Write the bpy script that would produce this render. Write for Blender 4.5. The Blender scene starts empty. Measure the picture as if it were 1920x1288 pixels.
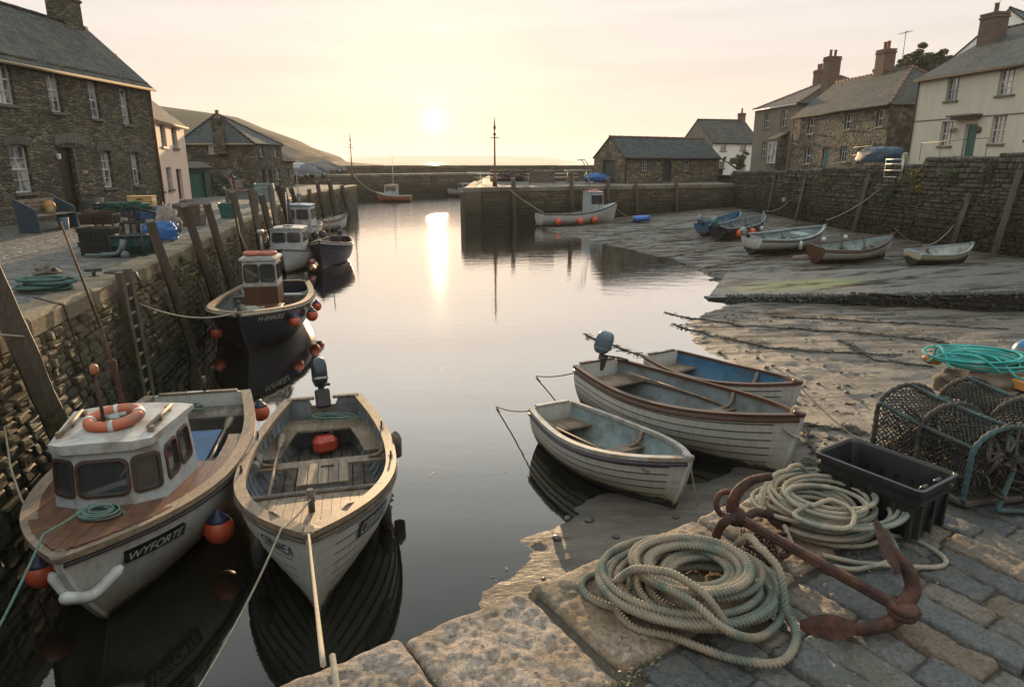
import bpy, math, random
import numpy as np
from math import sin, cos, pi, radians, sqrt, atan2
from mathutils import Vector, Matrix, noise as mnoise
random.seed(7)
RNG = np.random.default_rng(11)
C = bpy.context.scene.collection

# ------------------------------------------------------------------ camera
CAMZ = 4.0
PITCH = math.atan(340 / 1250)
FPX = 1250.0
scene = bpy.context.scene
cd = bpy.data.cameras.new("camera")
cam = bpy.data.objects.new("camera", cd); C.objects.link(cam)
cam.location = (0, 0, CAMZ); cam.rotation_euler = (pi / 2 - PITCH, 0, 0)
cd.sensor_width = 36; cd.lens = FPX / 1920 * 36
cd.clip_start = 0.05; cd.clip_end = 9000
scene.camera = cam

# ------------------------------------------------------------------ sky, sun, exposure
SUN_AZ, SUN_EL = radians(-6.3), radians(5.5)      # azimuth from +Y towards +X
sun_dir = Vector((sin(SUN_AZ) * cos(SUN_EL), cos(SUN_AZ) * cos(SUN_EL), sin(SUN_EL)))
w = bpy.data.worlds.new("World"); scene.world = w; w.use_nodes = True
nt = w.node_tree; nt.nodes.clear()
def wn(t, **k):
    n = nt.nodes.new(t)
    for a, b in k.items(): setattr(n, a, b)
    return n
out = wn('ShaderNodeOutputWorld'); bg = wn('ShaderNodeBackground')
sky = wn('ShaderNodeTexSky', sky_type='NISHITA'); sky.sun_disc = False
sky.sun_elevation = SUN_EL; sky.sun_rotation = SUN_AZ; sky.air_density = 1.4; sky.dust_density = 4.0
tc = wn('ShaderNodeTexCoord'); sep = wn('ShaderNodeSeparateXYZ'); nt.links.new(tc.outputs['Generated'], sep.inputs[0])
ramp = wn('ShaderNodeValToRGB'); nt.links.new(sep.outputs[2], ramp.inputs[0])
els = [(0.0, (.40, .32, .26)), (.03, (.43, .365, .315)), (.09, (.445, .405, .375)), (.16, (.45, .425, .41)), (.26, (.49, .478, .465)),
       (.42, (.66, .68, .665)), (.62, (.66, .73, .74)), (1.0, (.60, .70, .74))]
cr = ramp.color_ramp
while len(cr.elements) < len(els): cr.elements.new(.5)
for e, (p, c) in zip(cr.elements, els): e.position = p; e.color = (*c, 1)
dot = wn('ShaderNodeVectorMath', operation='DOT_PRODUCT'); nrm = wn('ShaderNodeVectorMath', operation='NORMALIZE')
nt.links.new(tc.outputs['Generated'], nrm.inputs[0]); nt.links.new(nrm.outputs[0], dot.inputs[0]); dot.inputs[1].default_value = Vector((sin(SUN_AZ) * cos(radians(3.2)), cos(SUN_AZ) * cos(radians(3.2)), sin(radians(3.2))))   # the veiled disc seen low in the haze
mx = wn('ShaderNodeMath', operation='MAXIMUM'); mx.inputs[1].default_value = 0; nt.links.new(dot.outputs['Value'], mx.inputs[0])
def glow(power, col):
    p = wn('ShaderNodeMath', operation='POWER'); p.inputs[1].default_value = power; nt.links.new(mx.outputs[0], p.inputs[0])
    m = wn('ShaderNodeVectorMath', operation='SCALE'); m.inputs[0].default_value = col; nt.links.new(p.outputs[0], m.inputs['Scale']); return m
def vadd(a, b):
    m = wn('ShaderNodeVectorMath', operation='ADD'); nt.links.new(a, m.inputs[0]); nt.links.new(b, m.inputs[1]); return m.outputs[0]
# thin cloud streaks
mp = wn('ShaderNodeMapping'); mp.inputs['Scale'].default_value = (2.2, 2.2, 26); nt.links.new(nrm.outputs[0], mp.inputs[0])
cn = wn('ShaderNodeTexNoise'); cn.inputs['Scale'].default_value = 1.6; cn.inputs['Detail'].default_value = 5; nt.links.new(mp.outputs[0], cn.inputs[0])
cm = wn('ShaderNodeMapRange'); cm.inputs[1].default_value = .38; cm.inputs[2].default_value = .72; cm.inputs[3].default_value = 1.02; cm.inputs[4].default_value = .90
nt.links.new(cn.outputs[0], cm.inputs[0])
cs = wn('ShaderNodeVectorMath', operation='SCALE'); nt.links.new(ramp.outputs[0], cs.inputs[0]); nt.links.new(cm.outputs[0], cs.inputs['Scale'])
skys = wn('ShaderNodeVectorMath', operation='SCALE'); skys.inputs['Scale'].default_value = .08; nt.links.new(sky.outputs[0], skys.inputs[0])
base = wn('ShaderNodeMix', data_type='RGBA'); base.inputs[0].default_value = .04
nt.links.new(cs.outputs[0], base.inputs[6]); nt.links.new(skys.outputs[0], base.inputs[7])
v = vadd(base.outputs[2], glow(10, (.025, .020, .016)).outputs[0])
v = vadd(v, glow(90, (.10, .078, .040)).outputs[0])
v = vadd(v, glow(1500, (.09, .075, .045)).outputs[0])
v = vadd(v, glow(9000, (.5, .42, .3)).outputs[0])
nt.links.new(v, bg.inputs[0]); bg.inputs[1].default_value = 1.0
nt.links.new(bg.outputs[0], out.inputs[0])
sl = bpy.data.lights.new("sun", 'SUN'); sl.energy = 5.0; sl.angle = radians(.8); sl.color = (1, .68, .38)
so = bpy.data.objects.new("sun", sl); C.objects.link(so)
so.rotation_euler = (-sun_dir).to_track_quat('-Z', 'Y').to_euler()
scene.view_settings.view_transform = 'Standard'; scene.view_settings.look = 'None'
scene.view_settings.exposure = 0.88; scene.view_settings.gamma = 1.0
scene.cycles.max_bounces = 7; scene.cycles.diffuse_bounces = 3; scene.cycles.glossy_bounces = 4
scene.cycles.volume_bounces = 2; scene.cycles.caustics_reflective = False; scene.cycles.caustics_refractive = False
scene.cycles.sample_clamp_indirect = 4.0

# ------------------------------------------------------------------ unprojection: a pixel of the 1920 px frame to a point
ST, CT = sin(PITCH), cos(PITCH)
def ray(px, py):
    u = (px - 960) / FPX; v = (644 - py) / FPX
    return Vector((u, CT + v * ST, -ST + v * CT))
def atz(px, py, z=0.0):
    d = ray(px, py); t = (z - CAMZ) / d.z
    return Vector((d.x * t, d.y * t, z))
def atd(px, py, t):
    d = ray(px, py); return Vector((d.x * t, d.y * t, CAMZ + d.z * t))
def onplane(px, py, p0, n):
    d = ray(px, py); p0 = Vector(p0); n = Vector(n)
    t = (p0 - Vector((0, 0, CAMZ))).dot(n) / d.dot(n)
    return Vector((d.x * t, d.y * t, CAMZ + d.z * t))

# ------------------------------------------------------------------ numpy value noise
def _h(ix, iy, seed):
    n = (ix.astype(np.int64) * 374761393 + iy.astype(np.int64) * 668265263 + seed * 974711) & 0x7fffffff
    n = (n ^ (n >> 13)) * 1274126177 & 0x7fffffff
    return ((n ^ (n >> 16)) & 0xffff) / 65535.0
def vnoise(x, y, seed=0):
    x = np.asarray(x, float); y = np.asarray(y, float)
    ix = np.floor(x); iy = np.floor(y); fx = x - ix; fy = y - iy
    fx = fx * fx * (3 - 2 * fx); fy = fy * fy * (3 - 2 * fy)
    a = _h(ix, iy, seed); b = _h(ix + 1, iy, seed); c = _h(ix, iy + 1, seed); d = _h(ix + 1, iy + 1, seed)
    return (a * (1 - fx) + b * fx) * (1 - fy) + (c * (1 - fx) + d * fx) * fy - .5
def fbm(x, y, oct=4, seed=0):
    r = 0; a = 1
    for i in range(oct):
        r = r + a * vnoise(np.asarray(x) * 2 ** i, np.asarray(y) * 2 ** i, seed + i); a *= .5
    return r

# ------------------------------------------------------------------ mesh builder
class MB:
    def __init__(s): s.V = []; s.F = []; s.n = 0
    def add(s, v, f, smooth=False):
        v = np.asarray(v, float).reshape(-1, 3)
        s.V.append(v)
        by = {}
        for q in f: by.setdefault(len(q), []).append(q)
        for k, l in by.items(): s.F.append((np.asarray(l, np.int64) + s.n, smooth))
        s.n += len(v); return s
    def box(s, c, size, M=None, ch=0):
        hx, hy, hz = size[0] / 2, size[1] / 2, size[2] / 2
        if ch > 0:
            ch = min(ch, hx * .9, hy * .9, hz * .9)
            v = []; idx = {}
            for sx in (-1, 1):
                for sy in (-1, 1):
                    for sz in (-1, 1):
                        idx[sx, sy, sz] = len(v)
                        v += [(sx * hx, sy * (hy - ch), sz * (hz - ch)), (sx * (hx - ch), sy * hy, sz * (hz - ch)), (sx * (hx - ch), sy * (hy - ch), sz * hz)]
            f = []
            for a in (-1, 1):
                q = [idx[a, y, z] for y, z in ((-1, -1), (1, -1), (1, 1), (-1, 1))]; f.append(q[::a])
                q = [idx[x, a, z] + 1 for x, z in ((-1, -1), (-1, 1), (1, 1), (1, -1))]; f.append(q[::a])
                q = [idx[x, y, a] + 2 for x, y in ((-1, -1), (1, -1), (1, 1), (-1, 1))]; f.append(q[::a])
            for a in (-1, 1):
                for b in (-1, 1):
                    q = [idx[a, b, -1], idx[a, b, 1], idx[a, b, 1] + 1, idx[a, b, -1] + 1]; f.append(q[::-a * b])
                    q = [idx[a, -1, b], idx[a, 1, b], idx[a, 1, b] + 2, idx[a, -1, b] + 2]; f.append(q[::a * b])
                    q = [idx[-1, a, b] + 1, idx[1, a, b] + 1, idx[1, a, b] + 2, idx[-1, a, b] + 2]; f.append(q[::-a * b])
                    for d in (-1, 1):
                        i = idx[a, b, d]; f.append([i, i + 1, i + 2][::a * b * d])
        else:
            v = [(x * hx, y * hy, z * hz) for x in (-1, 1) for y in (-1, 1) for z in (-1, 1)]
            f = [(0, 1, 3, 2), (4, 6, 7, 5), (0, 4, 5, 1), (2, 3, 7, 6), (0, 2, 6, 4), (1, 5, 7, 3)]
        v = np.array(v)
        if M is not None:
            m = np.array(M.to_3x3()); v = v @ m.T
        return s.add(v + np.array(c, float), f)
    def hexa(s, b, t):           # bottom quad, top quad
        v = list(b) + list(t)
        return s.add([tuple(p) for p in v], [(3, 2, 1, 0), (4, 5, 6, 7), (0, 1, 5, 4), (1, 2, 6, 5), (2, 3, 7, 6), (3, 0, 4, 7)])
    def bar(s, a, b, wd, ht, up=(0, 0, 1), ch=0):
        a = Vector(a); b = Vector(b); d = (b - a); L = d.length; x = d.normalized(); upv = Vector(up)
        y = upv.cross(x)
        if y.length < 1e-4: y = Vector((0, 1, 0)).cross(x)
        y.normalize(); z = x.cross(y)
        return s.box((a + b) / 2, (L, wd, ht), Matrix((x, y, z)).transposed(), ch)
    def tube(s, path, r, n=8, closed=False, caps=True, prof=None, twist=0, smooth=True):
        P = np.array([tuple(p) for p in path], float); N = len(P)
        if closed: T = np.roll(P, -1, 0) - np.roll(P, 1, 0)
        else: T = np.gradient(P, axis=0)
        T /= np.linalg.norm(T, axis=1)[:, None] + 1e-12
        U = np.zeros_like(P)
        u = np.array((0, 0, 1.)) if abs(T[0][2]) < .9 else np.array((1., 0, 0))
        for i in range(N):
            u = u - T[i] * u.dot(T[i]); l = np.linalg.norm(u)
            if l < 1e-6: u = np.array((1., 0, 0)) - T[i] * T[i][0]; l = np.linalg.norm(u)
            u = u / l; U[i] = u
        W = np.cross(T, U)
        R = np.broadcast_to(np.asarray(r, float), (N,))
        th = np.arange(n) / n * 2 * pi
        pr = np.ones(n) if prof is None else np.array(prof)
        seg = np.r_[0, np.cumsum(np.linalg.norm(np.diff(P, axis=0), axis=1))]
        ph = th[None, :] + twist * seg[:, None]
        V = P[:, None, :] + (R[:, None] * pr[None, :])[:, :, None] * (np.cos(ph)[:, :, None] * U[:, None, :] + np.sin(ph)[:, :, None] * W[:, None, :])
        i = np.arange(N if closed else N - 1)[:, None]; j = np.arange(n)[None, :]
        a = i * n + j; b = i * n + (j + 1) % n; i2 = (i + 1) % N; c = i2 * n + (j + 1) % n; d = i2 * n + j
        F = np.stack([a, b, c, d], -1).reshape(-1, 4)
        s.V.append(V.reshape(-1, 3)); s.F.append((F + s.n, smooth))
        if caps and not closed:
            s.F.append((np.array([list(range(n))[::-1]]) + s.n, False)); s.F.append((np.array([list(range((N - 1) * n, N * n))]) + s.n, False))
        s.n += N * n; return s
    def lathe(s, prof, c=(0, 0, 0), n=16, M=None, smooth=True, capz=True):
        prof = [(r, z) for r, z in prof]; K = len(prof)
        th = np.arange(n) / n * 2 * pi
        V = np.array([[(r * cos(t), r * sin(t), z) for t in th] for r, z in prof]).reshape(-1, 3)
        if M is not None: V = V @ np.array(M.to_3x3()).T
        F = [(k * n + j, k * n + (j + 1) % n, (k + 1) * n + (j + 1) % n, (k + 1) * n + j) for k in range(K - 1) for j in range(n)]
        s.V.append(V + np.array(c, float)); s.F.append((np.array(F) + s.n, smooth))
        if capz:
            s.F.append((np.array([list(range(n))[::-1]]) + s.n, False)); s.F.append((np.array([list(range((K - 1) * n, K * n))]) + s.n, False))
        s.n += K * n; return s
    def sphere(s, c, r, n=14, m=9, sc=(1, 1, 1), M=None):
        pr = [(max(1e-4, r * sin(pi * k / m)), -r * cos(pi * k / m)) for k in range(m + 1)]
        th = np.arange(n) / n * 2 * pi
        V = np.array([[(a * cos(t) * sc[0], a * sin(t) * sc[1], z * sc[2]) for t in th] for a, z in pr]).reshape(-1, 3)
        if M is not None: V = V @ np.array(M.to_3x3()).T
        F = [(k * n + j, k * n + (j + 1) % n, (k + 1) * n + (j + 1) % n, (k + 1) * n + j) for k in range(m) for j in range(n)]
        s.V.append(V + np.array(c, float)); s.F.append((np.array(F) + s.n, True)); s.n += len(V); return s
    def grid(s, G, smooth=True, flip=False, closed_j=False):
        G = np.asarray(G, float); a, b = G.shape[:2]
        i = np.arange(a - 1)[:, None]; j = np.arange(b if closed_j else b - 1)[None, :]; j2 = (j + 1) % b
        F = np.stack([i * b + j, i * b + j2, (i + 1) * b + j2, (i + 1) * b + j], -1).reshape(-1, 4)
        if flip: F = F[:, ::-1]
        s.V.append(G.reshape(-1, 3)); s.F.append((F + s.n, smooth)); s.n += a * b; return s
    def plate(s, poly, th):      # polygon thickened downwards along its normal
        P = [Vector(p) for p in poly]; n = Vector((0, 0, 0))
        for i in range(len(P)): n += P[i].cross(P[(i + 1) % len(P)])
        n.normalize()
        if n.z < 0: P = P[::-1]; n = -n
        k = len(P); B = [p - n * th for p in P]
        f = [tuple(range(k)), tuple(range(2 * k - 1, k - 1, -1))] + [(i, k + i, k + (i + 1) % k, (i + 1) % k) for i in range(k)]
        return s.add([tuple(p) for p in P + B], f)
    def build(s, name, mat, parent=None, uv=False, sub=0, coll=True):
        me = bpy.data.meshes.new(name)
        V = np.concatenate(s.V); L = np.concatenate([f.ravel() for f, _ in s.F])
        T = np.concatenate([np.full(len(f), f.shape[1]) for f, _ in s.F]); S = np.concatenate([np.full(len(f), sm) for f, sm in s.F])
        st = np.r_[0, np.cumsum(T)[:-1]]
        me.vertices.add(len(V)); me.vertices.foreach_set('co', V.ravel())
        me.loops.add(len(L)); me.loops.foreach_set('vertex_index', L.astype(np.int32))
        me.polygons.add(len(T)); me.polygons.foreach_set('loop_start', st.astype(np.int32)); me.polygons.foreach_set('loop_total', T.astype(np.int32))
        me.polygons.foreach_set('use_smooth', S.astype(bool))
        me.update(calc_edges=True)
        if uv:
            nn = np.zeros(len(T) * 3); me.polygons.foreach_get('normal', nn); nn = nn.reshape(-1, 3)
            t = np.stack([-nn[:, 1], nn[:, 0], np.zeros(len(nn))], 1); l = np.linalg.norm(t, axis=1)
            flat = l < .05; t[flat] = (1, 0, 0); l[flat] = 1; t /= l[:, None]
            b = np.cross(nn, t)
            ti = np.repeat(np.arange(len(T)), T); co = V[L]
            u = np.stack([(co * t[ti]).sum(1), (co * b[ti]).sum(1)], 1)
            me.uv_layers.new(name='uv').data.foreach_set('uv', u.astype(np.float32).ravel())
        if mat: me.materials.append(mat)
        o = bpy.data.objects.new(name, me)
        C.objects.link(o)
        if parent: o.parent = parent
        if sub:
            m = o.modifiers.new('sub', 'SUBSURF'); m.levels = sub; m.render_levels = sub
        return o
def tag(o, label=None, cat=None, group=None, kind=None):
    if label: o['label'] = label
    if cat: o['category'] = cat
    if group: o['group'] = group
    if kind: o['kind'] = kind
    return o
def empty(name, loc=(0, 0, 0), rz=0, rx=0, ry=0, label=None, cat=None, group=None):
    o = bpy.data.objects.new(name, None); C.objects.link(o); o.empty_display_size = .2
    o.location = loc; o.rotation_euler = (rx, ry, rz)
    return tag(o, label, cat, group)

# ------------------------------------------------------------------ materials
class NM:
    def __init__(s, name, rough=.7, spec=.5, metal=0):
        s.m = bpy.data.materials.new(name); s.m.use_nodes = True; s.t = s.m.node_tree
        s.b = s.t.nodes['Principled BSDF']; s.b.inputs['Roughness'].default_value = rough; s.b.inputs['Metallic'].default_value = metal
        s.b.inputs['Specular IOR Level'].default_value = spec
        s._tc = None
    def n(s, t, **k):
        n = s.t.nodes.new(t)
        for a, b in k.items(): setattr(n, a, b)
        return n
    def l(s, a, b): s.t.links.new(a, b)
    def co(s, k='Object'):
        if not s._tc: s._tc = s.n('ShaderNodeTexCoord')
        return s._tc.outputs[k]
    def pos(s): return s.n('ShaderNodeNewGeometry').outputs['Position']
    def rnd(s): return s.n('ShaderNodeNewGeometry').outputs['Random Per Island']
    def map(s, v, sc=(1, 1, 1), rot=(0, 0, 0)):
        m = s.n('ShaderNodeMapping'); m.inputs['Scale'].default_value = sc; m.inputs['Rotation'].default_value = rot; s.l(v, m.inputs[0]); return m.outputs[0]
    def noise(s, v=None, scale=5, det=4, rough=.55, dist=0):
        n = s.n('ShaderNodeTexNoise'); n.inputs['Scale'].default_value = scale; n.inputs['Detail'].default_value = det
        n.inputs['Roughness'].default_value = rough; n.inputs['Distortion'].default_value = dist
        s.l(v if v is not None else s.co(), n.inputs[0]); return n.outputs[0]
    def vor(s, v, scale=5, feature='F1', out='Distance', dim='3D'):
        n = s.n('ShaderNodeTexVoronoi', feature=feature, voronoi_dimensions=dim); n.inputs['Scale'].default_value = scale
        s.l(v, n.inputs['Vector']); return n.outputs[out]
    def ramp(s, f, els, interp='LINEAR'):
        r = s.n('ShaderNodeValToRGB'); c = r.color_ramp; c.interpolation = interp
        while len(c.elements) < len(els): c.elements.new(.5)
        for e, (p, k) in zip(c.elements, els):
            e.position = p; e.color = (k, k, k, 1) if isinstance(k, (int, float)) else (*k, 1)
        s.l(f, r.inputs[0]); return r.outputs[0]
    def rng(s, f, a, b, c, d):
        r = s.n('ShaderNodeMapRange'); s.l(f, r.inputs[0])
        for i, x in enumerate((a, b, c, d)): r.inputs[i + 1].default_value = x
        return r.outputs[0]
    def mix(s, f, a, b, mode='MIX'):
        m = s.n('ShaderNodeMix', data_type='RGBA', blend_type=mode)
        for i, x in ((0, f), (6, a), (7, b)):
            if isinstance(x, (int, float)): m.inputs[i].default_value = x if i == 0 else (x, x, x, 1)
            elif isinstance(x, tuple): m.inputs[i].default_value = (*x, 1)
            else: s.l(x, m.inputs[i])
        return m.outputs[2]
    def math(s, op, a, b=None, clamp=False):
        m = s.n('ShaderNodeMath', operation=op, use_clamp=clamp)
        for i, x in enumerate((a, b)):
            if x is None: continue
            if isinstance(x, (int, float)): m.inputs[i].default_value = x
            else: s.l(x, m.inputs[i])
        return m.outputs[0]
    def sepz(s, v, i=2):
        x = s.n('ShaderNodeSeparateXYZ'); s.l(v, x.inputs[0]); return x.outputs[i]
    def col(s, c):
        if isinstance(c, tuple): s.b.inputs['Base Color'].default_value = (*c, 1)
        else: s.l(c, s.b.inputs['Base Color'])
        return s
    def rgh(s, f): s.l(f, s.b.inputs['Roughness']); return s
    def bump(s, h, strength=.5, dist=.01):
        b = s.n('ShaderNodeBump'); b.inputs['Strength'].default_value = strength; b.inputs['Distance'].default_value = dist
        s.l(h, b.inputs['Height'])
        if s.b.inputs['Normal'].is_linked: s.l(s.b.inputs['Normal'].links[0].from_socket, b.inputs['Normal'])
        s.l(b.outputs[0], s.b.inputs['Normal']); return s
MATS = {}
def simple(name, c, rough=.6, var=.25, scale=6, bump=.2, bd=.004, metal=0, spec=.5, dirt=None, isl=0):
    if name in MATS: return MATS[name]
    m = NM(name, rough, spec, metal); c = tuple(x * .8 for x in c); dirt = tuple(x * .8 for x in dirt) if dirt else None
    lo = tuple(x * (1 - var) for x in c); hi = tuple(min(1, x * (1 + var)) for x in c)
    k = m.ramp(m.noise(None, scale, 5, .6), [(.3, lo), (.7, hi)])
    if isl: k = m.mix(1.0, k, m.ramp(m.rnd(), [(0, 1 - isl), (1, 1 + isl)]), 'MULTIPLY')
    if dirt: k = m.mix(m.ramp(m.noise(None, scale * .6, 6, .65), [(.48, 0), (.68, 1)]), k, dirt)
    m.col(k)
    if bump: m.bump(m.noise(None, scale * 6, 4), bump, bd)
    MATS[name] = m.m; return m.m
def wood(name, a, b, rough=.7, gscale=(1.5, 30, 30), isl=.25, grime=None):
    m = NM(name, rough, .35); a = tuple(x * .62 for x in a); b = tuple(x * .66 for x in b)
    v = m.map(m.co(), gscale)
    g = m.noise(v, 1.5, 5, .6, .4)
    k = m.mix(m.ramp(g, [(.25, 0), (.75, 1)]), a, b)
    k = m.mix(1.0, k, m.ramp(m.rnd(), [(0, 1 - isl), (1, 1 + isl)]), 'MULTIPLY')
    gr = grime or tuple(x * .35 for x in a)
    k = m.mix(m.ramp(m.noise(m.map(m.co(), (1, 2.5, 2.5)), 4, 6, .75), [(.42, 0), (.66, .85)]), k, gr)
    m.col(k); m.bump(g, .35, .004); return m.m
def hullpaint(name, c, low, zs=.1, rough=.45, top_dirt=(.25, .2, .14), under=(.02, .02, .015)):
    m = NM(name, rough, .3)
    z = m.sepz(m.co()); nz = m.noise(None, 5, 6, .65)
    zz = m.math('ADD', z, m.math('MULTIPLY', m.math('SUBTRACT', nz, .5), .22))
    n2 = m.noise(m.map(m.co(), (6, 6, 1.2)), 3, 6, .7)
    c = tuple(x * .98 for x in c); k = m.mix(m.ramp(n2, [(.46, 0), (.74, .7)]), c, top_dirt)
    f = m.rng(zz, zs + .28, zs - .02, 0, 1); k = m.mix(m.math('MULTIPLY', f, .85), k, low)
    k = m.mix(m.rng(zz, zs - .0, zs - .06, 0, 1), k, under)
    sp = m.noise(None, 28, 4, .7); k = m.mix(m.ramp(sp, [(.66, 0), (.74, .7)]), k, tuple(x * .4 for x in top_dirt))
    m.col(k); m.bump(m.noise(None, 14, 4), .15, .004); return m.m

M_white = simple('white_paint', (.62, .62, .58), .5, .12, 5, .1, dirt=(.3, .26, .2))
M_glass = NM('window_glass', .06, 1.0); M_glass.col((.03, .035, .04)); M_glass.b.inputs['IOR'].default_value = 1.9; M_glass = M_glass.m
M_curtainsky = NM('curtain_sky_glass', .15, .9); M_curtainsky.col(M_curtainsky.mix(M_curtainsky.ramp(M_curtainsky.noise(M_curtainsky.map(M_curtainsky.co(), (3, 3, 1.5)), 1, 3), [(.45, 0), (.55, 1)]), (.06, .07, .08), (.40, .37, .29))); M_curtainsky.b.inputs['IOR'].default_value = 1.8; M_curtainsky = M_curtainsky.m  # net curtains, their cream brightened to paint in the sky reflected by the panes
M_black = simple('black_rubber', (.02, .02, .02), .6, .2, 8)
M_dark = simple('dark_recess', (.012, .012, .012), .9, .1, 8)
M_iron = simple('dark_iron', (.035, .03, .028), .6, .3, 12, .3)
M_rust = NM('rusty_iron', .78)
_r = M_rust; _n = _r.noise(None, 14, 8, .7)
_r.col(_r.ramp(_n, [(.3, (.010, .006, .005)), (.45, (.040, .015, .009)), (.58, (.085, .030, .014)), (.75, (.16, .065, .030))]))
_r.bump(_r.noise(None, 60, 6, .75), 1.0, .008).bump(_n, .8, .02); M_rust = M_rust.m
M_orange = simple('orange_plastic', (.60, .085, .032), .42, .12, 9, .1, spec=.5, dirt=(.42, .10, .05))
M_navycap = simple('navy_rubber', (.02, .03, .07), .5, .15, 8, .1)
M_oakpale = wood('weathered_pale_oak', (.17, .12, .078), (.40, .285, .19), .65, grime=(.075, .06, .045))
M_oakgrey = wood('grey_weathered_timber', (.13, .105, .085), (.25, .205, .16), .75)
M_varn = wood('brown_varnished_wood', (.060, .026, .013), (.15, .066, .032), .42, grime=(.06, .03, .02))
M_pile = NM('mooring_pile_timber', .75)
_p = M_pile; _g = _p.noise(_p.map(_p.co(), (24, 24, 1.2)), 1.5, 6, .65, .5)
_z = _p.sepz(_p.pos()); _zz = _p.math('ADD', _z, _p.math('MULTIPLY', _p.math('SUBTRACT', _p.noise(None, 3, 4), .5), .9))
_k = _p.mix(_p.ramp(_g, [(.25, 0), (.75, 1)]), (.036, .028, .02), (.11, .086, .062))
_k = _p.mix(_p.rng(_zz, 1.75, .9, 0, 1), _k, _p.mix(_p.ramp(_p.noise(None, 9, 4), [(.4, 0), (.6, 1)]), (.016, .014, .009), (.045, .05, .014)))
_p.col(_k); _p.bump(_g, .6, .012); M_pile = M_pile.m

# stone of the quay walls: brown rubble with a tide line of dark weed
def quaystone(name, a, b, tide0, tide1, weed=(.016, .015, .009), moss=(.06, .062, .016), wet=.5):
    m = NM(name, .85, .3); a = tuple(x * .7 for x in a); b = tuple(x * .72 for x in b)
    r = m.rnd(); n1 = m.noise(None, 3.2, 6, .6); n2 = m.noise(None, 22, 6, .65)
    k = m.ramp(r, [(0, a), (.35, tuple((x + y) / 2 for x, y in zip(a, b))), (.7, b), (1, tuple(x * .75 for x in a))])
    k = m.mix(1.0, k, m.ramp(n2, [(.3, .45), (.7, 1.5)]), 'MULTIPLY')
    k = m.mix(m.ramp(n1, [(.54, 0), (.70, .65)]), k, moss)
    z = m.sepz(m.pos()); zz = m.math('ADD', z, m.math('MULTIPLY', m.math('SUBTRACT', m.noise(None, 1.1, 5, .6), .5), 1.1))
    t = m.rng(zz, tide1, tide0, 0, 1)
    k = m.mix(t, k, m.mix(m.ramp(m.noise(None, 7, 4), [(.45, 0), (.62, 1)]), weed, tuple(x * 1.7 for x in moss[:2]) + (.01,)) if False else m.mix(m.ramp(n2, [(.4, 0), (.65, .5)]), weed, tuple(x * .6 for x in moss)))
    m.col(k); m.l(m.rng(t, 0, 1, .85, .6), m.b.inputs['Roughness'])
    m.bump(n2, .7, .012).bump(m.noise(None, 90, 3), .3, .003); return m.m
M_wallL = quaystone('left_quay_rubble', (.10, .078, .045), (.21, .165, .098), .75, 1.75)
M_wallR = quaystone('right_quay_rubble', (.055, .050, .040), (.15, .135, .108), 1.0, 2.4, moss=(.055, .055, .018))
M_wallP = quaystone('pier_rubble', (.09, .072, .048), (.17, .138, .095), .7, 1.9)
M_mortar = simple('dark_mortar', (.045, .038, .028), .95, .3, 4, .5, .01)
M_mortarwet = quaystone('wet_mortar', (.045, .038, .028), (.05, .042, .03), .5, 1.5)
# ------------------------------------------------------------------ ground materials
def stonefloor():
    m = NM('setts_stone', .7, .4)
    r = m.rnd(); n1 = m.noise(m.co(), 5, 6, .6); n2 = m.noise(m.co(), 60, 6, .7)
    k = m.ramp(r, [(0, (.055, .058, .057)), (.4, (.09, .09, .083)), (.7, (.125, .112, .092)), (.9, (.135, .097, .067)), (1, (.075, .086, .09))])
    k = m.mix(1.0, k, m.ramp(n2, [(.32, .5), (.68, 1.6)]), 'MULTIPLY')
    k = m.mix(m.ramp(n1, [(.52, 0), (.68, .6)]), k, (.105, .07, .036))
    k = m.mix(m.ramp(m.noise(m.co(), 2.3, 5, .6), [(.56, 0), (.7, .5)]), k, (.075, .07, .03))
    m.col(k); m.rgh(m.ramp(n1, [(.3, .48), (.7, .78)])); m.bump(n2, .9, .008).bump(m.noise(m.map(m.co(), (1, 1, 1)), 18, 6, .7), .9, .025); return m.m
M_setts = stonefloor()
def granite():
    m = NM('coping_granite', .85)
    n1 = m.noise(m.co(), 3.5, 6, .6); n2 = m.noise(m.co(), 85, 6, .75); n3 = m.noise(m.co(), 42, 6, .72)
    k = m.ramp(m.rnd(), [(0, (.33, .26, .205)), (.5, (.38, .295, .23)), (1, (.29, .215, .145))])
    k = m.mix(1.0, k, m.ramp(n3, [(.34, .38), (.62, 1.45)]), 'MULTIPLY')
    k = m.mix(m.ramp(n2, [(.5, 0), (.75, .6)]), k, (.42, .36, .31))
    k = m.mix(m.ramp(n1, [(.45, 0), (.64, .75)]), k, (.20, .115, .04))
    k = m.mix(m.ramp(m.noise(m.co(), 2, 5, .6), [(.57, 0), (.7, .7)]), k, (.06, .055, .028))
    m.col(k); m.bump(n2, .9, .008).bump(n3, 1.0, .022); return m.m
M_granite = granite()
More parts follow.
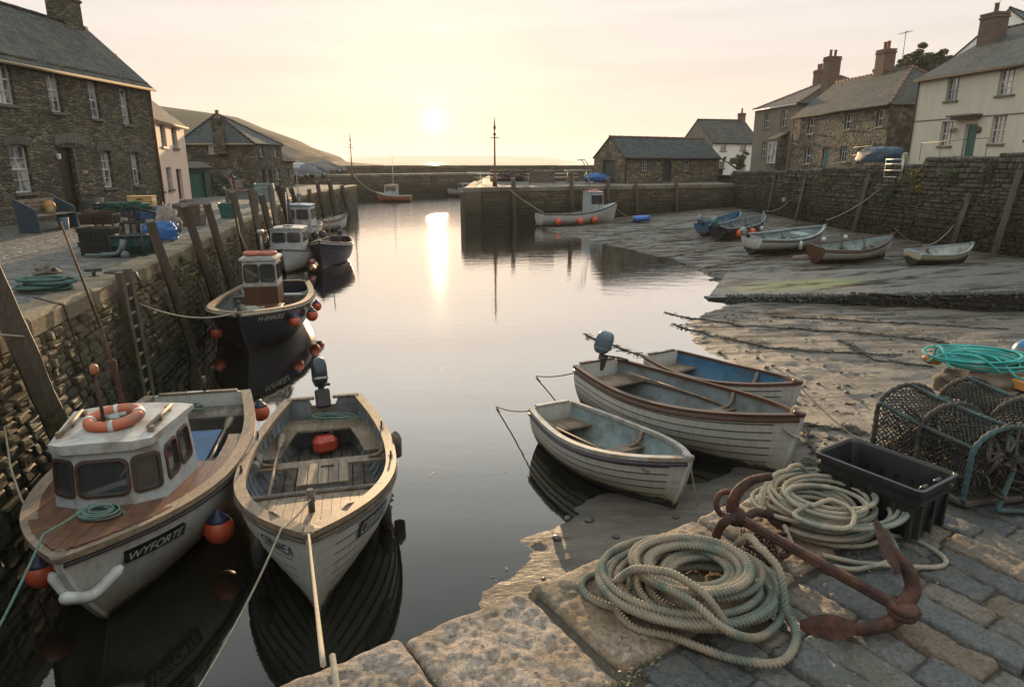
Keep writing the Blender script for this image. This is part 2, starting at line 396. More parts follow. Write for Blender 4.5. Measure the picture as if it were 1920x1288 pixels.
def mudmat():
    m = NM('wet_mud', .4, .6)
    p = m.pos(); z = m.sepz(p)
    n1 = m.noise(m.map(p, (.8, 2.2, 1)), 1.1, 6, .6); n2 = m.noise(m.map(p, (1, 2.5, 1)), 8, 6, .7); n3 = m.noise(m.map(p, (.5, 1.6, 1)), .55, 4, .55)
    k = m.ramp(n2, [(.3, (.09, .075, .056)), (.5, (.145, .122, .093)), (.8, (.22, .187, .147))])
    y = m.sepz(p, 1); far = m.rng(y, 10, 20, 0, 1); n4 = m.noise(m.map(p, (.35, 2.6, 1), (0, 0, .62)), 1.3, 7, .68)
    wm = m.math('MULTIPLY', m.ramp(n4, [(.47, 0), (.56, 1)]), m.rng(far, 0, 1, .22, 1.0)); k = m.mix(wm, k, (.022, .019, .012))
    k = m.mix(m.ramp(n1, [(.60, 0), (.68, .85)]), k, (.028, .026, .016)); k = m.mix(m.math('MULTIPLY', far, .42), k, (.045, .038, .028))
    k = m.mix(m.ramp(n3, [(.6, 0), (.75, .5)]), k, (.07, .075, .025))
    k = m.mix(m.rng(z, .06, 0.0, 0, .7), k, (.035, .03, .022))
    m.col(k)
    r = m.math('ADD', m.ramp(n2, [(.35, .26), (.65, .55)]), m.rng(y, 9, 6.5, 0, .28)); m.l(m.math('ADD', m.math('MULTIPLY', r, m.rng(z, 0, .35, .95, 1.2)), m.math('MULTIPLY', wm, .45)), m.b.inputs['Roughness']); m.l(m.rng(wm, 0, 1, .6, .12), m.b.inputs['Specular IOR Level'])
    m.bump(n2, 1.0, .06).bump(m.noise(p, 34, 5, .75), .7, .016); return m.m
M_mud = mudmat()
def watermat():
    m = NM('harbour_water', .02)
    t = m.t; t.nodes.remove(m.b); o = [n for n in t.nodes if n.type == 'OUTPUT_MATERIAL'][0]
    p = m.pos()
    dist = m.n('ShaderNodeVectorMath', operation='LENGTH'); m.l(p, dist.inputs[0])
    far = m.math('MULTIPLY', m.math('ADD', m.rng(dist.outputs['Value'], 12, 40, .08, .34), m.rng(dist.outputs['Value'], 42, 78, .0, 2.2)), m.rng(dist.outputs['Value'], 90, 200, 1, .06))
    n = m.noise(m.map(p, (.55, 1.5, 1), (0, 0, .2)), 1.6, 4, .5, .3); n2 = m.noise(m.map(p, (.9, 2.4, 1), (0, 0, -.25)), 5, 3, .5)
    h = m.math('ADD', n, m.math('MULTIPLY', n2, .22))
    b = m.n('ShaderNodeBump'); b.inputs['Distance'].default_value = .030; m.l(far, b.inputs['Strength']); m.l(h, b.inputs['Height'])
    lw = m.n('ShaderNodeLayerWeight'); lw.inputs['Blend'].default_value = .5; m.l(b.outputs[0], lw.inputs['Normal'])
    f = m.ramp(lw.outputs['Facing'], [(0, .015), (.33, .045), (.45, .11), (.55, .24), (.69, .60), (.78, .80), (.92, .96)])
    d = m.n('ShaderNodeBsdfDiffuse'); d.inputs[0].default_value = (.006, .0065, .0045, 1)
    g = m.n('ShaderNodeBsdfGlossy'); g.inputs['Roughness'].default_value = .03; g.inputs[0].default_value = (.97, .95, .92, 1); m.l(b.outputs[0], g.inputs['Normal'])
    x = m.n('ShaderNodeMixShader'); m.l(f, x.inputs[0]); m.l(d.outputs[0], x.inputs[1]); m.l(g.outputs[0], x.inputs[2]); m.l(x.outputs[0], o.inputs[0])
    return m.m
M_water = watermat()

# ------------------------------------------------------------------ setting: sea, mud, quays
wb = MB(); S_ = 4000
wb.add([(-S_, -60, 0), (S_, -60, 0), (S_, S_, 0), (-S_, S_, 0)], [(0, 1, 2, 3)])
tag(wb.build('water', M_water), kind='structure')
sb = MB(); sb.add([(-S_, -60, -1.5), (S_, -60, -1.5), (S_, S_, -1.5), (-S_, S_, -1.5)], [(0, 1, 2, 3)])
tag(sb.build('ground', M_mud), kind='structure')

LW = [(-2.6, -6), (-4.35, 0), (-6.0, 8), (-6.75, 11.3), (-7.7, 16.1), (-9.5, 26.0), (-12.3, 38), (-13.2, 58)]      # face of the left quay
RW = [(24.5, 8), (19.9, 26.3), (18.1, 40), (16.8, 52.5)]                                                             # face of the right quay
ZL, ZF, ZP = 2.1, 2.35, 2.4
def ptline(pts, s):           # point and direction at arc length s
    for a, b in zip(pts, pts[1:]):
        a = Vector(a); b = Vector(b); L = (b - a).length
        if s <= L or b == Vector(pts[-1]): return a + (b - a) * (s / L), (b - a).normalized()
        s -= L
def plen(pts): return sum((Vector(b) - Vector(a)).length for a, b in zip(pts, pts[1:]))

SHORE = [(-.9, 4.0), (-.35, 5.1), (.0, 5.75), (.3, 6.6), (1.0, 7.5), (2.3, 7.75), (4.0, 9.0), (4.9, 11.1), (4.4, 13), (4.2, 14.9), (4.6, 17), (6.6, 19.3), (7.2, 23.8), (7.0, 28), (4.4, 34.6), (2.2, 40.5), (1.2, 47)]
def mudz(x, y):
    x = np.asarray(x, float); y = np.asarray(y, float); best = np.full(x.shape, 1e9); sg = np.ones(x.shape)
    for (ax, ay), (bx, by) in zip(SHORE, SHORE[1:]):
        dx, dy = bx - ax, by - ay; l2 = dx * dx + dy * dy
        t = np.clip(((x - ax) * dx + (y - ay) * dy) / l2, 0, 1)
        ex = x - ax - t * dx; ey = y - ay - t * dy; d = np.hypot(ex, ey); cr = dx * ey - dy * ex
        m = d < best; best = np.where(m, d, best); sg = np.where(m, np.where(cr < 0, 1, -1), sg)
    d = best * sg
    z = np.where(d > 0, .055 * (1 - np.exp(-np.maximum(d, 0) / .35)) + .008 * d + .018 * np.maximum(0, d - 1.2), .13 * d)
    z = z + np.clip((y - 38) / 14, 0, 1) * np.clip((x - 6) / 8, 0, 1) * .25
    a = .030 * np.clip(.55 + d * .5, .3, 1.6)
    z = z + a * fbm(x * .8, y * 1.7, 4, 3) + .024 * fbm(x * 3.2, y * 4.6, 4, 9) + np.where(d > -.5, .035 * np.maximum(0, fbm(x * .35, y * 2.2, 3, 21) - .12), 0)
    return np.maximum(z, -.6)
def mz(x, y): return float(mudz(np.array([x]), np.array([y]))[0])
def mudgrid(x0, x1, y0, y1, dx, dy):
    X, Y = np.meshgrid(np.arange(x0, x1 + dx / 2, dx), np.arange(y0, y1 + dy / 2, dy)); return np.stack([X, Y, mudz(X, Y)], -1)
ys = np.concatenate([np.arange(3, 14, .06), np.arange(14, 26, .10), np.arange(26, 56, .2)])
xs = np.concatenate([np.arange(-2, 8, .07), np.arange(8, 27, .14)])
X, Y = np.meshgrid(xs, ys)
mb = MB(); mb.grid(np.stack([X, Y, mudz(X, Y)], -1)); tag(mb.build('mud_bank', M_mud), kind='structure')

# rubble wall: real stones along a polyline; side +1 puts the face on the left of the direction of travel
def rubble(mbk, pts, z0, z1, ch=(.11, .22), ln=(.16, .5), side=1, d0=.0, seed=1, bulge=.05, zf=None, batter=0):
    R = random.Random(seed); z = z0; Lt = plen(pts)
    while z < z1 - .03:
        h = min(R.uniform(*ch), z1 - z + .0); s = R.uniform(-.3, 0)
        while s < Lt:
            l = R.uniform(*ln) * (1 if R.random() > .1 else 1.6); e = s + l; s0 = max(s, 0); s1 = min(e, Lt)
            if s1 - s0 > .05:
                p0, dr = ptline(pts, s0 + 1e-4); p1, _ = ptline(pts, s1); n = Vector((-dr.y, dr.x)) * side
                zt = z + h; hh = h
                g = .012; dep = R.uniform(.25, 1.0) * bulge
                j = lambda k: R.uniform(-k, k)
                def P(u, vz, o):
                    q = p0 + (p1 - p0) * u + n * (o + d0 + batter * (z1 - vz)); return (q.x, q.y, vz)
                l_ = (s1 - s0); gu = g / l_; cu = min(.22, .03 / l_) + R.uniform(0, .05); cv = R.uniform(.08, .24) * hh
                zb, ztp = z + g + j(.008), zt - g + j(.008)
                ring = [(gu, zb + cv), (gu + cu, zb), (1 - gu - cu, zb + j(.01)), (1 - gu, zb + cv), (1 - gu, ztp - cv), (1 - gu - cu, ztp), (gu + cu, ztp + j(.01)), (gu, ztp - cv)]
                mu, mv = .5 + j(.08), (zb + ztp) / 2
                v = [P(u, q, -.05) for u, q in ring]
                k = .82; v += [P(mu + (u - mu) * .94, mv + (q - mv) * .9, dep * .55) for u, q in ring]
                v += [P(mu + (u - mu) * .78, mv + (q - mv) * .70, dep + j(.012)) for u, q in ring]
                f = [(i + o, (i + 1) % 8 + o, (i + 1) % 8 + 8 + o, i + 8 + o) for o in (0, 8) for i in range(8)] + [tuple(range(16, 24))]
                if side > 0: f = [q[::-1] for q in f]
                mbk.add(v, f, False)
            s = e
        z += h
    return mbk
def backing(mbk, pts, z0, z1, depth, side=1, off=.0):
    for a, b in zip(pts, pts[1:]):
        a = Vector(a); b = Vector(b); d = (b - a).normalized(); n = Vector((-d.y, d.x)) * side
        a0 = a + n * off - d * .0; b0 = b + n * off; a1 = a - n * depth; b1 = b - n * depth
        q = lambda p, z: (p.x, p.y, z)
        mbk.hexa([q(a1, z0), q(b1, z0), q(b0, z0), q(a0, z0)] if side > 0 else [q(a0, z0), q(b0, z0), q(b1, z0), q(a1, z0)],
                 [q(a1, z1), q(b1, z1), q(b0, z1), q(a0, z1)] if side > 0 else [q(a0, z1), q(b0, z1), q(b1, z1), q(a1, z1)])
    return mbk
def copings(mbk, pts, z, hgt, wid, ln=(.6, 1.1), side=1, seed=3, over=.04, ch=.035):
    R = random.Random(seed); s = 0; Lt = plen(pts)
    while s < Lt - .1:
        l = min(R.uniform(*ln), Lt - s); p, d = ptline(pts, s + l / 2); n = Vector((-d.y, d.x)) * side
        c = p + n * (over - wid / 2 + R.uniform(-.02, .02))
        M = Matrix(((d.x, -d.y, 0), (d.y, d.x, 0), (0, 0, 1)))
        T = Matrix.Rotation(R.uniform(-.012, .012), 3, 'X') @ Matrix.Rotation(R.uniform(-.015, .015), 3, 'Z')
        mbk.box((c.x, c.y, z - hgt / 2 + R.uniform(-.015, .015)), (l - R.uniform(.015, .04), wid, hgt), M @ T, ch)
        s += l
    return mbk
# left quay: wall faces +X; travel +Y so the face is on the right (side -1)
LWn = [p for p in LW if p[1] >= 0]
r = MB(); rubble(r, LWn[:5], -.35, ZL - .22, side=-1, seed=5, bulge=.09, ln=(.14, .42), ch=(.09, .2)); rubble(r, LWn[4:], -.3, ZL - .22, (.17, .3), (.3, .75), side=-1, seed=6, bulge=.07)
backing(r, [(-2.6, -6)] + LWn, -1.5, ZL - .21, 1.2, side=-1, off=-.0)
lw_root = empty('quay_wall', (0, 0, 0), label='long brown rubble quay wall below the cottages on the left side of the harbour', cat='quay wall')
r.build('masonry', M_wallL, lw_root)
c_ = MB(); copings(c_, LW, ZL + .03, .30, .55, side=-1, seed=8, ch=.05, over=.06)
c_.build('coping', quaystone('left_coping', (.19, .145, .092), (.27, .21, .14), -2, -1, moss=(.10, .095, .03)), lw_root)
# end face of the left quay where the basin opens
r = MB(); er = [(-13.2, 58), (-22, 60.5)]; rubble(r, er, -.3, ZL - .2, (.2, .3), (.3, .7), side=-1, seed=9, bulge=.07); backing(r, er, -1.5, ZL - .2, 1, side=-1); copings(r, er, ZL + .03, .28, .6, side=-1, seed=10)
tag(r.build('quay_end_wall', M_wallL), 'short stone end wall of the left quay turning away beyond the last mooring posts', 'quay wall')

# quay surface left
def cobbles():
    m = NM('left_quay_cobbles', .7)
    p = m.pos(); d = m.n('ShaderNodeVectorMath', operation='ADD'); nz = m.n('ShaderNodeTexNoise'); nz.inputs['Scale'].default_value = 1.2; m.l(p, nz.inputs[0]); m.l(p, d.inputs[0])
    sc = m.n('ShaderNodeVectorMath', operation='SCALE'); sc.inputs['Scale'].default_value = .35; m.l(nz.outputs['Color'], sc.inputs[0]); m.l(sc.outputs[0], d.inputs[1])
    q = m.map(d.outputs[0], (3.4, 6.5, 1)); e = m.vor(q, 1.0, 'DISTANCE_TO_EDGE', 'Distance', '2D'); cc = m.vor(q, 1.0, 'F1', 'Color', '2D')
    k = m.ramp(m.sepz(cc, 0), [(0, (.065, .063, .055)), (.5, (.105, .098, .082)), (1, (.15, .137, .112))])
    k = m.mix(m.ramp(m.noise(p, .7, 5, .6), [(.5, 0), (.7, .6)]), k, (.075, .065, .04))
    k = m.mix(m.ramp(e, [(0, 1), (.09, 0)]), k, (.03, .026, .02))
    m.col(k); m.bump(m.ramp(e, [(0, 0), (.25, 1)]), .9, .05).bump(m.noise(p, 22, 5, .7), .4, .012); return m.m
M_cob = cobbles()
q = MB(); P = [(x - .45, y) for x, y in LW] + [(-22, 60.2), (-22, 62), (-15.5, 66), (-14, 73), (-5, 80), (6, 84), (90, 84), (90, 98), (-90, 98), (-90, -6)]
# triangulated as a fan of strips towards the west
V = []; F = []
gx = np.array([0, .05, .15, .3, .5, 1.0])
ysL = np.linspace(-6, 58, 60)
lx = np.interp(ysL, [p[1] for p in LW], [p[0] for p in LW]) - .45
G = np.zeros((60, 12, 3))
for i in range(60):
    for j in range(12):
        t = (j / 11) ** 2; xx = lx[i] - t * 75
        G[i, j] = (xx, ysL[i], ZL + .012 + .03 * vnoise(xx * .8, ysL[i] * .8, 4) + .004 * max(0, lx[i] - xx) * 0)
q.grid(G, flip=True); 
q.add([(-88, 58, ZL), (-13.6, 58, ZL), (-21.8, 60.2, ZL), (-88, 60.2, ZL)], [(0, 1, 2, 3)])
tag(q.build('quay_paving', M_cob), kind='structure')
# ------------------------------------------------------------------ right quay, pier, outer land
def top_at(y): return float(np.interp(y, [8, 26, 32, 34, 44, 52.5], [4.45, 4.35, 4.15, 3.9, 3.5, 3.3]))
def lane_at(y): return float(np.interp(y, [8, 26, 40, 52.5, 62, 75], [4.1, 4.05, 3.5, 3.0, 2.85, 2.45]))
rw_root = empty('quay_wall', (0, 0, 0), label='tall dark rubble wall under the terraced houses on the right of the harbour', cat='quay wall')
RWd = [tuple(ptline(RW, s)[0]) for s in np.linspace(0, plen(RW), 12)]
r = MB(); k = MB()
for i, (a, b) in enumerate(zip(RWd, RWd[1:])):
    zt = top_at((a[1] + b[1]) / 2); far = (a[1] + b[1]) / 2
    rubble(r, [a, b], .0, zt - .16, (.08, .27), (.12, .48), side=1, seed=20 + i, bulge=.15)
    backing(k, [a, b], -.5, zt - .15, .55, side=1)
    copings(r, [a, b], zt, .2, .55, (.16, .34), side=1, seed=60 + i, over=.05, ch=.06)
r.build('masonry', M_wallR, rw_root); k.build('wall_core', M_mortarwet, rw_root)
# pier face and end
PE = [(-3.0, 43.5), (16.8, 51.6)]; PL = [(-3.2, 58), (-3.0, 43.5)]
p_root = empty('pier', (0, 0, 0), label='broad stone pier with a square end standing in the middle of the harbour', cat='pier')
r = MB(); rubble(r, PE, -.3, ZP - .28, (.17, .32), (.3, .95), side=-1, seed=31, bulge=.06); rubble(r, PL, -.3, ZP - .28, (.2, .34), (.4, 1.0), side=-1, seed=32, bulge=.06)
backing(r, PE, -1.2, ZP - .27, 1, side=-1); backing(r, PL, -1.2, ZP - .27, 1, side=-1); r.build('masonry', M_wallP, p_root)
r = MB(); copings(r, PE, ZP + .03, .30, .7, (.7, 1.4), side=-1, seed=33, over=.05); copings(r, PL, ZP + .03, .3, .7, (.7, 1.4), side=-1, seed=34, over=.05)
r.build('coping', quaystone('pier_coping', (.20, .17, .13), (.30, .26, .20), -2, -1), p_root)
d = MB()
d.add([(-2.7, 43.9, ZP), (16.5, 51.8, ZP), (17.2, 60, ZP + .02), (16, 96, ZP), (-2.9, 96, ZP), (-2.9, 58, ZP)], [tuple(range(6))]); d.build('pier_paving', M_cob, p_root)
# land behind the basin, with its own quay wall
BW = [(-22, 60.3), (-20.5, 70), (-12, 78.5), (0, 87), (2, 88)]; ZB = 2.7
b_root = empty('basin_wall', (0, 0, 0), label='low far stone quay wall closing the outer basin behind the orange boat', cat='quay wall')
r = MB(); rubble(r, BW, -.3, ZB - .22, (.25, .42), (.5, 1.3), side=-1, seed=41, bulge=.07); backing(r, BW, -1.2, ZB - .22, 1.5, side=-1); r.build('masonry', M_wallP, b_root)
r = MB(); copings(r, BW, ZB + .02, .28, .8, (1, 1.8), side=-1, seed=42); r.build('coping', MATS.get('x') or bpy.data.materials['pier_coping'], b_root)
q = MB(); q.add([(-22.4, 60.2, 2.11), (-21.0, 70.3, ZB), (-12.3, 79, ZB), (-.3, 87.5, ZB), (2, 88.5, ZB), (2, 97, ZB), (-90, 97, ZB), (-90, 60.2, 2.11)], [tuple(range(8))])
tag(q.build('harbour_road', M_cob), kind='structure')
# sea wall
SW = [(-70, 84), (-30, 93), (0, 97), (60, 103)]
s_root = empty('sea_wall', (0, 0, 0), label='long level sea wall running along the horizon at the back of the harbour', cat='sea wall')
r = MB(); rubble(r, SW, 2.3, 3.42, (.22, .36), (.6, 1.6), side=-1, seed=51, bulge=.06); backing(r, SW, -1, 3.42, 2.0, side=-1); r.build('masonry', M_wallP, s_root)
r = MB(); copings(r, SW, 3.56, .17, 2.0, (1, 2.2), side=-1, seed=52, over=.05, ch=.04); r.build('coping', bpy.data.materials['pier_coping'], s_root)
# parapet on the pier
PP = [(-1.8, 58.2), (1.0, 58.6), (6.2, 59.2)]
r = MB(); rubble(r, PP, ZP, 3.2, (.16, .28), (.3, .9), side=-1, seed=53, bulge=.05); backing(r, PP, ZP - .1, 3.2, .5, side=-1); copings(r, PP, 3.32, .14, .6, (.6, 1.2), side=-1, seed=54)
tag(r.build('parapet_wall', M_wallP), 'waist high stone parapet behind the picnic benches on the pier', 'parapet')
r = MB(); PQ = [(-40, 79), (-24, 86), (-6, 92)]; rubble(r, PQ, ZB - .1, 3.35, (.2, .32), (.4, 1.2), side=-1, seed=55, bulge=.05); backing(r, PQ, ZB - .3, 3.35, .6, side=-1)
tag(r.build('boundary_wall', M_wallP), 'dark low stone wall between the parked cars and the sea wall', 'wall')
# lane and garden ground behind the right wall
Yl = np.linspace(8, 97, 50); G = np.zeros((50, 8, 3))
for i, y in enumerate(Yl):
    x0 = np.interp(y, [8, 26.3, 40, 52.5, 52.6, 60, 97], [24.5, 19.9, 18.1, 16.8, 17.0, 17.4, 17.4]) + .5
    for j in range(8): G[i, j] = (x0 + j ** 2 * 1.6, y, lane_at(y) + (.02 if y > 52 else 0))
q = MB(); q.grid(G); tag(q.build('lane', M_cob), kind='structure')

# slipway
FE = [(5.9, 19.75, .06), (9.5, 18.5, .33), (13.4, 17.0, .70), (18, 15.6, 1.08), (24, 13.8, 1.5)]
BE = [(8.0, 24.5, .10), (10.5, 23.4, .28), (14.3, 22.3, .66), (18.4, 21.3, 1.0), (22.5, 20.2, 1.35)]
sl_root = empty('slipway', (0, 0, 0), label='stone slipway with a dark weedy side sloping up out of the mud on the right', cat='slipway')
G = np.zeros((60, 30, 3))
for i in range(60):
    for j in range(30):
        t = i / 59 * 4; kk = min(3, int(t)); f = t - kk; u = j / 29
        a = np.array(FE[kk]) * (1 - f) + np.array(FE[kk + 1]) * f; b = np.array(BE[kk]) * (1 - f) + np.array(BE[kk + 1]) * f
        p = a * (1 - u) + b * u; p[2] += .02 * fbm(p[0] * 1.2, p[1] * 3, 3, 77) + (0 if 0 < j < 29 else -.0); G[i, j] = p
def slipmat():
    m = NM('slipway_stone', .5, .6); p = m.pos(); n1 = m.noise(m.map(p, (.45, 1.3, 1)), 1.1, 8, .72); n2 = m.noise(p, 14, 6, .7)
    k = m.ramp(n2, [(.3, (.06, .055, .048)), (.7, (.135, .12, .10))]); k = m.mix(m.ramp(m.noise(m.map(p, (.5, 3.5, 1)), 1.4, 6, .7), [(.48, 0), (.6, .8)]), k, (.045, .04, .032))
    # green weed patch on the lower slip
    c = m.n('ShaderNodeVectorMath', operation='DISTANCE'); mp2 = m.map(p, (.42, 1, 0)); m.l(mp2, c.inputs[0]); c.inputs[1].default_value = (9.1 * .42, 20.9, 0)
    g = m.math('ADD', c.outputs['Value'], m.math('MULTIPLY', m.math('SUBTRACT', m.noise(m.map(p, (.5, 1.5, 1)), 1.3, 5, .7), .5), 1.6))
    k = m.mix(m.rng(g, 1.15, .55, 0, .95), k, (.13, .155, .025))
    k = m.mix(m.ramp(n1, [(.50, 0), (.58, .95)]), k, (.020, .018, .011))
    m.col(k); m.l(m.ramp(n1, [(.5, .30), (.62, .85)]), m.b.inputs['Roughness']); m.l(m.ramp(n1, [(.5, .6), (.6, .1)]), m.b.inputs['Specular IOR Level']); m.bump(n2, .9, .045).bump(n1, .8, .06); return m.m
s_ = MB(); s_.grid(G, flip=True); s_.build('ramp_surface', slipmat(), sl_root)
r = MB(); k = MB()
for a, b in zip(FE, FE[1:]):
    zt = (a[2] + b[2]) / 2; 
    if zt > .25: rubble(r, [a[:2], b[:2]], -.2, zt - .02, (.13, .24), (.25, .8), side=-1, seed=int(zt * 100), bulge=.07)
    q = lambda p, z, o=0: (p[0], p[1] + o, z)
    k.hexa([q(a, -.5), q(b, -.5), q(b, -.5, .4), q(a, -.5, .4)], [q(a, a[2] - .03), q(b, b[2] - .03), q(b, b[2] - .03, .4), q(a, a[2] - .03, .4)])
M_weedwall = quaystone('weedy_rubble', (.03, .027, .02), (.055, .05, .035), 2.5, 3.0, weed=(.012, .012, .008), moss=(.035, .035, .012))
r.build('masonry', M_weedwall, sl_root); k.build('wall_core', M_weedwall, sl_root)
# weed hanging on the slip edge
r = MB(); R = random.Random(5)
for i in range(3600):
    t = R.uniform(0.15, 3.4); kk = min(3, int(t)); f = t - kk; a = Vector(FE[kk]).lerp(Vector(FE[kk + 1]), f)
    ty = abs(R.gauss(0, .16)) * (1 if R.random() < .6 else -.25); a = a + Vector((R.uniform(-.1, .1), ty, .03 if ty > 0 else -R.uniform(0, .8) * a.z)); l = R.uniform(.02, .09)
    r.add([a, a + Vector((R.uniform(-.08, .08), .02, .02)), a + Vector((R.uniform(-.1, .1), -R.uniform(.02, .07), -l)), a + Vector((R.uniform(-.1, .05), -.05, -l * .3))], [(0, 1, 2, 3)])
M_weed = simple('dark_seaweed', (.020, .018, .009), .55, .5, 10, .4)
tag(r.build('seaweed', M_weed), kind='stuff')

# ------------------------------------------------------------------ foreground quay
E0 = Vector((.054, 2.34)); ED = Vector((.836, .549)).normalized(); EO = Vector((-ED.y, ED.x))       # edge point, direction, towards the water
def fq(s, wv, z=0): p = E0 + ED * s - EO * wv; return (p.x, p.y, ZF + z)
def roughstone(mbk, s0, s1, w0, w1, res, amp, rnd, drop, seed, zoff=0, skew=0):
    ns = max(3, int((s1 - s0) / res)); nw = max(3, int((w1 - w0) / res))
    S, W = np.meshgrid(np.linspace(s0, s1, ns), np.linspace(w0, w1, nw), indexing='ij')
    ds = np.minimum(S - s0, s1 - S); dw = np.minimum(W - w0, w1 - W); d = np.minimum(ds, dw)
    cr = rnd * 1.6
    dd = np.where((ds < cr) & (dw < cr), cr - np.hypot(cr - ds, cr - dw), d)
    z = zoff - rnd * .75 * np.exp(-np.maximum(dd, -.01) / (rnd * .45)) + amp * fbm(S * 9 + seed * 3.1, W * 9, 3, seed) + amp * .65 * fbm(S * 38, W * 38, 2, seed + 5)
    jit = rnd * .55
    S2 = S + jit * vnoise(W * 7 + seed, S * 3, seed + 1) * np.exp(-ds / .05) + skew * (W - w0); W2 = W + jit * 1.2 * vnoise(S * 6, W * 3 + seed, seed + 2) * np.exp(-dw / .05)
    X = E0.x + ED.x * S2 - EO.x * W2; Yy = E0.y + ED.y * S2 - EO.y * W2
    G = np.stack([X, Yy, ZF + z], -1)
    b = mbk.n; mbk.grid(G, flip=True)
    # skirt
    ring = [(i, 0) for i in range(ns)] + [(ns - 1, j) for j in range(1, nw)] + [(i, nw - 1) for i in range(ns - 2, -1, -1)] + [(0, j) for j in range(nw - 2, 0, -1)]
    top = np.array([b + i * nw + j for i, j in ring]); P = np.array([G[i, j] for i, j in ring]); P[:, 2] = ZF + zoff - drop
    K = len(ring); mbk.V.append(P); nb = mbk.n; mbk.n += K
    i = np.arange(K); F = np.stack([top[i], nb + i, nb + (i + 1) % K, top[(i + 1) % K]], -1); mbk.F.append((F, True))
f_root = empty('foreground_quay', (0, 0, 0), label='near stone quay edge with big pink granite copings and dark setts', cat='quay'); f_root['category'] = 'quay'
c_ = MB()
for n_, (a, b, wd) in enumerate([(-3.6, -2.6, .6), (-2.58, -1.72, .6), (-1.71, -.545, .62), (-.535, -.012, .60), (.012, .985, .56), (.995, 1.30, .55), (1.31, 1.98, .52), (2.0, 2.9, .52), (2.92, 3.9, .5), (3.92, 4.9, .5), (4.92, 6.2, .5)]):
    roughstone(c_, a + .004, b - .004, .0, wd, .0095, .012, .022, .34, 100 + n_, zoff=.008 * ((n_ * 7) % 3 - 1))
c_.build('coping', M_granite, f_root)
c_ = MB(); R = random.Random(12)
s = -3.4
while s < 5.6:
    wd = R.uniform(.115, .185); wv = .60 + R.uniform(-.02, .02) + (.0 if R.random() < .7 else .0)
    wv -= (.04 if -0.0 < s < 1 else 0)
    wv = .635 if s < 0 else (.585 if s < 1.1 else .54)
    first = True
    while wv < 3.6:
        l = R.uniform(.20, .46)
        if first: l = R.uniform(.15, .42); first = False
        vis = (wv < 2.3)
        roughstone(c_, s + .004, s + wd - .004, wv + .004, wv + l - .004, .013 if vis else .05, .016, .010, .12, R.randrange(900), zoff=R.uniform(-.016, .004))
        wv += l
    s += wd
c_.build('setts', M_setts, f_root)
b_ = MB(); n = 3.6
P = [fq(-6, .06, -.026), fq(7, .06, -.026), fq(7, 9, -.026), fq(-6, 9, -.026)]
b_.add(P, [(0, 1, 2, 3)][::1]); b_.build('joint_bed', simple('joint_grit', (.07, .055, .038), .95, .4, 30, .8, .01), f_root)
r = MB(); FL = [fq(-6, .0)[:2], fq(7, 0)[:2]]; rubble(r, FL, -.4, ZF - .33, (.16, .28), (.3, .7), side=1, seed=71, bulge=.05); backing(r, FL, -1, ZF - .32, 1, side=1, off=0)
r.build('masonry', M_wallL, f_root)

# ------------------------------------------------------------------ far hills
def ridge(name, pts, t, zbase, depth, mat, seed, amp):   # pts: skyline pixels at distance t
    xs_ = [p[0] for p in pts]; X = np.linspace(xs_[0], xs_[-1], 110); Yp = np.interp(X, xs_, [p[1] for p in pts])
    n = 26; G = np.zeros((110, n, 3))
    for i in range(110):
        top = atd(X[i], Yp[i], t); h = max(.3, top.z - zbase)
        for j in range(n):
            u = j / (n - 1)
            prof = sin(min(1, u * 1.25) * pi / 2) ** .8 if u < .8 else 1 - (u - .8) * .5
            yy = top.y - depth * (1 - u); xx = top.x * (1 + .0 * u)
            G[i, j] = (xx, yy, zbase + h * prof + (amp * h * .10 * fbm(xx / 40, yy / 30, 4, seed) * sin(pi * min(1, u * 1.2)) if 0 < j < n - 3 else (0.012 * h * fbm(xx / 8, 3, 3, seed + 4))))
    m = MB(); m.grid(G, flip=True); return tag(m.build(name, mat), kind='structure')
def hillmat():
    m = NM('hill_fields', .95, .1); p = m.pos()
    c = m.vor(m.map(p, (.016, .02, .0)), 1.0, 'F1', 'Color', '2D'); e = m.vor(m.map(p, (.016, .02, 0)), 1.0, 'DISTANCE_TO_EDGE', 'Distance', '2D')
    k = m.ramp(m.sepz(c, 0), [(0, (.030, .032, .014)), (.5, (.042, .040, .019)), (1, (.056, .045, .025))])
    k = m.mix(m.ramp(e, [(.0, 1), (.035, 0)]), k, (.02, .03, .012)); n1 = m.noise(p, .035, 6, .65)
    k = m.mix(m.ramp(n1, [(.45, 0), (.6, .8)]), k, (.045, .04, .02)); z = m.sepz(p)
    k = m.mix(m.rng(z, 26, 12, 0, .7), k, (.045, .032, .02)); m.col(k); m.bump(n1, .7, 6).bump(m.noise(p, .4, 5, .7), .5, .8); return m.m
M_hill = hillmat()
ridge('hills', [(150, 235), (230, 212), (300, 205), (345, 206), (370, 210), (430, 218), (480, 226), (510, 240), (545, 252), (562, 259), (585, 272), (610, 281), (628, 288), (641, 294), (648, 301), (655, 304), (672, 304), (700, 307), (735, 310)], 430, -1, 150, M_hill, 5, 1)
ridge('headland', [(655, 296), (700, 294), (780, 293), (850, 292.5), (940, 293), (1000, 294), (1030, 296), (1055, 300), (1074, 303), (1080, 304.5)], 3900, -1, 90, M_hill, 8, .3)
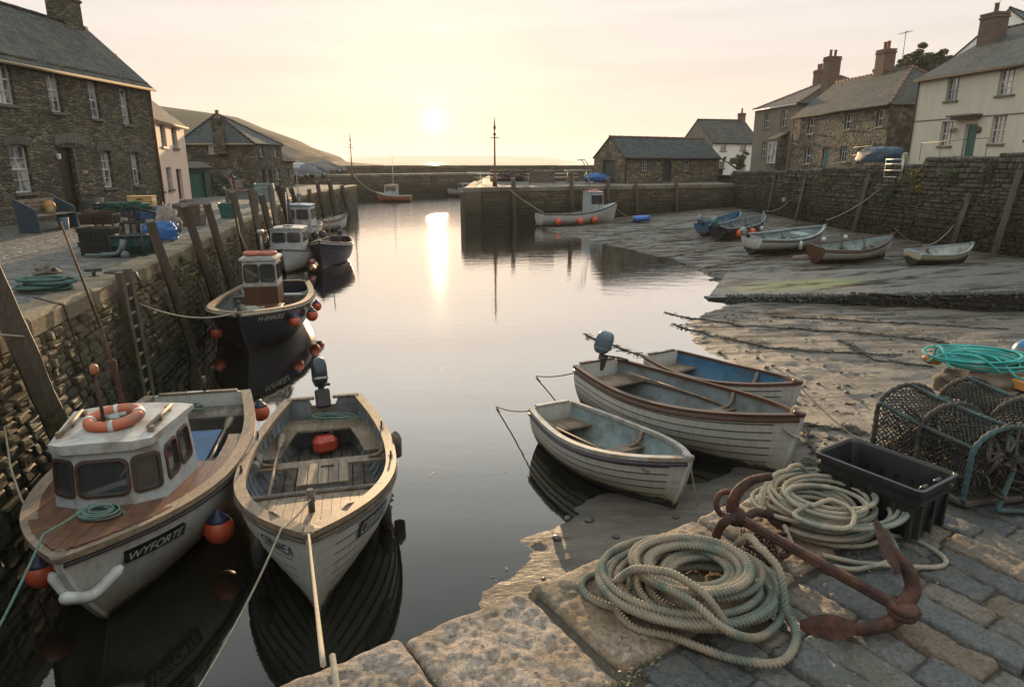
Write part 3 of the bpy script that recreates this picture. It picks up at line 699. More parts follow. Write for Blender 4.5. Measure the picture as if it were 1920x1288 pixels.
# small islet rocks
# ------------------------------------------------------------------ haze
hz = MB(); hz.box((0, 1990, 38.5), (8040, 4140, 83)); 
hzm = bpy.data.materials.new('haze_air'); hzm.use_nodes = True; t_ = hzm.node_tree; t_.nodes.clear()
pv = t_.nodes.new('ShaderNodeVolumePrincipled'); oo = t_.nodes.new('ShaderNodeOutputMaterial'); t_.links.new(pv.outputs[0], oo.inputs['Volume'])
pv.inputs['Color'].default_value = (1, .94, .86, 1); pv.inputs['Density'].default_value = .00028; pv.inputs['Anisotropy'].default_value = .15
tag(hz.build('haze', hzm), kind='stuff')
# ------------------------------------------------------------------ house materials
def rubblehouse(name, a, b, mort, sc=(3.2, 5.2), bumpd=.05, warm=(.17, .12, .075)):
    m = NM(name, .9, .2); a = tuple(x * .74 for x in a); b = tuple(x * .74 for x in b); mort = tuple(x * .7 for x in mort); warm = tuple(x * .7 for x in warm); u = m.co('UV'); d = m.n('ShaderNodeVectorMath', operation='ADD'); nz = m.n('ShaderNodeTexNoise'); nz.inputs['Scale'].default_value = 2.2; m.l(u, nz.inputs[0])
    s2 = m.n('ShaderNodeVectorMath', operation='SCALE'); s2.inputs['Scale'].default_value = .22; m.l(nz.outputs['Color'], s2.inputs[0]); m.l(u, d.inputs[0]); m.l(s2.outputs[0], d.inputs[1])
    q = m.map(d.outputs[0], (sc[0], sc[1], 1)); e = m.vor(q, 1, 'DISTANCE_TO_EDGE', 'Distance', '2D'); c = m.vor(q, 1, 'F1', 'Color', '2D')
    k = m.ramp(m.sepz(c, 0), [(0, a), (.6, b), (.85, tuple(x * 1.5 for x in b)), (1, warm)])
    k = m.mix(1.0, k, m.ramp(m.noise(u, 14, 6, .7), [(.25, .65), (.75, 1.35)]), 'MULTIPLY')
    k = m.mix(m.ramp(e, [(0, .9), (.10, 0)]), k, mort)
    k = m.mix(m.ramp(m.noise(u, .5, 5, .6), [(.45, 0), (.72, .55)]), k, tuple(x * .55 for x in a))
    m.col(k); m.bump(m.ramp(e, [(0, 0), (.22, 1)]), .9, bumpd).bump(m.noise(u, 24, 5, .7), .4, .012); return m.m
M_stA = rubblehouse('brown_slatestone', (.080, .072, .050), (.16, .142, .105), (.075, .062, .045), (3.8, 11), .035)
M_stC = rubblehouse('grey_rubble', (.055, .054, .043), (.12, .11, .083), (.07, .062, .05), (2.8, 5), .04)
M_stE = rubblehouse('honey_rubble', (.11, .09, .06), (.20, .165, .11), (.09, .075, .055), (2.6, 4.6), .04)
M_stH = rubblehouse('speckled_rubble', (.065, .060, .048), (.155, .142, .112), (.10, .09, .075), (3.2, 4.8), .03)
def render_(name, c, stain, streak=.5):
    m = NM(name, .85); u = m.co('UV'); n1 = m.noise(m.map(u, (2.2, .35, 1)), 1.3, 6, .65); n2 = m.noise(u, 1.1, 5, .6); n3 = m.noise(u, 40, 4, .6)
    k = m.mix(m.ramp(n1, [(.45, 0), (.75, streak)]), c, stain); k = m.mix(m.ramp(n2, [(.5, 0), (.7, .35)]), k, tuple(x * .75 for x in c))
    m.col(k); m.bump(n3, .3, .006).bump(n2, .3, .03); return m.m
M_pink = render_('pink_limewash', (.66, .49, .38), (.46, .34, .25)); M_cream = render_('cream_render', (.50, .455, .36), (.33, .30, .225), .5)
M_whitew = render_('whitewash', (.72, .70, .64), (.50, .47, .40), .4); M_greyr = render_('grey_roughcast', (.135, .12, .095), (.085, .078, .06), .6)
def slate(name, a, b, lichen=(.12, .105, .05), lf=.4):
    m = NM(name, .8, .25); a = tuple(x * .7 for x in a); b = tuple(x * .85 for x in b); u = m.co('UV'); br = m.n('ShaderNodeTexBrick'); m.l(u, br.inputs[0])
    br.inputs['Scale'].default_value = 1; br.inputs['Brick Width'].default_value = .26; br.inputs['Row Height'].default_value = .19; br.inputs['Mortar Size'].default_value = .012
    br.inputs['Color1'].default_value = (*a, 1); br.inputs['Color2'].default_value = (*b, 1); br.inputs['Mortar'].default_value = (.012, .013, .014, 1); br.inputs['Mortar Smooth'].default_value = .3
    k = m.mix(1.0, br.outputs[0], m.ramp(m.noise(m.map(u, (1, 1.6, 1)), 7, 6, .75), [(.3, .45), (.7, 1.7)]), 'MULTIPLY')
    k = m.mix(m.ramp(m.noise(u, .9, 6, .7), [(.45, 0), (.68, lf)]), k, lichen); m.col(k)
    v = m.sepz(u, 1); fr = m.math('FRACT', m.math('DIVIDE', v, .19))
    h = m.math('ADD', m.math('MULTIPLY', fr, -.6), m.math('MULTIPLY', br.outputs[1], -.7)); m.bump(h, 1.0, .05).bump(m.noise(u, 9, 5, .7), .5, .03)
    return m.m
M_slA = slate('slate_grey', (.036, .038, .036), (.070, .072, .068)); M_slB = slate('slate_blue', (.028, .040, .042), (.055, .072, .074), lf=.25); M_slL = slate('slate_lichened', (.055, .053, .04), (.09, .083, .062), lf=.6)
M_brick = NM('red_brick', .85); _u = M_brick.co('UV'); _b = M_brick.n('ShaderNodeTexBrick'); M_brick.l(_u, _b.inputs[0]); _b.inputs['Scale'].default_value = 1; _b.inputs['Brick Width'].default_value = .23; _b.inputs['Row Height'].default_value = .075; _b.inputs['Mortar Size'].default_value = .008
_b.inputs['Color1'].default_value = (.15, .075, .045, 1); _b.inputs['Color2'].default_value = (.10, .06, .04, 1); _b.inputs['Mortar'].default_value = (.09, .08, .065, 1)
M_brick.col(M_brick.mix(M_brick.ramp(M_brick.noise(_u, 3, 5, .6), [(.45, 0), (.7, .6)]), _b.outputs[0], (.06, .05, .035))); M_brick.bump(_b.outputs[1], -.6, .01); M_brick = M_brick.m
M_frame = simple('window_frame_white', (.55, .56, .55), .5, .1, 6, .05); M_frameB = simple('window_frame_blue', (.28, .35, .38), .5, .1, 6, .05)
M_fascia = simple('cream_fascia', (.30, .23, .13), .8, .15, 4, .1); M_stoneSill = simple('slate_sill', (.12, .105, .085), .7, .25, 9, .3)
M_doorD = wood('dark_door', (.02, .014, .010), (.05, .034, .022), .5); M_doorG = simple('green_door', (.02, .11, .085), .45, .15, 5, .1); M_doorT = simple('teal_door', (.06, .17, .17), .45, .15, 5, .1)
M_doorW = wood('brown_door', (.09, .045, .02), (.16, .08, .04), .6); M_doorK = simple('charcoal_door', (.035, .037, .035), .6, .25, 5, .3); M_rtile = simple('red_ridge_tile', (.17, .075, .05), .8, .3, 5, .3, dirt=(.10, .08, .05))
M_pot = simple('terracotta_pot', (.22, .085, .045), .8, .25, 8, .2); M_pipe = simple('downpipe_paint', (.04, .036, .032), .9, .2, 6, spec=.1)

class House:
    def __init__(s, name, label, cat, A, B, z0, eave, depth):
        s.A = Vector((*A, 0)); s.B = Vector((*B, 0)); d = s.B - s.A; s.L = d.length; s.ang = atan2(d.y, d.x); s.dx = d.normalized(); s.dy = Vector((-s.dx.y, s.dx.x, 0))
        s.z0 = z0; s.H = eave - z0; s.D = depth
        s.root = empty(name, (A[0], A[1], z0), s.ang, label=label, cat=cat)
        s.op = []; s.opR = []; s.opL = []; s.wall = MB(); s.k = 0
    def fp(s, px, py, side='front'):
        if side == 'front': o, n, u = s.A, s.dy, s.dx
        elif side == 'right': o, n, u = s.B, s.dx, s.dy
        else: o, n, u = s.A, s.dx, s.dy
        p = onplane(px, py, (o.x, o.y, 0), n); return (p - o).dot(u), p.z - s.z0
    def rect(s, px, side='front'):
        x0, x1, y0, y1 = px; ym = (y0 + y1) / 2; xm = (x0 + x1) / 2
        u0 = s.fp(x0, ym, side)[0]; u1 = s.fp(x1, ym, side)[0]; za = s.fp(xm, y0, side)[1]; zb = s.fp(xm, y1, side)[1]
        return min(u0, u1), max(u0, u1), min(za, zb), max(za, zb)
    def M(s, side):   # frame: u along the wall, y into the house
        if side == 'front': return lambda u, y, z: (u, y, z)
        if side == 'right': return lambda u, y, z: (s.L - y, u, z)
        return lambda u, y, z: (y, s.D - u, z)
    def panel(s, side, W, holes, zt=None, rev=.2):
        f = s.M(side); H = s.H if zt is None else zt
        us = sorted({0, W} | {h[0] for h in holes} | {h[1] for h in holes}); zs = sorted({-.3, H} | {h[2] for h in holes} | {h[3] for h in holes})
        for a, b in zip(us, us[1:]):
            for c, d in zip(zs, zs[1:]):
                um, zm = (a + b) / 2, (c + d) / 2
                if any(h[0] < um < h[1] and h[2] < zm < h[3] for h in holes): continue
                s.wall.add([f(a, 0, c), f(b, 0, c), f(b, 0, d), f(a, 0, d)], [(0, 1, 2, 3)])
        for h in holes:
            a, b, c, d = h[:4]
            q = [(a, c), (b, c), (b, d), (a, d)]
            for i in range(4):
                (u1, z1), (u2, z2) = q[i], q[(i + 1) % 4]
                s.wall.add([f(u1, 0, z1), f(u2, 0, z2), f(u2, rev, z2), f(u1, rev, z1)], [(3, 2, 1, 0)])
            s.wall.add([f(a, rev, c), f(b, rev, c), f(b, rev, d), f(a, rev, d)], [(0, 1, 2, 3)])
    def boxf(s, mbk, side, u0, u1, y0, y1, z0, z1):
        f = s.M(side); mbk.hexa([f(u0, y0, z0), f(u1, y0, z0), f(u1, y1, z0), f(u0, y1, z0)], [f(u0, y0, z1), f(u1, y0, z1), f(u1, y1, z1), f(u0, y1, z1)])
    def window(s, px, cols=2, rows=4, frame=None, side='front', sill=True, lintel=None, pane=None, inset=.12, local=False, sash=True):
        a, b, c, d = px if local else s.rect(px, side); s_ = {'front': s.op, 'right': s.opR, 'left': s.opL}[side]; s_.append((a, b, c, d))
        fr = MB(); t = .05; y0, y1 = inset, inset + .05; B_ = lambda *q: s.boxf(fr, side, *q)
        B_(a, a + t, y0, y1, c, d); B_(b - t, b, y0, y1, c, d); B_(a + t, b - t, y0, y1, c, c + t); B_(a + t, b - t, y0, y1, d - t, d)
        m = .022; W = b - a - 2 * t; Hh = d - c - 2 * t
        for i in range(1, cols): u = a + t + W * i / cols; B_(u - m / 2, u + m / 2, y0 + .006, y1 - .006, c + t, d - t)
        for i in range(1, rows):
            z = c + t + Hh * i / rows; mm = m if not (sash and i * 2 == rows) else .055
            B_(a + t, b - t, y0 + .003, y1 - .003, z - mm / 2, z + mm / 2)
        w_ = fr.build('window', frame or M_frame, s.root)
        g = MB(); f = s.M(side); g.add([f(a + t * .5, y1 - .012, c + .02), f(b - t * .5, y1 - .012, c + .02), f(b - t * .5, y1 - .012, d - .02), f(a + t * .5, y1 - .012, d - .02)], [(0, 1, 2, 3)])
        g.build('pane', pane or M_glass, w_)
        if sill: q = MB(); s.boxf(q, side, a - .08, b + .08, -.08, inset, c - .09, c); q.build('sill', M_stoneSill, w_)
        if lintel:
            q = MB(); n = 9; Wt = b - a + .3
            for i in range(n):
                th = (i + .5) / n - .5; uc = (a + b) / 2 + th * Wt; zc = d + .16 - .35 * th * th
                q.box(f(uc, -.012, zc), (Wt / n - .015, .06, .26) if side == 'front' else (.06, Wt / n - .015, .26), Matrix.Rotation(-th * .5 if side == 'front' else 0, 3, 'Y'), .01)
            q.build('lintel', lintel, w_)
    def door(s, px, mat, side='front', step=True, frame=None, local=False, inset=.16):
        a, b, c, d = px if local else s.rect(px, side); c = max(c, 0.0) if c < .35 else c; {'front': s.op, 'right': s.opR, 'left': s.opL}[side].append((a, b, c, d))
        q = MB(); t = .045; n = 5
        for i in range(n):
            u0 = a + t + (b - a - 2 * t) * i / n; u1 = a + t + (b - a - 2 * t) * (i + 1) / n - .008; s.boxf(q, side, u0, u1, inset, inset + .03, c + .01, d - t)
        o = q.build('door', mat, s.root)
        q = MB(); s.boxf(q, side, a, a + t, inset - .02, inset + .035, c, d); s.boxf(q, side, b - t, b, inset - .02, inset + .035, c, d); s.boxf(q, side, a + t, b - t, inset - .02, inset + .035, d - t, d)
        q.build('frame', frame or mat, o)
        q = MB(); f = s.M(side); q.sphere(f(b - .13, inset - .025, c + (d - c) * .48), .03, 8, 6); q.build('handle', M_iron, o)
        if step: q = MB(); s.boxf(q, side, a - .12, b + .12, -.35, -.001, -.1, c + .0 if c > .05 else .06); q.build('doorstep', M_stoneSill, s.root)
    def finish(s, wmat, rmat, roof='gable', ridge=2.0, over=.2, tiles=M_slA, gutter=M_pipe, side_over=.08, hipin=None, roofz=0):
        L, D, H = s.L, s.D, s.H
        s.panel('front', L, s.op); s.panel('right', D, s.opR); s.panel('left', D, s.opL)
        s.wall.add([(L, D, -.3), (0, D, -.3), (0, D, H), (L, D, H)], [(0, 1, 2, 3)])
        if roof == 'gable':
            for x, o in ((0, -1), (L, 1)): s.wall.add([(x, 0, H), (x, D, H), (x, D / 2, H + ridge)], [(0, 1, 2)[::o]])
        s.wallo = s.wall.build('wall', wmat, s.root, uv=True)
        r = MB(); th = .09; o = over; so = side_over; sl = ridge / (D / 2); e = .03
        z1 = H + ridge + e; zl = H - o * sl + e
        if roof == 'gable':
            r.plate([(-so, -o, zl), (L + so, -o, zl), (L + so, D / 2, z1), (-so, D / 2, z1)], th); r.plate([(-so, D + o, zl), (-so, D / 2, z1), (L + so, D / 2, z1), (L + so, D + o, zl)], th)
            rl = [(-so, L + so)]
        else:
            hi = hipin if hipin is not None else (D / 2, D / 2); a, b = hi
            xa, xb = (a if a else -so), (L - b if b else L + so); x0, x1 = (-o if a else -so), (L + o if b else L + so)
            if abs(xb - xa) < .05: xm = (xa + xb) / 2; r.plate([(x0, -o, zl), (x1, -o, zl), (xm, D / 2, z1)], th); r.plate([(x1, D + o, zl), (x0, D + o, zl), (xm, D / 2, z1)], th)
            else: r.plate([(x0, -o, zl), (x1, -o, zl), (xb, D / 2, z1), (xa, D / 2, z1)], th); r.plate([(x1, D + o, zl), (x0, D + o, zl), (xa, D / 2, z1), (xb, D / 2, z1)], th)
            if a: r.plate([(x0, D + o, zl), (x0, -o, zl), (xa, D / 2, z1)], th)
            else: s.gab(0, H, ridge)
            if b: r.plate([(x1, -o, zl), (x1, D + o, zl), (xb, D / 2, z1)], th)
            else: s.gab(L, H, ridge)
        s.roof = r.build('roof', rmat, s.root, uv=True)
        # ridge (and hip) tiles
        q = MB()
        def run(p, p2):
            p = Vector(p); p2 = Vector(p2); n = max(2, int((p2 - p).length / .45))
            for i in range(n): a_ = p.lerp(p2, i / n); b_ = p.lerp(p2, (i + .96) / n); q.tube([a_, b_], .075 if i % 2 else .082, 8)
        if roof == 'gable': run((-so, D / 2, z1 + .0), (L + so, D / 2, z1 + .0))
        else:
            if xb - xa > .1: run((xa, D / 2, z1), (xb, D / 2, z1))
            if a: run((xa, D / 2, z1), (x0, -o, zl)); run((xa, D / 2, z1), (x0, D + o, zl))
            if b: run((xb, D / 2, z1), (x1, -o, zl)); run((xb, D / 2, z1), (x1, D + o, zl))
        q.build('ridge_tiles', tiles, s.roof)
        if gutter:
            q = MB(); q.tube([(-so, -o - .05, zl - .07), (L + so, -o - .05, zl - .07)], .055, 8); q.box((L / 2, -.03, H - .12), (L, .05, .16)); q.build('gutter', gutter, s.root)
    def gab(s, x, H, ridge):
        g = MB(); g.add([(x, 0, H), (x, s.D, H), (x, s.D / 2, H + ridge)], [(0, 1, 2)]); g.build('gable', s.wallo.data.materials[0], s.root, uv=True)
    def pipe(s, u, mat=M_pipe, z1=None, y=-.07, side='front'):
        f = s.M(side); q = MB(); q.tube([f(u, y, 0), f(u, y, (z1 or s.H) - .1)], .04, 8); q.build('downpipe', mat, s.root)
    def chimney(s, x, y, zb, zt, wx, wy, pots=2, mat=None, parent=None, along='x'):
        q = MB(); q.box((x, y, (zb + zt) / 2), (wx, wy, zt - zb)); q.box((x, y, zt - .14), (wx + .10, wy + .10, .10)); q.box((x, y, zt + .02), (wx + .06, wy + .06, .10))
        c = q.build('chimney', mat or M_brick, parent or s.roof, uv=True)
        for i in range(pots):
            d = (i - (pots - 1) / 2) * .38; px, py = (x + d, y) if along == 'x' else (x, y + d)
            q = MB(); q.lathe([(.12, 0), (.105, .1), (.095, .42), (.12, .44), (.12, .5), (.08, .5), (.075, .2)], (px, py, zt + .06), 12, capz=False); q.build('chimney_pot', M_pot, c)

# A: the big brown stone house on the left
A = House('stone_house', 'long two storey brown stone house with slate roof nearest on the left quay', 'house', (-15.75, 13.0), (-15.2, 29.7), ZL, 7.1, 4.6)
for px in [(90, 113, 127, 210), (167, 186, 153, 222), (227, 243, 168, 233)]: A.window(px, 2, 4, pane=M_curtainsky)
A.window((-10, 23, 100, 195), 2, 4, pane=M_curtainsky)
A.window((22, 58, 273, 362), 2, 4, lintel=M_brick, pane=M_curtainsky)
for px in [(191, 211, 284, 352), (248, 262, 287, 347)]: A.window(px, 2, 4, lintel=M_brick, pane=M_curtainsky)
A.door((116, 146, 277, 400), M_doorD)
A.finish(M_stA, M_slA, ridge=2.15, over=.18, gutter=M_fascia)
A.chimney(A.L - .95, A.D / 2 + .15, A.H + .9, A.H + 3.2, 1.0, .75, 0, mat=M_stA, along='x'); A.pipe(A.L - .08, simple('rusty_pipe', (.14, .06, .035), .7))
q = MB(); q.box((*A.fp(443 / 2.8, 905 / 2.8)[:1], -.03, A.fp(158, 323)[1]), (.30, .04, .13), ch=.01); q.build('name_board', M_fascia, A.root)
q = MB(); u_, z_ = A.fp(107, 294); q.box((u_, -.06, z_), (.12, .12, .2), ch=.03); q.build('wall_lamp', M_white, A.root)
q = MB(); n = 8
ua, ub, za, zb_ = A.rect((114, 148, 262, 278))
for i in range(n): th = (i + .5) / n - .5; q.box(((ua + ub) / 2 + th * (ub - ua + .6), -.01, zb_ + .05 - .5 * th * th), ((ub - ua + .6) / n - .015, .06, .34), Matrix.Rotation(-th * .6, 3, 'Y'), .01)
q.build('door_arch', M_stoneSill, A.root)
# B: pink cottage
Bh = House('pink_cottage', 'small pink limewashed cottage between the two stone houses on the left quay', 'house', (-15.35, 29.95), (-17.0, 36.2), ZL, 5.85, 4.4)
for px in [(301, 311, 234, 275), (322, 332, 239, 278), (313, 323, 314, 356)]: Bh.window(px, 2, 3, frame=M_frameB, pane=M_curtainsky)
Bh.window((299, 305, 313, 360), 1, 3, frame=M_frameB, pane=M_curtainsky)
Bh.door((333, 343, 317, 376), M_doorD)
Bh.finish(M_pink, M_slL, ridge=1.9, over=.15, gutter=M_fascia)
Bh.chimney(Bh.L - .2, Bh.D / 2 + .5, Bh.H + .9, Bh.H + 2.7, .6, .6, 1, mat=M_whitew)
# C: pyramid roofed stone house
Ch = House('stone_house', 'square stone house with a pyramid slate roof and tall chimney beyond the pink cottage', 'house', (-21.0, 44.0), (-16.4, 44.0), ZL, 5.2, 5.4)
Ch.window((388, 408, 270, 289), 4, 3, sash=False)
for px in [(487, 493, 275, 294), (514, 520, 277, 295), (518, 525, 317, 337)]: Ch.window(px, 2, 4, side='right', inset=.1)
Ch.window((492, 498, 317, 343), 2, 4, side='right', frame=M_doorD)
Ch.door((505, 511, 318, 350), M_doorD, side='right', step=False)
Ch.door((441, 455, 329, 362), M_doorD)
Ch.finish(M_stC, M_slB, roof='hip', ridge=1.85, hipin=(1.35, 3.2), over=.12, gutter=M_fascia)
Ch.chimney(2.62, -.18, 2.4, Ch.H + 1.35, .72, .45, 1, mat=M_stC, parent=Ch.root)
# D annex and little porch
Dh = House('stone_outhouse', 'low stone outhouse with a lichened lean roof behind the pyramid roofed house', 'outbuilding', (-18.3, 51.3), (-17.6, 55.5), ZL, 4.15, 4)
Dh.window((537, 542, 315, 333), 1, 3, frame=M_frameB)
Dh.finish(M_stE, M_slL, ridge=1.1, over=.1)
Pk = House('green_shed', 'small dark green shed with a pale lean roof beside the pink cottage', 'shed', (-17.6, 37.2), (-16.9, 38.5), ZL, 3.75, 1.6)
Pk.door((.2, 1.1, 0, 1.35), M_doorG, local=True, step=False)
Pk.finish(simple('green_boards', (.03, .07, .055), .6), M_slL, ridge=.3, over=.22, gutter=None)
# E boathouse on the pier
Eh = House('boathouse', 'long low stone boathouse with dark doors standing on the pier', 'boathouse', (8.6, 52.5), (17.3, 57.6), ZP, 4.38, 3.9)
Eh.window((1203, 1215, 302, 321), 3, 3, sash=False); Eh.window((1281, 1293, 302, 321), 3, 3, sash=False)
Eh.door((1242, 1259, 302, 341), M_doorK, step=False)
Eh.door((1.15, 2.75, 0, 1.75), M_doorK, side='left', step=False, local=True)
Eh.finish(M_stE, M_slB, ridge=1.5, over=.12, tiles=M_rtile, gutter=M_pipe); Eh.pipe(.06)
# F white cottage
Fh = House('white_cottage', 'whitewashed cottage with grey gable behind the boathouse', 'house', (21.1, 73), (26.6, 74.6), 2.4, 6.02, 6.6)
for px in [(1351, 1362, 270, 283), (1388, 1399, 272, 282), (1349, 1359, 303, 316)]: Fh.window(px, 2, 1, sash=False)
Fh.window((1386, 1396, 303, 317), 2, 2); Fh.door((1345, 1356, 315, 333), M_doorD, step=False)
Fh.window((3.1, 3.7, 4.0, 5.0), 2, 2, side='left', local=True) if False else None
Fh.finish(M_whitew, M_slA, ridge=2.4, over=.15, gutter=M_pipe)
q = MB(); q.add([(-.012, 0, -.3), (-.012, Fh.D, -.3), (-.012, Fh.D, Fh.H), (-.012, Fh.D / 2, Fh.H + 2.38), (-.012, 0, Fh.H)], [(4, 3, 2, 1, 0)]); q.build('gable_render', M_greyr, Fh.root, uv=True)
Fh.chimney(Fh.L - .3, Fh.D / 2, Fh.H + 1.7, Fh.H + 3.1, .6, .6, 1)
# G hip roofed grey house
Gh = House('grey_house', 'tall grey rendered house with brick chimneys at the far end of the terrace', 'house', (21.1, 61.1), (22.0, 54.2), 3.0, 8.4, 10.5)
for px in [(1433, 1443, 212, 241), (1464, 1475, 207, 238), (1428, 1437, 265, 294)]: Gh.window(px, 2, 2)
Gh.finish(M_greyr, M_slA, roof='hip', ridge=2.35, hipin=(3.4, 3.4), over=.2, tiles=M_rtile, gutter=M_frame)
# G again: the bay window by its door
q = MB(); q.box((5.35, -.45, 1.3), (1.25, .9, 2.6)); bay = q.build('bay', M_stH, Gh.root, uv=True)
q = MB(); q.plate([(4.6, -1.15, 2.75), (6.1, -1.15, 2.75), (6.1, .0, 3.35), (4.6, .0, 3.35)], .08); q.build('bay_roof', M_slA, Gh.root, uv=True)
q = MB()
for u0, u1, a, b in ((4.72, 4.8, .9, 2.55), (5.9, 5.98, .9, 2.55), (4.8, 5.9, .9, .98), (4.8, 5.9, 2.45, 2.55), (5.32, 5.38, .98, 2.45)): q.box(((u0 + u1) / 2, -.93, (a + b) / 2), (u1 - u0, .06, b - a))
wf = q.build('window', M_frame, Gh.root); q = MB(); q.box((5.35, -.91, 1.7), (1.1, .02, 1.5)); q.build('pane', M_curtainsky, wf)
Gh.chimney(.6, 5.2, Gh.H + .9, Gh.H + 3.1, .8, .6, 2, along='x'); Gh.chimney(6.4, 2.7, Gh.H + .2, Gh.H + 3.3, .75, 1.0, 2, along='y')
# H stone terrace
Hh = House('stone_cottages', 'rubble stone terrace with blue and brown doors beside the cream house', 'house', (21.2, 52.7), (22.1, 41.2), 3.45, 7.35, 6.0)
for px in [(1515, 1527, 222, 251), (1584, 1597, 213, 243), (1644, 1657, 206, 238), (1509, 1521, 277, 307)]: Hh.window(px, 2, 2)
Hh.window((1575, 1589, 274, 304), 3, 3, sash=False); Hh.window((1635, 1651, 270, 293), 2, 2, sash=False)
Hh.door((1541, 1553, 277, 315), M_doorT, frame=M_frame, step=False); Hh.door((1608, 1622, 273, 309), M_doorW, step=False)
Hh.finish(M_stH, M_slA, roof='hip', ridge=2.35, hipin=(0, 3.0), over=.18, tiles=M_rtile, gutter=M_pipe); Hh.pipe(.05, simple('rusty_pipe', (.14, .06, .035)))
Hh.chimney(5.6, 3.0, Hh.H + 1.9, Hh.H + 3.7, 1.0, .75, 2, mat=M_brick); 
q = MB(); q.tube([(7.4, 3.0, Hh.H + 2.3), (7.4, 3, Hh.H + 4.6)], .02, 6); q.tube([(6.7, 3.0, Hh.H + 4.5), (8.0, 3.0, Hh.H + 4.5)], .012, 5)
for i in range(6): q.tube([(6.8 + i * .2, 2.8, Hh.H + 4.5), (6.8 + i * .2, 3.2, Hh.H + 4.5)], .008, 4)
q.build('television_aerial', M_iron, Hh.roof)
# I cream house
Ih = House('cream_house', 'large cream rendered house with green door nearest on the right hand side', 'house', (22.0, 38.5), (24.9, 21.0), 4.0, 8.35, 9.6)
for px in [(1775, 1798, 146, 189), (1873, 1905, 127, 178), (1763, 1786, 228, 274)]: Ih.window(px, 3, 4, frame=M_frameB if px[0] in (1775,) else None, pane=M_curtainsky if px[3] < 200 else None)
Ih.window((1858, 1886, 217, 270), 3, 4)
Ih.door((1806, 1829, 233, 293), M_doorG, frame=M_frame)
Ih.finish(M_cream, M_slB, ridge=2.6, over=.22, gutter=M_pipe, tiles=M_pipe); Ih.pipe(.12)
u0, u1, z0_, z1_ = Ih.rect((1792, 1842, 213, 226)); q = MB(); q.box(((u0 + u1) / 2, -.28, z0_ + .22), (u1 - u0, .6, .09)); q.box(((u0 + u1) / 2, -.2, z0_ + .11), (u1 - u0 - .2, .4, .12))
q.build('door_canopy', M_stoneSill, Ih.root)
q = MB(); zz = Ih.fp(1720, 228)[1]; q.box((Ih.L / 2, -.012, zz), (Ih.L, .03, .05)); q.build('string_course', M_stoneSill, Ih.root)
Ih.chimney(.75, 3.3, Ih.H + .8, Ih.H + 3.1, 1.0, .8, 1, mat=M_brick); 
q = MB(); q.tube([(.9, 3.3, Ih.H + 3.1), (.9, 3.3, Ih.H + 4.7)], .015, 6); q.tube([(.3, 3.3, Ih.H + 4.5), (1.9, 3.3, Ih.H + 4.4)], .012, 5)
for i in range(7): q.tube([(.5 + i * .2, 3.1, Ih.H + 4.47 - i * .012), (.5 + i * .2, 3.5, Ih.H + 4.47 - i * .012)], .007, 4)
q.build('television_aerial', M_iron, Ih.roof)
for nm, px in (('hanging_basket', (1794, 246)), ('round_wall_plaque', (1836, 244))):
    u_, z_ = Ih.fp(*px); q = MB()
    if nm[0] == 'h':
        R = random.Random(3)
        for i in range(90): p = Vector((R.gauss(0, 1), R.gauss(0, 1), R.gauss(0, 1))).normalized() * R.uniform(.05, .2); a = p + Vector((u_, -.2, z_)); q.add([a, a + Vector((R.uniform(-.06, .06), .02, .05)), a + Vector((R.uniform(-.06, .06), -.05, -.02))], [(0, 1, 2)])
    else: q.lathe([(.02, -.03), (.15, -.03), (.17, 0), (.15, .03), (.02, .03)], (u_, -.04, z_), 16, Matrix.Rotation(pi / 2, 3, 'X'))
    q.build(nm, simple('plant_dark', (.03, .045, .02), .7) if nm[0] == 'h' else M_iron, Ih.root)
# J white gable behind
Jh = House('white_house', 'white gable of a house rising behind the cream house roof', 'house', (35.7, 46.5), (42.1, 51.3), 4.2, 10.9, 7)
Jh.finish(M_whitew, M_slB, ridge=3.1, over=.2)
# ------------------------------------------------------------------ boats
M_inner = simple('inside_blue_grey', (.17, .20, .21), .6, .2, 6, .2, dirt=(.10, .085, .06))
M_innerT = simple('inside_pale_teal', (.23, .29, .29), .6, .2, 6, .2, dirt=(.15, .13, .09))
M_innerB = simple('inside_blue', (.03, .13, .22), .55, .25, 6, .2, dirt=(.07, .09, .09))
M_innerW = simple('inside_white', (.42, .43, .40), .6, .15, 6, .2, dirt=(.22, .19, .13))
M_deckred = wood('worn_red_deck', (.10, .040, .022), (.26, .12, .062), .35, (1.2, 9, 9), grime=(.06, .03, .02))
M_tarpb = simple('blue_tarpaulin', (.015, .10, .30), .45, .25, 5, .5, .02)
M_ropeg = simple('pale_rope', (.34, .29, .21), .85, .25, 20, .3)
M_metal = simple('galvanised_metal', (.30, .30, .29), .45, .2, 12, .2, metal=.7)

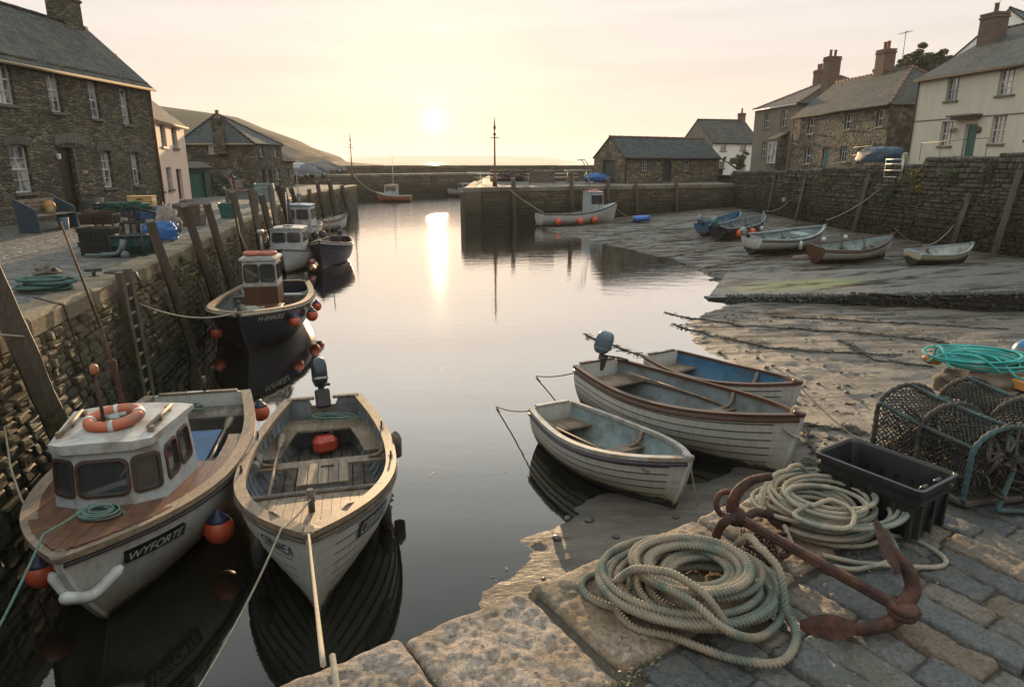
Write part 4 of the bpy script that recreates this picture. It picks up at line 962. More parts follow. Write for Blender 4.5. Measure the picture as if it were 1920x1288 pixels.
M_lapshadow = simple('lap_shadow_paint', (.10, .095, .08), .8, .4, 9, .2)  # dark colour painted in as the shadow line under each plank lap
class Boat:
    def __init__(s, name, label, bow, stern, B, D=.7, bowz=1.0, draft=.22, tw=.7, z=0, rake=.35, heel=0, group=None, s0=.45, mb=2.6, mbow=1.2, pw=2.3, cat='boat', sternz=None, trim=0):
        bow = Vector(bow[:2]); stern = Vector(stern[:2]); d = bow - stern; s.L = d.length; c = (bow + stern) / 2
        s.B, s.D, s.bz, s.dr, s.tw, s.rake, s.s0, s.mb, s.mbow, s.pw = B, D, bowz, draft, tw, rake, s0, mb, mbow, pw; s.sz = sternz or D * 1.06
        s.root = empty(name, (c.x, c.y, z), atan2(d.y, d.x), radians(heel), radians(trim), label=label, cat=cat, group=group)
        s.Mw = Matrix.Translation((c.x, c.y, z)) @ s.root.rotation_euler.to_matrix().to_4x4()
    def W(s, p): return s.Mw @ Vector(p)
    def b(s, t):
        t = np.asarray(t, float); tt = np.clip(t, 0, 1)
        a = s.tw + (1 - s.tw) * np.sin(pi / 2 * np.minimum(tt / s.s0, 1)); c = 1 - (np.maximum(0, (tt - s.s0) / (1 - s.s0))) ** s.pw
        return s.B / 2 * np.where(tt < s.s0, a, c)
    def zs(s, t): t = np.asarray(t, float); return np.where(t > .35, s.D + (s.bz - s.D) * (np.maximum(0, t - .35) / .65) ** 1.8, s.D + (s.sz - s.D) * ((.35 - t) / .35) ** 1.5)
    def zk(s, t): t = np.asarray(t, float); return -s.dr * (1 - .45 * t ** 6)
    def m(s, t): return s.mb + (s.mbow - s.mb) * np.clip((np.asarray(t) - .45) / .5, 0, 1) ** 1.2 - .5 * (1 - np.clip(np.asarray(t) / .3, 0, 1))
    def X(s, t, a): return -s.L / 2 + s.L * np.asarray(t) - s.rake * (1 - np.asarray(a)) ** 1.3 * np.asarray(t) ** 5
    def Y(s, t, a): return s.b(t) * (1 - (1 - np.clip(a, 0, 1)) ** s.m(t)) * (1 + 0 * np.asarray(a))
    def Z(s, t, a): return s.zk(t) + (s.zs(t) - s.zk(t)) * np.asarray(a) ** 1.12
    def P(s, t, a, side=1, off=0):
        t = float(t); y = float(s.Y(t, a)) + off; return Vector((float(s.X(t, a)), side * y, float(s.Z(t, a))))
    def aof(s, t, z): return np.clip((z - s.zk(t)) / (s.zs(t) - s.zk(t)), 0, 1) ** (1 / 1.12)
    def hw(s, t, z, th=.03): return max(0.0, float(s.Y(t, s.aof(t, z))) - th)
    def tx(s, x): return (x + s.L / 2) / s.L
    def hull(s, mat, planks=9, inner=None, floor=.05, n=36, lap=.012, th=.028, tmat=None, thk=.035, inner_planks=True, cut=0):
        T = 1 - (1 - np.linspace(0, 1, n)) ** 1.35
        m = MB()
        rows = []
        shadestrip = MB(); sw = .020 / (s.D + s.dr)  # strips that carry the painted shadow below the laps
        if planks:
            al = np.linspace(0, 1, planks + 1)
            for k in range(planks): rows += [(al[k], lap if k else 0), (al[k + 1] , 0)]
        else: rows = [(a, 0) for a in np.linspace(0, 1, 16)]
        fade = np.clip((1 - T) * 12, 0, 1)
        for sd in (1, -1):
            G = np.zeros((n, len(rows), 3))
            for j, (a, o) in enumerate(rows):
                G[:, j, 0] = s.X(T, a); G[:, j, 1] = sd * (s.Y(T, a) + o * fade + .012 * (1 - fade)); G[:, j, 2] = s.Z(T, a) - o * .25
            if planks:
                for k in range(planks): m.grid(G[:, 2 * k:2 * k + 2], flip=(sd < 0))
                for k in range(planks - 1):
                    m.grid(G[:, 2 * k + 1:2 * k + 3], smooth=False, flip=(sd < 0)); a_ = al[k + 1]
                    Q = np.stack([np.stack([s.X(T, q_), sd * (s.Y(T, q_) + .0025 + o_), s.Z(T, q_)], 1) for q_, o_ in ((a_ - sw, lap * sw / (al[1]) * 1.0), (a_, 0))], 1); shadestrip.grid(Q, flip=(sd < 0))
            else: m.grid(G, flip=(sd < 0))
        # keel and stem
        kp = [s.P(t, 0) + Vector((0, 0, -.015)) for t in np.linspace(0.0, 1, 12)] + [s.P(1, a) + Vector((.012, 0, 0)) for a in np.linspace(.08, 1.0, 10)]
        for a, b in zip(kp, kp[1:]): m.bar(a, b, .045, .05, up=(0, 1, 0) if abs((b - a).normalized().y) < .5 else (0, 0, 1))
        # transom
        aa = np.linspace(0, 1, 14); o = [(-s.L / 2, float(s.Y(0, a)) + .004, float(s.Z(0, a))) for a in aa]; top = o[-1]
        o2 = [(x, -y, z) for x, y, z in o[::-1]]; crown = [(top[0], y, top[2] + .05 * (1 - (y / top[1]) ** 2)) for y in np.linspace(top[1] * .8, -top[1] * .8, 6)]
        if cut: crown = [(top[0], y, top[2] - (cut if abs(y) < .16 else 0)) for y in (top[1] * .7, .2, .15, -.15, -.2, -top[1] * .7)]
        ring = o + crown + o2
        tm = MB(); kR = len(ring); V = [(x + dx, y, z) for dx in (-.012, thk) for x, y, z in ring]; f = []
        # strip triangulation across the transom
        tm.add(V, [tuple(range(kR))[::1], tuple(range(2 * kR - 1, kR - 1, -1))] + [(i, i + kR, (i + 1) % kR + kR, (i + 1) % kR) for i in range(kR)])
        s.hullo = m.build('hull', mat, s.root); (shadestrip.build('lap_shadow_strip', M_lapshadow, s.hullo) if planks else 0); tm.build('transom', tmat or mat, s.root)
        if inner:
            q = MB(); zi = floor
            for sd in (1, -1):
                nr = 12; G = np.zeros((n, nr, 3)); Ti = T.copy(); Ti = np.minimum(Ti, .985)
                for j in range(nr):
                    u = j / (nr - 1); z = (zi - .05) + (s.zs(Ti) - .01 - zi + .05) * u; a = s.aof(Ti, z)
                    lapi = .008 if (inner_planks and j % 2) else 0
                    G[:, j, 0] = s.X(Ti, a) ; G[:, j, 1] = sd * np.maximum(0, s.Y(Ti, a) - th - lapi); G[:, j, 2] = z
                q.grid(G, flip=(sd > 0))
            q.build('inner_planking', inner, s.root)
        return s
    def rail(s, mat, wi=.05, wo=.03, top=.02, bot=.035, t1=1.0, name='gunwale', dz=0, rub=None, n=44, transom=True):
        T = np.linspace(0, t1, n); m = MB()
        for sd in (1, -1):
            P = np.stack([s.X(T, 1), s.b(T), s.zs(T) + dz], 1)
            tg = np.gradient(P[:, :2], axis=0); tg /= np.linalg.norm(tg, axis=1)[:, None]; nm = np.stack([-tg[:, 1], tg[:, 0]], 1); nm *= np.sign(nm[:, 1] + 1e-9)[:, None]
            I = P.copy(); I[:, :2] -= nm * wi; O = P.copy(); O[:, :2] += nm * wo; I[:, 1] = np.maximum(I[:, 1], .0)
            ring = []
            for Q, z in ((I, top), (O, top - .004), (O, -bot), (I, -bot)): q = Q.copy(); q[:, 2] += z; q[:, 1] *= sd; ring.append(q)
            G = np.stack(ring, 1); m.grid(G, smooth=False, flip=(sd > 0), closed_j=True)
            m.add(G[0], [(0, 1, 2, 3)]); m.add(G[-1], [(3, 2, 1, 0)])
        if transom: y = float(s.b(0)); z = float(s.zs(0)) + dz
        if transom: m.box((-s.L / 2 + .012, 0, z + .02 + .012), (.075, 2 * y * .78, .03), ch=.008)
        if t1 >= 1: p = s.P(1, 1); m.box((p.x - .03, 0, p.z + .005), (.14, .09, .07), ch=.015)
        o = m.build(name, mat, s.root)
        if rub:
            m = MB(); T = np.linspace(0, 1, n)
            for sd in (1, -1):
                pts = [(float(s.X(t, .93)), sd * (float(s.Y(t, .93)) + .018), float(s.zs(t)) - .075) for t in T]
                m.tube(pts, .024, 6)
            m.build('rubbing_strake', rub, s.root)
        return o
    def floor(s, mat, z=.05, t0=.02, t1=.82, nl=7, gap=.012, thk=.02, name='floorboards'):
        m = MB(); T = np.linspace(t0, t1, 26); hwm = max(s.hw(t, z, .03) for t in T); wl = 2 * hwm / nl
        for i in range(nl):
            y0 = -hwm + i * wl + gap / 2; y1 = y0 + wl - gap; pr = None
            for t in T:
                w_ = s.hw(t, z, .03); a, b = max(y0, -w_), min(y1, w_)
                if b - a < .02: pr = None; continue
                x = float(s.X(t, s.aof(t, z)))
                if pr: m.hexa([(pr[0], pr[1], z - thk), (x, a, z - thk), (x, b, z - thk), (pr[0], pr[2], z - thk)], [(pr[0], pr[1], z), (x, a, z), (x, b, z), (pr[0], pr[2], z)])
                pr = (x, a, b)
        m.build(name, mat, s.root)
    def slab(s, t0, t1, z, thk=.03, inset=.03, n=6, m=None, ylim=None):
        m = m or MB(); T = np.linspace(t0, t1, n); 
        for a, b in zip(T, T[1:]):
            wa, wb = s.hw(a, z, inset), s.hw(b, z, inset)
            if ylim: wa, wb = min(wa, ylim), min(wb, ylim)
            xa, xb = -s.L / 2 + s.L * a, -s.L / 2 + s.L * b
            m.hexa([(xa, -wa, z - thk), (xb, -wb, z - thk), (xb, wb, z - thk), (xa, wa, z - thk)], [(xa, -wa, z), (xb, -wb, z), (xb, wb, z), (xa, wa, z)])
        return m
    def thwart(s, t, wd, z, mat, knees=True, name='thwart'):
        dt = wd / s.L; m = s.slab(t - dt / 2, t + dt / 2, z, .03, .02, 2); o = m.build(name, mat, s.root)
        if knees:
            x = -s.L / 2 + s.L * t
            for sd in (1, -1):
                k = MB()
                w_ = s.hw(t, z, .02); wt = s.hw(t, float(s.zs(t)) - .03, .03); zt = float(s.zs(t)) - .02
                pts = [(x, sd * (w_ - .22), z + .012), (x, sd * (w_ - .10), z + .03), (x, sd * (w_ - .035), z + .09), (x, sd * (wt - .03), zt)]
                k.tube(pts, [.018, .028, .034, .026], 6); k.build('knee', mat, s.root)
        return o
    def ribs(s, mat, z0=.06, t0=.08, t1=.85, n=14, r=.012):
        for t in np.linspace(t0, t1, n):
            for sd in (1, -1):
                pts = []; m = MB()
                for u in np.linspace(0, 1, 7):
                    z = z0 + (float(s.zs(t)) - .03 - z0) * u; a = float(s.aof(t, z)); pts.append((float(s.X(t, a)), sd * (float(s.Y(t, a)) - .036), z))
                m.tube(pts, r, 5); m.build('rib', mat, s.root)
    def deck(s, mat, t0, dz=-.02, camber=.03, name='foredeck', n=56, plank=.09, thk=.02, t1=.99):
        m = MB(); wm = float(s.b(t0)); nl = max(4, int(2 * wm / plank)); T = np.linspace(t0, t1, n)
        for i in range(nl):
            y0 = -wm + 2 * wm * i / nl + .002; y1 = -wm + 2 * wm * (i + 1) / nl - .002; pr = None
            for t in T:
                w_ = max(0, float(s.b(t)) - .03); a, b = max(y0, -w_), min(y1, w_)
                if b - a < .004: pr = None; continue
                x = float(s.X(t, 1)); z = float(s.zs(t)) + dz; zc = lambda y: z + camber * (1 - (y / wm) ** 2)
                cur = (x, a, b, zc(a), zc(b))
                if pr: m.hexa([(pr[0], pr[1], pr[3] - thk), (x, a, cur[3] - thk), (x, b, cur[4] - thk), (pr[0], pr[2], pr[4] - thk)], [(pr[0], pr[1], pr[3]), (x, a, cur[3]), (x, b, cur[4]), (pr[0], pr[2], pr[4])])
                pr = cur
        return m.build(name, mat, s.root)
    def bulkhead(s, t, zb, mat, zt=None, name='bulkhead'):
        m = MB(); x = -s.L / 2 + s.L * t; zt = zt if zt is not None else float(s.zs(t)) - .02; V = []
        zz = np.linspace(zb, zt, 8); q = [(s.hw(t, z, .02), z) for z in zz]
        ring = [(y, z) for y, z in q] + [(-y, z) for y, z in q[::-1]]; k = len(ring)
        m.add([(x + d, y, z) for d in (-.012, .012) for y, z in ring], [tuple(range(k))[::-1], tuple(range(k, 2 * k))] + [(i, (i + 1) % k, (i + 1) % k + k, i + k) for i in range(k)])
        return m.build(name, mat, s.root)
    def lettering(s, txt, t0, t1, side, a0, a1, mat, plate=None, slant=.25, name='name_board'):
        cu = bpy.data.curves.new('lettering', 'FONT'); cu.body = txt; cu.shear = slant; cu.space_character = 1.0
        o = bpy.data.objects.new('lettering_tmp', cu); C.objects.link(o); dg = bpy.context.evaluated_depsgraph_get(); me = bpy.data.meshes.new_from_object(o.evaluated_get(dg)); C.objects.unlink(o); bpy.data.objects.remove(o)
        co = np.array([v.co[:] for v in me.vertices]); mn, mxx = co.min(0), co.max(0)
        def onh(u, v_, off):
            # u in 0..1 reading direction; seen from outside the starboard side reads bow at the right
            t = t0 + (t1 - t0) * (u if side < 0 else 1 - u); a = a0 + (a1 - a0) * v_
            p = s.P(t, a, side); e = 1e-3; q1 = s.P(min(t + e, 1), a, side) - s.P(t - e, a, side); q2 = s.P(t, a + e, side) - s.P(t, a - e, side); n_ = q1.cross(q2).normalized()
            if n_.y * side < 0: n_ = -n_
            return p + n_ * off
        par = s.root
        if plate:
            G = np.array([[onh(u, v_, .022)[:] for v_ in (-.25, 0, .5, 1, 1.25)] for u in np.linspace(-.06, 1.06, 14)]); m = MB(); m.grid(G, flip=(side > 0))
            G2 = np.array([[onh(u, v_, .0)[:] for v_ in (-.25, 0, .5, 1, 1.25)] for u in np.linspace(-.06, 1.06, 14)]); m.grid(G2, flip=(side < 0)); par = m.build(name, plate, s.root)
        for v in me.vertices: u = (v.co.x - mn[0]) / (mxx[0] - mn[0]); w_ = (v.co.y - mn[1]) / (mxx[1] - mn[1]); v.co = onh(u, w_, .026 if plate else .016)
        me.materials.clear(); me.materials.append(mat); t = bpy.data.objects.new('lettering', me); C.objects.link(t); t.parent = par
    def outboard(s, tilt=35, yoff=0, col=None, sc=1.0, yaw=0):
        z = float(s.zs(0)); M = Matrix.Translation((-s.L / 2 - .05, yoff, z - .02)) @ Matrix.Rotation(radians(yaw), 4, 'Z') @ Matrix.Rotation(radians(-tilt), 4, 'Y') @ Matrix.Scale(sc, 4)
        M3 = M.to_3x3(); T = lambda p: M @ Vector(p)
        q = MB(); q.tube([T((0, 0, .18)), T((0, 0, -.55))], .045 * sc, 8); q.bar(T((-.02, 0, -.50)), T((-.16, 0, -.66)), .03 * sc, .14 * sc); q.tube([T((.10, 0, -.62)), T((-.16, 0, -.62))], [.045 * sc, .03 * sc], 8)
        for i in range(3): a = i * 2 * pi / 3; q.bar(T((-.17, 0, -.62)), T((-.17, .10 * cos(a), -.62 + .10 * sin(a))), .06 * sc, .012, up=(1, 0, 0))
        q.box(T((.05, 0, .0)), (.12 * sc, .2 * sc, .26 * sc), M3.normalized(), .02); q.tube([T((.05, 0, .14)), T((.35, .03, .18)), T((.50, .05, .17))], [.016, .016, .022], 7)
        o = q.build('outboard_motor', M_iron, s.root)
        c = MB(); G = []
        for z_, l_, w_, dx in ((.17, .17, .13, .0), (.20, .24, .17, .0), (.26, .30, .20, .01), (.36, .32, .205, .02), (.46, .31, .20, .03), (.53, .27, .175, .035), (.57, .20, .13, .035), (.585, .10, .06, .03)): G.append([tuple(M @ Vector((x_ + dx - .02, y_, z_))) for x_, y_ in roundrect(l_, w_, min(l_, w_) * .36, 3)])
        c.grid(np.array(G), closed_j=True); c.add(G[-1], [tuple(range(16))]); c.add(G[0], [tuple(range(16))[::-1]]); q_ = c.build('cowling', col or M_black, o)
        c = MB(); G = [[tuple(M @ Vector((x_ + .0, y_, z_))) for x_, y_ in roundrect(.325, .212, .07, 3)] for z_ in (.27, .30)]; c.grid(np.array(G), closed_j=True, smooth=False); c.build('trim', M_metal if col else M_black, q_)
        return o

class RoundFrame:
    pass
def roundrect(w, h, r, n=4):
    P = []
    for cx, cy, a0 in ((w / 2 - r, h / 2 - r, 0), (-w / 2 + r, h / 2 - r, pi / 2), (-w / 2 + r, -h / 2 + r, pi), (w / 2 - r, -h / 2 + r, 3 * pi / 2)):
        for i in range(n + 1): a = a0 + pi / 2 * i / n; P.append((cx + r * cos(a), cy + r * sin(a)))
    return P
def wheelhouse(boat, base, top, z0, z1, wins, mat, rmat, over=.08, roof_th=.05, camber=.04, rim=M_black, pane=None, glassin=None, lower=None, lowz=None, back=True, name='wheelhouse'):
    """base/top: rings of (x,y) corner points (counter-clockwise); wins[i]: list of (u0,u1,v0,v1) on wall i"""
    pane = pane or M_glass; k = len(base); Bp = [Vector((x, y, z0)) for x, y in base]; Tp = [Vector((x, y, z1)) for x, y in top]
    wl = MB(); ctr = sum(Bp, Vector()) / k; root = None; wlist = []
    lw = MB()
    for i in range(k):
        if not back and i == k - 1: continue
        a, b, c, d = Bp[i], Bp[(i + 1) % k], Tp[(i + 1) % k], Tp[i]
        def pt(u, v, o=0): p = (a.lerp(b, u)).lerp(d.lerp(c, u), v); return p + nrm_ * o
        nrm_ = (b - a).cross(d - a).normalized()
        if nrm_.dot(a - ctr) < 0: nrm_ = -nrm_
        W_ = (b - a).length; H_ = (d - a).length; hs = wins[i] if i < len(wins) else []
        us = sorted({0, 1} | {x for h in hs for x in h[:2]}); vs = sorted({0, 1} | {x for h in hs for x in h[2:4]} | ({lowz} if lowz else set()))
        for u0, u1 in zip(us, us[1:]):
            for v0, v1 in zip(vs, vs[1:]):
                if any(h[0] < (u0 + u1) / 2 < h[1] and h[2] < (v0 + v1) / 2 < h[3] for h in hs): continue
                tgt = lw if (lowz and v1 <= lowz + 1e-6) else wl
                o1, o2 = 0, -.035
                q = [pt(u0, v0), pt(u1, v0), pt(u1, v1), pt(u0, v1)]; q2 = [p - nrm_ * .035 for p in q]
                tgt.hexa([q2[0], q2[1], q[1], q[0]], [q2[3], q2[2], q[2], q[3]])
        for h in hs:
            uc, vc = (h[0] + h[1]) / 2, (h[2] + h[3]) / 2; ww, hh = (h[1] - h[0]) * W_, (h[3] - h[2]) * H_
            ex = (pt(h[1], vc) - pt(h[0], vc)).normalized(); ey = (pt(uc, h[3]) - pt(uc, h[2])).normalized(); cc = pt(uc, vc)
            ins = roundrect(ww - .02, hh - .02, min(ww, hh) * .2, 4); mid = roundrect(ww + .035, hh + .035, min(ww, hh) * .24, 4)
            outr = [(x / max(1e-6, 1) , y) for x, y in mid]
            fr = MB(); V = []
            for ring, o in ((ins, -.02), (ins, .018), (mid, .014), (mid, -.002)): V.append([tuple(cc + ex * x + ey * y + nrm_ * o) for x, y in ring])
            G = np.array(V).transpose(1, 0, 2); G = np.concatenate([G, G[:1]], 0); fr.grid(G, smooth=False, flip=True)
            # corner fillets behind the rim so that the square hole never shows
            sq = [(sx * ww / 2 * 1.0, sy * hh / 2) for sx, sy in ((1, 1), (-1, 1), (-1, -1), (1, -1))]; n4 = len(ins) // 4
            for qd in range(4):
                arc = ins[qd * n4:(qd + 1) * n4]; P_ = [cc + ex * x + ey * y + nrm_ * .0 for x, y in arc]; S_ = cc + ex * sq[qd][0] + ey * sq[qd][1]
                fr.add([tuple(S_)] + [tuple(p) for p in P_], [(0, j + 1, j + 2) for j in range(len(P_) - 1)])
            wlist.append((fr, [tuple(cc + ex * x + ey * y - nrm_ * .015) for x, y in ins]))
    root = wl.build(name, mat, boat.root)
    if lowz: lw.build('lower_panelling', lower, root)
    for fr, g in wlist:
        f = fr.build('window', rim, boat.root); m = MB(); m.add(g, [tuple(range(len(g)))]); m.build('pane', pane, f)
    rf = MB(); cx = sum(p.x for p in Tp) / k; cy = sum(p.y for p in Tp) / k
    ring = []
    for p in Tp: d_ = Vector((p.x - cx, p.y - cy, 0)); ring.append(Vector((p.x, p.y, z1)) + d_.normalized() * over)
    ns = 9; yy = [p.y for p in ring]; y0, y1 = min(yy), max(yy)
    # cambered roof as strips across
    def xr(y):
        xs_ = []
        for i in range(k):
            p, q = ring[i], ring[(i + 1) % k]
            if (p.y - y) * (q.y - y) <= 1e-9 and abs(p.y - q.y) > 1e-6: t = (y - p.y) / (q.y - p.y); xs_.append(p.x + (q.x - p.x) * t)
        return min(xs_), max(xs_)
    G1 = []; G2 = []
    for y in np.linspace(y0 + 1e-4, y1 - 1e-4, ns):
        a, b = xr(y); zc = z1 + roof_th + camber * (1 - (2 * (y - (y0 + y1) / 2) / (y1 - y0)) ** 2); G1.append([(a, y, zc), (b, y, zc)]); G2.append([(a, y, z1 - .0), (b, y, z1)])
    rf.grid(np.array(G1), flip=False, smooth=False); rf.grid(np.array(G2), flip=True, smooth=False)
    for i in range(ns - 1):
        for e in (0, 1): rf.add([G1[i][e], G1[i + 1][e], G2[i + 1][e], G2[i][e]], [(0, 1, 2, 3)])
    for e in (0, -1): rf.add([G1[e][0], G1[e][1], G2[e][1], G2[e][0]], [(0, 1, 2, 3)])
    return root, rf.build('roof', rmat, boat.root)

def rope(name, pts, r, mat, label, cat='rope', sag=0, n=24, group=None, twist=True, parent=None):
    P = []
    for a, b in zip(pts, pts[1:]):
        a = Vector(a); b = Vector(b)
        for i in range(n): t = i / n; p = a.lerp(b, t); p.z -= sag * 4 * t * (1 - t) * ((b - a).length if sag < .3 else 1); P.append(p)
    P.append(Vector(pts[-1])); m = MB(); m.tube(P, r, 6)
    o = m.build(name, mat, parent)
    if not parent: tag(o, label, cat, group)
    return o
def buoy(p, r, label, cap=True, mat=None, group='orange mooring buoys hung as fenders', name='buoy_fender', tilt=0):
    o = MB(); o.sphere((0, 0, 0), r, 18, 12, (1, 1, 1.06)); b = o.build(name, mat or M_orange); b.location = p; b.rotation_euler = (tilt, tilt * .5, 0); tag(b, label, 'buoy', group)
    if cap: q = MB(); q.lathe([(r * .78, r * .70), (r * .60, r * .88), (r * .30, r * 1.15), (r * .22, r * 1.42), (.001, r * 1.45)], (0, 0, 0), 14); q.build('cap', M_navycap, b)
    return b
def coil(name, c, rx, ry, turns, r, mat, label, seed=1, h=.1, ang=0, inner=.45, twist=0, prof=None, step=.02, cat='rope', jitter=.12, extra=None, tilt=None, n=6, group=None):
    R = random.Random(seed); K = int(turns) + 3; ks = [R.uniform(-1, 1) for _ in range(K)]; cx = [R.gauss(0, 1) for _ in range(K * 2)]; cy = [R.gauss(0, 1) for _ in range(K * 2)]; rr = [R.uniform(inner, 1) for _ in range(K * 2)]
    per = 2 * pi * (rx + ry) / 2 * (1 + inner) / 2; N = int(turns * per / step); T = np.linspace(0, turns, N)
    def sm(a, t, f=1.0): return np.interp(t * f, np.arange(len(a)), a)
    ph = T * 2 * pi + ang; rad = sm(rr, T * 1.3 % (len(rr) - 1)); rad = rad * (1 - .10 * T / turns)
    x = rx * rad * np.cos(ph) + jitter * rx * sm(cx, T * 1.0); y = ry * rad * np.sin(ph) + jitter * ry * sm(cy, T * 1.0)
    z = r + h * (T / turns) * (1 - .0 * rad) + .25 * r * np.sin(ph * 1.7 + T) + np.maximum(0, (1 - rad)) * -.0
    z = np.maximum(z, r * .9)
    P = np.stack([x, y, z], 1); 
    if extra: P = np.concatenate([np.array(extra[0]), P, np.array(extra[1])]) if len(extra) > 1 else np.concatenate([P, np.array(extra[0])])
    m = MB(); m.tube(P, r, n, prof=prof, twist=twist); o = m.build(name, mat); o.location = c; tag(o, label, cat, group)
    if tilt: o.rotation_euler = tilt
    return o
STR = [1 + .0 for _ in range(9)]
# ------------------------------------------------------------------ the moored boats
W_lo = (.16, .145, .10)
P_white = hullpaint('white_hull', (.43, .43, .40), (.20, .17, .10), .10)
P_whiteg = hullpaint('white_weathered_hull', (.40, .40, .37), (.21, .18, .11), .14)
P_navy = hullpaint('navy_hull', (.012, .013, .026), (.02, .018, .016), .0, .3, (.03, .028, .03), (.05, .045, .035))
P_purple = hullpaint('dark_plum_hull', (.022, .014, .030), (.02, .018, .016), .0, .35, (.04, .03, .03), (.3, .3, .28))
P_blue = hullpaint('blue_hull', (.03, .10, .20), (.05, .06, .05), .0, .45, (.05, .06, .06))
P_redor = hullpaint('orange_brown_hull', (.28, .085, .035), (.12, .05, .03), .1, .5)
M_roofw = simple('grimy_white_roof', (.45, .44, .41), .55, .12, 4, .2, dirt=(.20, .165, .12))
M_cabw = simple('cabin_white_paint', (.40, .43, .43), .5, .10, 5, .15, dirt=(.24, .20, .15))
M_letw = simple('pale_lettering', (.6, .6, .55), .6, .1, 5, 0); M_plateb = simple('black_name_board', (.012, .012, .012), .5, .1, 5, 0)
M_boxw = simple('plywood_box', (.20, .15, .10), .7, .3, 6, .2)

# 1: white cabin boat in front of the left wall
b1 = Boat('cabin_boat', 'white wooden cabin boat with orange lifebuoy on its roof moored nearest in the left corner', (-3.58, 4.62), (-4.50, 9.05), 1.92, D=.74, bowz=.98, draft=.3, tw=.70, rake=.80, pw=2.6, s0=.42, mbow=1.1)
b1.hull(P_white, 0, M_inner, .1, lap=0); b1.rail(M_oakpale, .10, .035, .03, .03, rub=M_iron); b1.floor(M_oakgrey, .12, .03, .45, 9)
fd = b1.deck(M_deckred, .53, dz=-.0, camber=.05, plank=.11)
b1.bulkhead(.53, 0, M_cabw)
# side decks
for sd in (1, -1):
    m = MB()
    for a, b in zip(np.linspace(.34, .53, 6)[:-1], np.linspace(.34, .53, 6)[1:]):
        pa = (-b1.L / 2 + b1.L * a); pb = (-b1.L / 2 + b1.L * b); ya, yb = float(b1.b(a)) - .02, float(b1.b(b)) - .02; z = float(b1.zs(a)) + .005
        if pb - pa < .01: continue
        v0, v1 = sd * (ya - .24), sd * (yb - .24)
        q = [(pa, v0, z), (pb, v1, z), (pb, sd * yb, z), (pa, sd * ya, z)]; m.plate(q, .025)
    m.build('side_deck', M_oakpale, b1.root)
Lh = b1.L / 2
xb, xf = -Lh + b1.L * .565, -Lh + b1.L * .775
zz0, zz1 = .78, 1.44
base = [(xb, -.58), (xf - .13, -.49), (xf + .03, -.24), (xf + .03, .24), (xf - .13, .49), (xb, .58)]
topr = [(xb - .03, -.52), (xf - .20, -.46), (xf - .06, -.23), (xf - .06, .23), (xf - .20, .46), (xb - .03, .52)]
wh, rf = wheelhouse(b1, base, topr, zz0, zz1, [[(.12, .46, .34, .84), (.54, .88, .34, .84)], [(.12, .88, .34, .84)], [(.06, .94, .34, .84)], [(.12, .88, .34, .84)], [(.12, .46, .34, .84), (.54, .88, .34, .84)], []], M_cabw, M_roofw, over=.09, camber=.05, rim=simple('brown_window_rubber', (.055, .03, .022), .5), back=False)
m = MB()
for sd in (1, -1): m = MB(); m.tube([(xb + .1, sd * .42, zz1 + .12), (xb + .70, sd * .37, zz1 + .12)], .022, 6); [m.box((xb + x_, sd * .395, zz1 + .08), (.06, .05, .1)) for x_ in (.14, .42, .70)]; m.build('roof_handrail', M_oakpale, b1.root)
m = MB(); m.tube([(xf - .30, -.02, zz1 + .05), (xf - .30, -.03, zz1 + .66)], [.020, .014], 8); m.box((xf - .30, -.02, zz1 + .07), (.12, .22, .06), ch=.02); m.build('mast', M_rust, b1.root)
m = MB(); m.lathe([(.028, 0), (.036, .02), (.036, .07), (.022, .09), (.001, .10)], (xf - .30, -.03, zz1 + .66), 12); m.build('mast_light', simple('dull_orange_lamp', (.35, .12, .05), .5), b1.root)
m = MB(); m.tube([(xb + .08, -.02, zz1), (xb + .04, -.10, zz1 + .6), (xb + .0, -.16, zz1 + .95)], [.024, .020, .018], 8); m.tube([(xb + .0, -.16, zz1 + .95), (xb - .15, -.42, zz1 + 2.0)], [.014, .009], 6); m.box((xb + .04, -.10, zz1 + .55), (.05, .09, .16), ch=.02); m.build('whip_aerial', M_rust, b1.root)

m = b1.slab(.02, .12, .62, .03); m.build('stern_seat', M_oakgrey, b1.root)
m = MB(); m.box((-Lh + 1.45, .12, .32), (1.05, .66, .46), ch=.02); m.box((-Lh + 1.45, .12, .56), (1.09, .7, .025)); m.build('engine_box', simple('blue_paint', (.02, .085, .20), .5, .3, 5, .1, dirt=(.03, .05, .08)), b1.root)
b1.thwart(.42, .2, .56, M_oakgrey, False)
m = MB(); m.tube([(-Lh + .05, .1, .85), (-Lh + .05, .1, 1.06)], .028, 8); m.build('samson_post', M_iron, b1.root)
b1.lettering('WYFORTE', .79, .905, 1, .765, .835, M_letw, M_plateb)
m = MB(); pf = [b1.P(.90, .80, sd_, .05) + Vector((.0, 0, -.05)) for sd_ in (1, 1, -1, -1)]
pts = [b1.P(.90, .84, 1, .05), b1.P(.945, .70, 1, .06), b1.P(.99, .60, 1, .05) + Vector((.04, 0, 0)), Vector((Lh - .02, 0, .62)), b1.P(.99, .60, -1, .05) + Vector((.04, 0, 0)), b1.P(.945, .70, -1, .06), b1.P(.90, .84, -1, .05)]
sp = []
for i in range(len(pts) - 1):
    p0, p1, p2, p3 = pts[max(0, i - 1)], pts[i], pts[i + 1], pts[min(len(pts) - 1, i + 2)]
    for k in range(6): t = k / 6; sp.append(.5 * ((2 * p1) + (p2 - p0) * t + (2 * p0 - 5 * p1 + 4 * p2 - p3) * t * t + (3 * p1 - p0 - 3 * p2 + p3) * t ** 3))
m = MB(); m.tube(sp[4:-3], [.02] + [.050] * (len(sp) - 9) + [.02], 12); tag(m.build('bow_fender', M_white), 'fat white rope fender slung round the stem of the lifebuoy boat', 'fender'); bpy.data.objects['bow_fender'].matrix_world = b1.Mw
